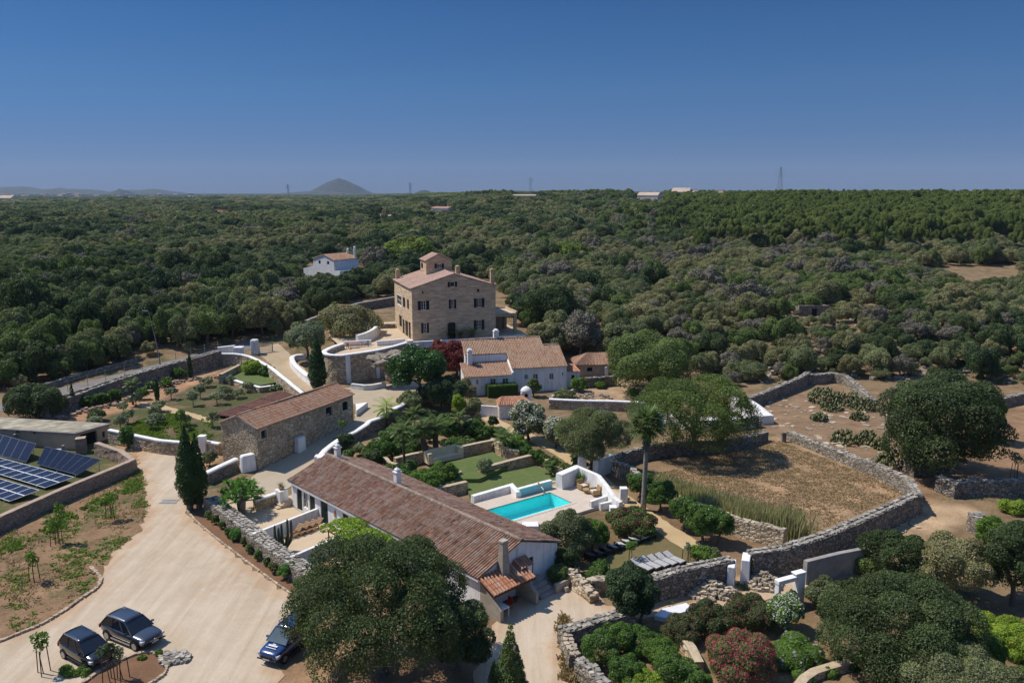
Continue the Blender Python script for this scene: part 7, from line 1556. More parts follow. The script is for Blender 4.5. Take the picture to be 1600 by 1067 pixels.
# ================================================================ cars
def car(name, loc, rz, label, paint, L, Wd, Ht, prof, wb, glass_from, wheel_r=.34, van=False, extras=()):
    """prof: (x, z_lower, z_belt, half width at belt); x runs from the tail (-) to the nose (+)"""
    T = thing(name, loc, label, 'car', 'cars parked on the gravel', rz)
    st = prof; mb = MB(); K = 9; vs = []
    for x, zl, zb, w in st:
        vs += [(x, -w * .93, zl), (x, -w, zl + (zb - zl) * .35), (x, -w * .985, zl + (zb - zl) * .72), (x, -w * .9, zb), (x, 0, zb + .03), (x, w * .9, zb), (x, w * .985, zl + (zb - zl) * .72), (x, w, zl + (zb - zl) * .35), (x, w * .93, zl)]
    m = len(st)
    fs = [(i * K + k, (i + 1) * K + k, (i + 1) * K + k + 1, i * K + k + 1) for i in range(m - 1) for k in range(K - 1)] + [tuple(range(K)), tuple(range((m - 1) * K, m * K))[::-1]] + [(i * K, i * K + K - 1, (i + 1) * K + K - 1, (i + 1) * K) for i in range(m - 1)]
    mb.add(vs, fs); body = mb.build('body', M[paint], T, smooth=True); sb = body.modifiers.new('sub', 'SUBSURF'); sb.levels = sb.render_levels = 2
    (xr0, xr1, xf1, xf0, zb, zr) = glass_from            # rear foot, rear roof, front roof, windscreen foot, belt height, roof height
    wb_, wr = Wd / 2 * .9, Wd / 2 * .70
    def q(x, y, z): return (x, y, z)
    A = [(xr0, wb_, zb), (xr1, wr, zr - .05), (xf1, wr, zr - .04), (xf0, wb_, zb)]
    # cabin: glass box with a painted roof
    mb = MB(); vsl = [(x, -y, z) for x, y, z in A] + [(x, y, z) for x, y, z in A]
    mb.add(vsl, [(0, 3, 2, 1), (4, 5, 6, 7)]); mb.build('side_glass', M['car_glass'], T)
    mb = MB(); mb.add([vsl[3], vsl[7], vsl[6], vsl[2]], [(0, 1, 2, 3)]); mb.build('windscreen', M['screen_glass' if paint == 'car_blue' else 'car_glass'], T)
    mb = MB(); mb.add([vsl[0], vsl[1], vsl[5], vsl[4]], [(0, 1, 2, 3)]); mb.build('rear_window', M['car_glass'], T)
    mb = MB(); n = 6; rv = []
    for i in range(n + 1):
        f = i / n; x = xr1 - .06 + (xf1 + .06 - xr1 + .06) * f; z = zr - .05 + .07 * math.sin(math.pi * (f * .8 + .15)); 
        for k in range(7): s = k / 3 - 1; rv.append((x, s * (wr + .015), z + .05 * (1 - s * s)))
    mb.add(rv, [(i * 7 + k, (i + 1) * 7 + k, (i + 1) * 7 + k + 1, i * 7 + k + 1) for i in range(n) for k in range(6)]); ro = mb.build('roof', M[paint], T, smooth=True); so_ = ro.modifiers.new('t', 'SOLIDIFY'); so_.thickness = .05
    for s in (-1, 1):                                    # pillars
        mb = MB()
        for (a, b) in ((A[3], A[2]), (A[0], A[1])): mb.bar((a[0], s * (a[1] + .004), a[2] - .02), (b[0], s * (b[1] + .004), b[2]), .07, .06)
        for f in ((.38, .36), (.72, .70)) if not van else ((.55, .55),):
            a = (xr0 + (xf0 - xr0) * f[0], s * (wb_ + .004), zb - .01); b = (xr1 + (xf1 - xr1) * f[1], s * (wr + .004), zr - .05); mb.bar(a, b, .06, .06)
        mb.build('pillar', M[paint if paint != 'car_grey' else 'car_grey'], T)
        mb = MB(); mb.bar((xr1, s * (wr - .02), zr + .03), (xf1 - .1, s * (wr - .02), zr + .03), .04, .04); mb.build('roof_rail', M['silver'], T)
        mb = MB(); mb.rock((xf0 - .35, s * (Wd / 2 + .09), zb + .08), .14, .22, .15, random.Random(1)); mb.build('mirror', M[paint], T)
    for x in (-wb / 2, wb / 2):
        for s in (-1, 1):
            mb = MB(); y0, y1 = s * (Wd / 2 - .22), s * (Wd / 2 + .012); mb.tube([(x, y0, wheel_r), (x, y1, wheel_r)], wheel_r, 20); ty = mb.build('wheel', M['tyre'], T)
            mb = MB(); mb.tube([(x, y1 - s * .02, wheel_r), (x, y1 + s * .008, wheel_r)], wheel_r * .68, 14); rm = mb.build('rim', M['rim'], ty)
            mb = MB()
            n_ = 12; vs2 = []
            for k in range(n_ + 1):
                a = math.pi * k / n_
                for rr in (wheel_r * 1.02, wheel_r * 1.24): vs2.append((x + math.cos(a) * rr, s * (Wd / 2 + .004), wheel_r + math.sin(a) * rr))
            mb.add(vs2, [(2 * k, 2 * k + 1, 2 * k + 3, 2 * k + 2) for k in range(n_)]); mb.build('wheel_arch', M['plastic'], T)
    xn = st[-1][0]; zn = st[-1][2]; zl = st[-1][1]
    for s in (-1, 1):
        mb = MB(); y = s * Wd * .36; mb.prism([(xn - .30, y - .22), (xn - .02 - (.06 if 1 else 0), y - .2 + s * .0), (xn - .10, y + .2), (xn - .38, y + .2)] if s > 0 else [(xn - .38, y - .2), (xn - .10, y - .2), (xn - .08, y + .2), (xn - .30, y + .22)], zn - .17, zn - .0); mb.build('headlight', M['lamp_glass'], T, bevel=.02)
    mb = MB(); mb.box(xn - .05, xn + .035, -Wd * .24, Wd * .24, zl + (zn - zl) * .42, zn - .08); g_ = mb.build('grille', M['plastic'], T)
    if paint != 'car_blue':
        mb = MB(); mb.box(xn + .036, xn + .05, -Wd * .22, Wd * .22, zl + (zn - zl) * .60, zl + (zn - zl) * .66); mb.build('grille_bar', M['silver'], g_)
        mb = MB(); c = (xn + .055, 0, zl + (zn - zl) * .63); 
        for k in range(3): a = math.pi / 2 + k * 2.094; mb.bar(c, (c[0], math.cos(a) * .09, c[2] + math.sin(a) * .09), .02, .02)
        nn = 14
        for k in range(nn): a, b = 2 * math.pi * k / nn, 2 * math.pi * (k + 1) / nn; mb.bar((c[0], math.cos(a) * .1, c[2] + math.sin(a) * .1), (c[0], math.cos(b) * .1, c[2] + math.sin(b) * .1), .018, .018)
        if paint == 'car_grey': mb.build('emblem', M['silver'], g_)
    mb = MB(); mb.box(xn - .02, xn + .06, -Wd * .44, Wd * .44, zl + .02, zl + (zn - zl) * .3); mb.build('bumper', M['plastic'], T, bevel=.03)
    mb = MB(); mb.box(xn + .061, xn + .075, -.26, .26, zl + (zn - zl) * .2, zl + (zn - zl) * .37); mb.build('number_plate', M['plate'], T)
    for s in (-1, 1): mb = MB(); mb.box(st[0][0] - .02, st[0][0] + .06, s * Wd * .40 - .1, s * Wd * .40 + .1, st[0][2] - .3, st[0][2] - .05); mb.build('tail_light', M['red_plastic'], T)
    mb = MB()
    for s in (-1, 1): mb.box(-wb / 2 + wheel_r * 1.3, wb / 2 - wheel_r * 1.3, s * (Wd / 2 - .02) - .03, s * (Wd / 2 - .02) + .03, .26, .36)
    mb.build('sill', M['silver' if paint == 'car_grey' else 'plastic'], T)
    return T
suv = [(-2.3, .5, .98, .72), (-2.18, .36, 1.06, .86), (-1.5, .3, 1.08, .93), (-.4, .28, 1.05, .945), (.6, .28, 1.03, .945), (1.1, .28, 1.0, .94), (1.7, .3, .96, .91), (2.1, .34, .90, .84), (2.3, .42, .80, .70)]
fl, rl = Vector(GT(211.5, 1018)), Vector(GT(165.5, 999)); d = (fl - rl).normalized(); n_ = Vector((-d.y, d.x, 0)); c = (fl + rl) / 2 + n_ * .94
car('parked_car', (c.x, c.y, c.z), math.atan2(d.y, d.x), 'metallic grey estate car with a round grille emblem, parked right of the black car', 'car_grey', 4.65, 1.88, 1.64, suv, 2.87, (-2.12, -1.62, .28, 1.15, 1.02, 1.64))
mpv = [(-2.0, .5, .98, .70), (-1.92, .34, 1.1, .82), (-1.2, .28, 1.13, .875), (-.3, .26, 1.1, .885), (.6, .26, 1.06, .885), (1.1, .27, 1.02, .875), (1.55, .3, .96, .83), (1.85, .34, .88, .74), (1.98, .42, .78, .6)]
r0 = Vector(GT(98, 1031)); dd = Vector((d.x, d.y, 0)); c = r0 + dd * 1.27 + n_ * .88
car('parked_car', (c.x, c.y, c.z), math.atan2(dd.y, dd.x) - .07, 'black compact family car parked behind the staked saplings', 'car_black', 4.0, 1.76, 1.62, mpv, 2.54, (-1.86, -1.5, .35, 1.22, 1.06, 1.62), .32)
van = [(-2.05, .45, 1.12, .74), (-1.98, .32, 1.2, .84), (-1.2, .27, 1.2, .865), (-.2, .26, 1.18, .87), (.6, .26, 1.14, .87), (1.1, .27, 1.08, .865), (1.6, .3, 1.0, .83), (1.95, .33, .92, .76), (2.1, .42, .80, .62)]
f0 = Vector(GT(446, 1036)); dv = Vector((math.cos(R(-113)), math.sin(R(-113)), 0)); nv = Vector((-dv.y, dv.x, 0)); c = f0 - dv * 1.35 - nv * .86
VAN = car('parked_van', (c.x, c.y, c.z), R(-113), 'dark blue small van half hidden under the huge round tree', 'car_blue', 4.2, 1.72, 1.8, van, 2.7, (-1.95, -1.8, .3, 1.15, 1.14, 1.8), .31, True)
mb = MB(); zz = lambda x: 1.155 - (x - 1.1) * .16
for x0, x1, y0, y1 in ((1.36, 1.5, -.35, .35), (1.62, 1.68, -.4, .4), (1.25, 1.33, -.12, .12)): mb.add([(x0, y0, zz(x0)), (x1, y0, zz(x1)), (x1, y1, zz(x1)), (x0, y1, zz(x0))], [(0, 1, 2, 3)])
mb.build('bonnet_decal', M['plate'], VAN)
# ================================================================ woodland
rgn = np.random.default_rng(77)
KINDS = [('wild_olive', 'dry_olive', 'round'), ('wild_olive', 'olive', 'round'), ('holm_oak', 'holm', 'round'), ('mastic_bush', 'lentisc', 'round'), ('bare_tree', 'twig', 'round'), ('pine_tree', 'pine', 'spread'), ('holm_oak', 'holm_dark', 'round')]
PROTO = []; pcol = bpy.data.collections.new('tree_kinds'); fcol = bpy.data.collections.new('tree_crowns'); ncol = 0
NV = 3
for ki, (nm, mt, sty) in enumerate(KINDS):
    for v in range(NV):
        rg = random.Random(500 + ki * 10 + v); r, ht = 1.0, 1.35 if sty == 'round' else 1.7
        lob = lobes_for(sty, r, .18 if sty == 'round' else .55, ht, rg, 15)
        c = crown_mesh('crown', mt, lob, .085, 900 + ki * 10 + v, 2.0 if mt != 'twig' else 1.0, .5, .42, cap=12000)
        f = crown_mesh('far_crown', mt, lob, .16, 950 + ki * 10 + v, 1.8, .6, .5, cap=3000)
        t = trunk_mesh('trunk', 'bark_grey' if mt in ('twig', 'olive') else 'bark', ht * .5, .055, lob, rg, None, 6)
        for o in (c, f, t): COL.objects.unlink(o)
        c.name = 'k%02d' % (ki * NV + v); f.name = 'k%02d' % (ki * NV + v); pcol.objects.link(c); fcol.objects.link(f); PROTO.append((c, t))
EDGE = [(-400, 640), (0, 616), (60, 607), (130, 588), (215, 567), (300, 549), (340, 541), (372, 533), (392, 527), (440, 530), (470, 512), (530, 478), (560, 472), (617, 462), (640, 440), (780, 440), (812, 505), (860, 562), (890, 575), (950, 560), (1010, 540), (1090, 590), (1150, 612), (1250, 596), (1330, 592), (1400, 606), (1480, 585), (1600, 612), (2000, 640)]
ex, ey = zip(*EDGE)
def pix(x, y, z): d = y * cp - (z - H) * sp; return 800 + F * x / d, 533.5 - F * (y * sp + (z - H) * cp) / d
CLEAR = [((664, 324), (712, 324), (712, 343), (664, 343)), ((985, 304), (1042, 304), (1042, 325), (985, 325)), ((1040, 296), (1095, 296), (1095, 311), (1040, 311)), ((325, 330), (362, 330), (362, 346), (325, 346)), ((572, 336), (618, 336), (618, 350), (572, 350)), ((-10, 300), (160, 300), (160, 314), (-10, 314)), ((180, 300), (310, 300), (310, 313), (180, 313)), ((800, 306), (850, 306), (850, 319), (800, 319)), ((985, 352), (1062, 350), (1062, 362), (985, 362)), ((1155, 388), (1235, 384), (1250, 400), (1160, 404)), ((1430, 420), (1605, 412), (1605, 470), (1480, 455)), ((472, 412), (580, 408), (578, 446), (540, 456), (472, 462)), ((985, 306), (1040, 306), (1040, 316), (985, 316)), ((600, 470), (618, 470), (618, 512), (585, 512)),
         ((235, 545), (262, 545), (262, 572), (235, 572)), ((905, 560), (960, 560), (960, 590), (905, 590)), ((1250, 490), (1300, 490), (1300, 505), (1250, 505)), ((1340, 470), (1390, 480), (1400, 500), (1350, 500))]
pts = []
for y0, y1, s in ((112, 330, 3.5), (330, 620, 5.2), (620, 1200, 8.5), (1200, 3600, 21.0)):
    gx = np.arange(-y1 * .74, y1 * .74, s); gy = np.arange(y0, y1, s); X, Y = np.meshgrid(gx, gy); X = X + rgn.uniform(-.5, .5, X.shape) * s * 1.1; Y = Y + rgn.uniform(-.5, .5, Y.shape) * s * 1.1
    X, Y = X.ravel(), Y.ravel(); k = np.abs(X) < Y * .74 + 10; X, Y = X[k], Y[k]; Z = hh(X, Y); px, py = pix(X, Y, Z)
    k = py < np.interp(px, ex, ey) - 1
    for c in CLEAR: k &= ~inpoly(px, py, c)
    # open, rocky scrub on the right and clearings from low-frequency noise
    nz = np.sin(X * .045 + 1.7) * np.sin(Y * .038 + .6) + .6 * np.sin(X * .11 + Y * .07) + rgn.normal(0, .35, X.shape)
    opn = np.clip((px - 950) / 250, 0, 1) * np.clip((py - 455) / 60, 0, 1); k &= ~((nz < -1.35 + .9 * opn) & (py > 330))
    X, Y, Z, px, py = X[k], Y[k], Z[k], px[k], py[k]
    pts.append(np.stack([X, Y, Z, px, py, np.full(X.shape, s)], 1))
gx, gy = np.meshgrid(np.arange(-240, 240, 3.1), np.arange(112, 330, 3.1)); gx = (gx + rgn.uniform(-1.5, 1.5, gx.shape)).ravel(); gy = (gy + rgn.uniform(-1.5, 1.5, gy.shape)).ravel(); gz = hh(gx, gy); ux, uy = pix(gx, gy, gz)
k = (np.abs(gx) < gy * .74 + 10) & (uy < np.interp(ux, ex, ey)) & (rgn.random(len(gx)) < .62)
for c in CLEAR: k &= ~inpoly(ux, uy, c)
pts.append(np.stack([gx, gy, gz, ux, uy, np.full(gx.shape, 1.0)], 1)[k])
A = np.concatenate(pts); n = len(A); X, Y, Z, px, py, sp_c = A.T
pn = np.sin(X * .02 + 3) * np.sin(Y * .016 + 1) + .5 * np.sin(X * .06 - Y * .05) + rgn.normal(0, .55, n)
pine = (px > 1080 + rgn.normal(0, 60, n)) & (py < 372 + rgn.normal(0, 14, n)) & (Y < 1400)
pine |= (py < 312) & (px > 640) & (rgn.random(n) < .5)
kind = np.where(pn > .95, 3, np.where(pn > .25, 0, np.where(pn > -.35, 1, np.where(pn > -.9, 2, 6))))
kind = np.where(rgn.random(n) < .12, rgn.integers(0, 4, n), kind); kind = np.where((rgn.random(n) < np.where((px > 850) & (py > 380), .10, .045)), 4, kind); kind = np.where(pine, 5, kind)
dk = (px < 420) & (py > 420) & (rgn.random(n) < .45); kind = np.where(dk & (kind < 4), np.where(rgn.random(n) < .5, 2, 3), kind)
rad = np.where(sp_c < 5, rgn.uniform(1.1, 3.7, n), np.where(sp_c < 8, rgn.uniform(2.4, 4.6, n), np.where(sp_c < 20, rgn.uniform(4.2, 7.4, n), rgn.uniform(10, 18, n))))
low_ = sp_c < 2; rad = np.where(low_, rgn.uniform(.6, 1.6, n), rad); big = (rgn.random(n) < .12) & ~low_; rad = np.where(big & (sp_c < 8), rad * 1.35, rad); opn = np.clip((px - 950) / 250, 0, 1) * np.clip((py - 455) / 60, 0, 1); rad = rad * (1 - .25 * opn)
rad = np.where(pine & (sp_c < 8), np.clip(rad * 1.15, 2.6, 5.2), rad)
hs = rad * rgn.uniform(.85, 1.25, n); hs = np.where(sp_c > 8, np.minimum(hs, rgn.uniform(3.5, 6.5, n)), hs); hs = np.where(sp_c > 20, rgn.uniform(4, 7, n), hs); hs = np.where(pine & (sp_c < 20), rgn.uniform(4.6, 7.4, n), hs)
sqx = rgn.uniform(.78, 1.28, n); left = (px < 460) & (py > 440); hs = np.where(left, hs * 1.3, hs)
var = kind * NV + rgn.integers(0, NV, n); rot = rgn.uniform(0, 6.28, n)
# the nearest trees are things of their own
vis = (px > -30) & (px < 1630); order = np.argsort(np.where(vis & ~low_, np.hypot(X, Y), 1e9)); own = order[:285]
def where_(px, py):
    if px < 235: return 'left of the roadside fence' if py > 520 else 'far left beyond the asphalt road'
    if px < 400: return 'behind the roadside fence' if py > 500 else 'above the bend of the asphalt road'
    if px < 500: return 'above the olive behind the cypress'
    if px < 640: return 'behind the round terrace'
    if px < 800: return 'behind the mansion'
    if px < 900: return 'right of the mansion portico'
    if px < 1010: return 'behind the tiled outbuilding'
    if px < 1130: return 'above the spreading field tree'
    if px < 1260: return 'beyond the dark climbing wall'
    if px < 1400: return 'above the prickly pears'
    if px < 1500: return 'behind the great field tree'
    return 'at the right edge above the bare field'
LBL = {0: 'olive green', 1: 'grey green', 2: 'dark green', 3: 'fresh green', 4: 'bare grey', 5: 'light green', 6: 'blackish green'}
WORD = {'wild_olive': 'wild olive', 'holm_oak': 'evergreen oak', 'mastic_bush': 'mastic bush', 'bare_tree': 'twiggy tree', 'pine_tree': 'pine'}
for i in own:
    ki = int(kind[i]); nm = KINDS[ki][0]; c, t = PROTO[int(var[i])]; wh = where_(px[i], py[i]); sz = 'tall' if hs[i] > 3.6 else ('broad' if rad[i] > 2.6 else ('small' if rad[i] < 1.9 else 'rounded'))
    T = thing(nm, (X[i], Y[i], Z[i]), f'{sz} {LBL[ki]} {WORD[nm]} in the woodland {wh}', 'bush' if nm == 'mastic_bush' else 'tree', f'{sz} {LBL[ki]} {WORD[nm]} trees of the woodland {wh}', rot[i]); T.scale = (rad[i] * sqx[i], rad[i] / sqx[i], hs[i])
    o = c.copy(); o.name = 'crown'; COL.objects.link(o); o.parent = T
    o = t.copy(); o.name = 'trunk'; COL.objects.link(o); o.parent = T
# everything farther is one mass, instanced
def mass(name, sel, col, label):
    me = bpy.data.meshes.new(name); me.vertices.add(len(sel)); me.vertices.foreach_set('co', np.stack([X[sel], Y[sel], Z[sel]], 1).astype(np.float32).ravel())
    for nm, ty, dat in (('vid', 'INT', var[sel].astype(np.int32)), ('rotz', 'FLOAT', rot[sel].astype(np.float32))): me.attributes.new(nm, ty, 'POINT').data.foreach_set('value', dat)
    me.attributes.new('scl', 'FLOAT_VECTOR', 'POINT').data.foreach_set('vector', np.stack([rad[sel] * sqx[sel], rad[sel] / sqx[sel], hs[sel]], 1).astype(np.float32).ravel())
    o = link(bpy.data.objects.new(name, me)); g = bpy.data.node_groups.new(name, 'GeometryNodeTree'); g.interface.new_socket('Geometry', in_out='INPUT', socket_type='NodeSocketGeometry'); g.interface.new_socket('Geometry', in_out='OUTPUT', socket_type='NodeSocketGeometry')
    nd = g.nodes; a = nd.new('NodeGroupInput'); z = nd.new('NodeGroupOutput'); ip = nd.new('GeometryNodeInstanceOnPoints'); ci = nd.new('GeometryNodeCollectionInfo'); ci.inputs['Collection'].default_value = col; ci.inputs['Separate Children'].default_value = True; ci.inputs['Reset Children'].default_value = True
    def na(nm, dt): q = nd.new('GeometryNodeInputNamedAttribute'); q.data_type = dt; q.inputs['Name'].default_value = nm; return q.outputs['Attribute']
    cx = nd.new('ShaderNodeCombineXYZ'); L = g.links.new; L(na('rotz', 'FLOAT'), cx.inputs[2]); L(a.outputs[0], ip.inputs['Points']); L(ci.outputs[0], ip.inputs['Instance']); ip.inputs['Pick Instance'].default_value = True
    L(na('vid', 'INT'), ip.inputs['Instance Index']); L(cx.outputs[0], ip.inputs['Rotation']); L(na('scl', 'FLOAT_VECTOR'), ip.inputs['Scale']); L(ip.outputs[0], z.inputs[0])
    md = o.modifiers.new('trees', 'NODES'); md.node_group = g; tag(o, label, 'woodland', None, 'stuff')
rest = np.setdiff1d(np.arange(n), own); nr_ = rest[Y[rest] < 420]; fr_ = rest[Y[rest] >= 420]
mass('woodland', nr_, pcol, 'evergreen woodland spreading around the estate'); mass('far_woodland', fr_, fcol, 'distant evergreen woodland up to the skyline')
print('trees', n, len(nr_), len(fr_))
# special crowns that stand out of the wood
plant('bright_pine', 886, 418, 380, 74, 'bright_pine', 'bright yellow green pine standing out of the woodland right of the mansion tower', clear=.1, seed=301, K=16, lpx=2.6)
plant('bright_pine', 640, 418, 374, 82, 'bright_pine', 'bright green pine behind the left side of the mansion tower', clear=.1, seed=302, K=18, lpx=2.6)
plant('bare_tree', 905, 560, 488, 74, 'twig', 'large grey bare twiggy tree above the small outbuilding', clear=.25, seed=303, K=18, cover=.8, bark='bark_grey'); plant('wild_olive', 846, 558, 500, 60, 'dry_olive', 'olive tree behind the step in the farmhouse roof', clear=.25, seed=304); plant('wild_olive', 960, 562, 505, 70, 'olive', 'grey olive tree behind the outbuilding, left of the rich green tree', clear=.25, seed=305)
# scattered limestone in the open scrub
mb = MB(); r = random.Random(14); g0 = GT(1350, 520)
for k in range(520):
    a, b = r.uniform(1040, 1605), r.uniform(486, 600)
    if b > np.interp(a, ex, ey) - 2: continue
    p = GT(a, b); s = r.uniform(.3, 1.0)
    for _ in range(3): mb.rock((p[0] + r.gauss(0, .8), p[1] + r.gauss(0, 1.0), p[2] + s * .15), s, s * .8, s * .5, r, r.uniform(0, 3), r.random())
solo(mb, 'scattered_rocks', M['stone_top'], g0, 'pale limestone rocks scattered through the open scrub on the right', 'rocks', None, 'stuff')
mb = MB(); g0 = GT(1250, 650)
for k in range(340):
    a, b = r.uniform(1160, 1420), r.uniform(610, 745)
    if not inpoly(np.array([a]), np.array([b]), [(1165, 640), (1260, 605), (1380, 625), (1420, 700), (1425, 745), (1330, 715), (1215, 675)])[0]: continue
    p = GT(a, b); s = r.uniform(.2, .8); mb.rock((p[0], p[1], p[2] + .01), s * 1.6, s, .16, r, r.uniform(0, 3), r.random())
for k in range(90): a = r.uniform(1440, 1250); b = 800 + (1440 - a) * .36 + r.uniform(4, 22); p = GT(a, b); s = r.uniform(.15, .5); mb.rock((p[0], p[1], p[2] + .02), s * 1.4, s, .2, r, r.uniform(0, 3), r.random())
solo(mb, 'ground_rocks', M['rubble'], g0, 'flat rock slabs breaking through the bare rocky ground', 'rocks', None, 'stuff')
# rockery right of the white house
pile('stone_pile', 925, 622, 6, .7, 70, 'rockery of pale stones right of the white farmhouse', 'rubble', 8); pile('stone_pile', 1000, 617, 3.5, .8, 50, 'tumbled stones below the rich green tree', 'rubble', 9)
for a, b, w, s_, lb in ((940, 448, 3.2, 31, 'ruined dark stone hut in the woodland above the outbuilding'), (1075, 462, 3.0, 32, 'pale ruined stone wall among grey bushes in the scrub'), (1272, 494, 3.2, 33, 'small stone hut with a dark doorway in the open scrub')):
    g = GT(a, b); T = thing('stone_ruin', g, lb, 'ruin'); mb = MB()
    for x0, x1, y0, y1, zz in ((-w, w, 0, .6, 2.2), (-w, -w + .6, .6, 3, 1.8), (w - .6, w, .6, 3, 2.0)): mb.box(x0, x1, y0, y1, -.3, zz)
    mb.build('wall', M['dry'], T); mb = MB(); mb.box(-.5, .5, -.02, -.003, 0, 1.6); mb.build('doorway', M['dark'], T)
# ================================================================ far buildings, pylons, hills
def house(px, py, w, d, e, a, rz, label, wallm='far_white', roofm='far_roof', wins=3, name='house', z=None, flip=False, chim=True):
    g = GT(px, py) if not flip else ((px - 800) / F * flip, flip, h((px - 800) / F * flip, flip) + (z or 0)); T = thing(name, g, label, 'house', None, rz); W_ = Wall((-w / 2, 0), (w / 2, 0)); mb = MB()
    hs_ = [[w * (i + .5) / wins - .5, w * (i + .5) / wins + .5, e * .35, e * .35 + 1.3] for i in range(wins)]
    W_.face(mb, -1, e, hs_, .2)
    for p, q, ap_ in (((w / 2, 0), (w / 2, d), 1), ((w / 2, d), (-w / 2, d), 0), ((-w / 2, d), (-w / 2, 0), 1)): Wall(p, q).face(mb, -1, e, top=[(d / 2, a)] if ap_ else None)
    mb.build('wall', M[wallm], T)
    for q in hs_: mb = MB(); mb.add([W_.p(q[0], q[2], -.15), W_.p(q[1], q[2], -.15), W_.p(q[1], q[3], -.15), W_.p(q[0], q[3], -.15)], [(0, 1, 2, 3)]); mb.build('window', M['dark'], T)
    mb = MB(); o_ = .3
    for s in (0, 1):
        y0 = -o_ if not s else d + o_; mb.add([(-w / 2 - o_, y0, e + .05), (w / 2 + o_, y0, e + .05), (w / 2 + o_, d / 2, a + .1), (-w / 2 - o_, d / 2, a + .1), (-w / 2 - o_, y0, e - .08), (w / 2 + o_, y0, e - .08), (w / 2 + o_, d / 2, a - .03), (-w / 2 - o_, d / 2, a - .03)], [(0, 1, 2, 3), (7, 6, 5, 4), (0, 4, 5, 1), (1, 5, 6, 2), (3, 7, 4, 0)])
    rf = mb.build('roof', M[roofm], T)
    if chim: mb = MB(); mb.box(w * .3 - .4, w * .3 + .4, d * .5 - .4, d * .5 + .4, a - .3, a + 1.2); mb.build('chimney', M[wallm], rf)
    return T
# white farmhouse beyond the mansion: gable front, low lean-to wing
fo = GT(475, 437); T = thing('farmhouse', fo, 'white two storey farmhouse in the woods left of the mansion', 'house', None, R(-38)); FZ = T.location.z
K = ppm(*fo) * .80; U = lambda x: (x - 474) / K
x1, x2 = U(495), U(534); w_ = Wall((U(474), 0), (U(543), 0)); mb = MB(); z_ = lambda py: up(py, fo[1]) - fo[2]
fw_ = [[U(504), U(508), z_(410), z_(405)], [U(520), U(524), z_(410), z_(405)], [U(500), U(507), .4, z_(423)]]
Wf = Wall((0, 0), (U(543), 0)); Wf.face(mb, -1, z_(419), [fw_[2]], .2); mb.add([(0, 0, z_(419)), (U(494), 0, z_(419)), (U(494), 0, z_(414))], [(0, 1, 2)])
Wu = Wall((U(494), 0), (U(533), 0)); sh_ = lambda q: [q[0] - U(494), q[1] - U(494), q[2], q[3]]; Wu.face(mb, z_(419), z_(403), [sh_(q) for q in fw_[:2]], .2, top=[(U(514) - U(494), z_(396))])
Wall((U(533), 0), (U(533), 9)).face(mb, z_(419), z_(403)); Wall((U(533), 9), (U(494), 9)).face(mb, z_(419), z_(403), top=[(U(533) - U(514), z_(396))]); Wall((U(494), 9), (U(494), 0)).face(mb, z_(419), z_(403)); Wall((U(543), 0), (U(543), 10)).face(mb, -1, z_(419)); Wall((0, 10), (0, 0)).face(mb, -1, z_(419))
mb.build('wall', M['white'], T)
for W_, q in ((Wu, sh_(fw_[0])), (Wu, sh_(fw_[1])), (Wf, fw_[2])): window(W_, T, q, 'dark_shutter', None, cols=1, rows=1)
mb = MB(); roof_tiles(mb, (U(494) - .2, 9, z_(403)), (U(494) - .2, -.2, z_(403)), (U(514), -.2, z_(396) + .1), (U(514), 9, z_(396) + .1), .4, .6); roof_tiles(mb, (U(533) + .2, -.2, z_(403)), (U(533) + .2, 9, z_(403)), (U(514), 9, z_(396) + .1), (U(514), -.2, z_(396) + .1), .4, .6); rf = mb.build('roof', M['tile_barn'], T)
mb = MB(); mb.box(0, U(494), 0, 9.5, z_(419), z_(419) + .05); mb.box(U(533) + .01, U(543), 0, 9.5, z_(419), z_(419) + .08); mb.build('wing_roof', M['far_white'], T)
for x, y, t_ in ((U(531), 8.2, 1.9), (U(516), 8.6, 1.2)): mb = MB(); mb.lathe([(.42, z_(402) - .4), (.36, z_(396) + t_), (.1, z_(396) + t_ + .35)], x, y, 10); mb.build('chimney', M['white'], rf)
house(687, 334, 17, 11, 4.6, 6.0, R(-32), 'long white farmhouse in the distant woods', wins=4); house(592, 338, 22, 8, 3.0, 4.0, R(-30), 'ruined tan farm building in the distant woods', 'far_tan', 'far_tan', 2, flip=600, chim=False, z=1)
house(1008, 313, 24, 14, 6.5, 10, R(-30), 'white villa on the distant hillside', roofm='far_tan', wins=4, flip=905, z=0); house(1058, 302, 20, 14, 7, 11.5, R(-28), 'pale villa near the skyline beside a lower wing', roofm='far_tan', wins=3, flip=905, z=3); house(1076, 302, 12, 9, 6, 8, R(-28), 'low wing right of the pale skyline villa', roofm='far_tan', wins=2, flip=903, z=3); house(1118, 300, 8, 7, 6, 8, R(-25), 'tiny white house on the skyline right of the villas', wins=2, flip=890, z=3)
house(344, 337, 15, 9, 4, 6, R(-30), 'small cream house in the far left woods', 'far_tan', 'far_tan', 2, flip=640, z=1); house(815, 312, 30, 8, 3.4, 4.6, R(-10), 'long low tan ruin below the skyline pylon', 'far_tan', 'far_tan', 3, flip=880, z=2, chim=False); house(18, 314, 36, 16, 9, 14, R(-20), 'lone white farm at the far left edge', 'far_white', 'far_tan', 3, flip=1500, z=2)
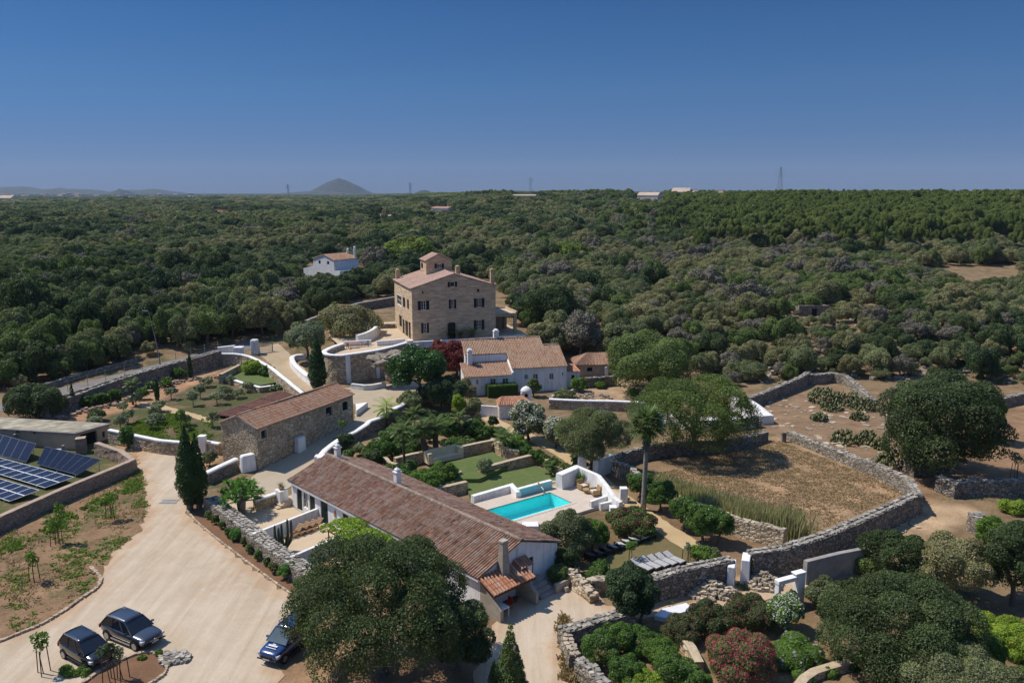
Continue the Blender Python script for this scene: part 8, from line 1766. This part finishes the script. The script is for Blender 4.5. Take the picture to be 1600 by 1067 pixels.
# town on the left horizon: individually built blocks
r = random.Random(6)
for i in range(46):
    a = r.uniform(0, 150) if i < 36 else r.uniform(180, 300); b = r.uniform(304.5, 309.5); g = GT(a, b); s = ppm(*g); w = r.uniform(3, 8) / s; e = r.uniform(1.2, 3.0) / s
    T = thing('town_building', g, 'pale block of the distant town on the left horizon', 'building', 'blocks of the distant town', r.uniform(-.6, .6)); mb = MB(); mb.box(-w / 2, w / 2, 0, w * .6, -2, e); mb.build('wall', M['far_white' if r.random() < .5 else 'far_tan'], T); mb = MB(); mb.prism([(-w / 2 - .5, -.5), (w / 2 + .5, -.5), (w / 2 + .5, w * .6 + .5), (-w / 2 - .5, w * .6 + .5)], e + .01, e + w * .12, taper=.4); mb.build('roof', M['far_roof' if r.random() < .5 else 'far_tan'], T)
def mound(name, px, y0, wpx, hpx, Yd, seed, mat, label=None, kind='structure', cat=None, power=1.5, nz=.1, zbase=0, depth=.5):
    from mathutils import noise as NZ
    s = F / Yd; w = wpx / s; hg = hpx / s; cx = (px - 800) / F * Yd * 1.0; nx_, ny_ = 120, 40; V = []
    for j in range(ny_ + 1):
        for i in range(nx_ + 1):
            u, v = i / nx_ * 2 - 1, j / ny_ * 2 - 1; d = min(1, math.sqrt(u * u + v * v)); p = max(0, (1 - d ** power)) ** 1.25; f = NZ.fractal(Vector((u * 4 + seed, v * 2.2, seed)), 1, 2, 6)
            V.append((cx + u * w / 2, Yd + v * w / 2 * depth, zbase + hg * p * (1 + nz * f * 1.6) + hg * nz * f * .3 * (1 if p > 0 else 0)))
    Fq = [(j * (nx_ + 1) + i, j * (nx_ + 1) + i + 1, (j + 1) * (nx_ + 1) + i + 1, (j + 1) * (nx_ + 1) + i) for j in range(ny_) for i in range(nx_)]
    o = mesh_np(name, V, Fq, M[mat], smooth=True); tag(o, label, cat, None, kind); return o
simple('hill', (.050, .052, .034), (.022, .030, .018), .02, .95, .6, .05, 8, detail=8)
simple('quarry', (.50, .38, .29), (.38, .28, .21), .02, .95)
mound('hills', 535, 300, 124, 27, 8200, 1, 'hill', power=1.3, nz=.035, zbase=-10); mound('hills', 500, 300, 190, 8, 7600, 2, 'hill', power=1.6, nz=.04, zbase=-10); mound('hills', 665, 298, 50, 9, 6000, 3, 'hill', power=1.6, nz=.03, zbase=0)
mound('hills', 30, 300, 260, 13, 8600, 4, 'hill', power=1.8, zbase=-10); mound('hills', 115, 300, 220, 11, 8400, 5, 'hill', power=1.8, zbase=-10); mound('hills', 240, 300, 180, 10, 8000, 6, 'hill', power=1.6, nz=.09, zbase=-10); mound('hills', 200, 300, 60, 11, 7000, 7, 'hill', power=1.6, nz=.09, zbase=-10); mound('hills', -80, 300, 200, 14, 8800, 8, 'hill', power=1.6, zbase=-10)
mound('quarry_mound', 302, 303, 60, 6.5, 2600, 9, 'quarry', 'pale quarry spoil heap on the left skyline', 'thing', 'spoil heap', power=1.3, nz=.3, zbase=2); mound('quarry_mound', 215, 306, 50, 5, 2700, 10, 'quarry', 'long low pale quarry bank left of the spoil heap', 'thing', 'spoil heap', power=1.6, nz=.3, zbase=1); mound('quarry_mound', 75, 312, 46, 3.5, 2000, 11, 'quarry', 'pale bare bank below the distant town', 'thing', 'spoil heap', power=1.6, nz=.3, zbase=2); mound('quarry_mound', 400, 300, 24, 4, 3600, 12, 'quarry', 'tiny reddish building mound on the skyline', 'thing', 'spoil heap', power=2, nz=.1, zbase=4)
# pylons
def pylon(px, ytop, ybase, Yd, label, w=None):
    X_ = (px - 800) / F * Yd * cp; zb = h(X_, Yd); zt = up(ytop, Yd); T = thing('pylon', (X_, Yd, zb), label, 'pylon', 'lattice pylons on the skyline'); hg = zt - zb; w = w or hg * .09; rr = max(.07, Yd * .00013)
    mb = MB(); lv = [0, .16, .32, .46, .58, .68, .77, .85, .92, 1.0]; wd = lambda f: w * (1 - f) ** 1.0 + w * .10
    for f0, f1 in zip(lv, lv[1:]):
        c0 = [(sx * wd(f0), sy * wd(f0), f0 * hg) for sx, sy in ((-1, -1), (1, -1), (1, 1), (-1, 1))]; c1 = [(sx * wd(f1), sy * wd(f1), f1 * hg) for sx, sy in ((-1, -1), (1, -1), (1, 1), (-1, 1))]
        for k in range(4): mb.bar(c0[k], c1[k], rr, rr); mb.bar(c0[k], c1[(k + 1) % 4], rr * .7, rr * .7); mb.bar(c0[(k + 1) % 4], c1[k], rr * .7, rr * .7); mb.bar(c1[k], c1[(k + 1) % 4], rr * .7, rr * .7)
    mb.build('tower', M['steel'], T)
    for f, l_ in ((.74, .17), (.83, .21), (.92, .15)): mb = MB(); L_ = hg * l_ * .75; mb.bar((-L_, 0, f * hg), (L_, 0, f * hg), rr, rr); mb.bar((-L_, 0, f * hg), (0, 0, f * hg + hg * .045), rr * .7, rr * .7); mb.bar((L_, 0, f * hg), (0, 0, f * hg + hg * .045), rr * .7, rr * .7); mb.build('crossarm', M['steel'], T)
pylon(1218, 261, 318, 700, 'tallest lattice pylon rising on the right of the skyline'); pylon(829, 277, 312, 1150, 'lattice pylon above the centre of the skyline'); pylon(641, 285, 305, 1700, 'small lattice pylon right of the far mountain'); pylon(450, 288, 305, 2100, 'small lattice pylon left of the far mountain')
pylon(529, 279, 310, 8200, 'thin mast on the summit of the far mountain')
# street lamp pole in the wood
g = GT(251, 572); T = thing('lamp_post', g, 'slender leaning grey lamp post rising from the trees by the road', 'lamp post'); ht = up(486, g[1]) - g[2]
mb = MB(); mb.tube([(0, 0, 0), (-.5, 0, ht * .5), (-1.3, 0, ht)], [.1, .08, .05], 8); mb.build('pole', M['concrete'], T); mb = MB(); mb.bar((-1.3, 0, ht), (-2.3, 0, ht + .1), .12, .08); mb.build('lamp_head', M['alu'], T)
# small ironwork in the drive
T = thing('manhole_cover', (*G(265, 784), .035), 'grey rectangular manhole cover in the driveway', 'manhole'); mb = MB(); mb.box(-.75, .75, -.4, .4, 0, .03); mb.build('lid', M['concrete'], T); mb = MB(); mb.box(-.85, .85, -.5, -.403, 0, .04); mb.box(-.85, .85, .403, .5, 0, .04); mb.build('rim', M['steel'], T)
# ================================================================ air
hm = bpy.data.materials.new('haze'); hm.use_nodes = True; t = hm.node_tree; t.nodes.remove(t.nodes['Principled BSDF'])
pv = t.nodes.new('ShaderNodeVolumePrincipled'); pv.inputs['Color'].default_value = (.62, .78, 1.0, 1); pv.inputs['Density'].default_value = 5.0e-5; pv.inputs['Anisotropy'].default_value = 0.0
t.links.new(pv.outputs[0], t.nodes['Material Output'].inputs['Volume'])
zmin = min((o.matrix_basis @ Vector(c)).z for o in (ter,) for c in o.bound_box)
mb = MB(); mb.box(-11000, 11000, -250, 10200, zmin - 30, 330); hz_ = mb.build('haze', hm); tag(hz_, kind='stuff')
print('haze', zmin)
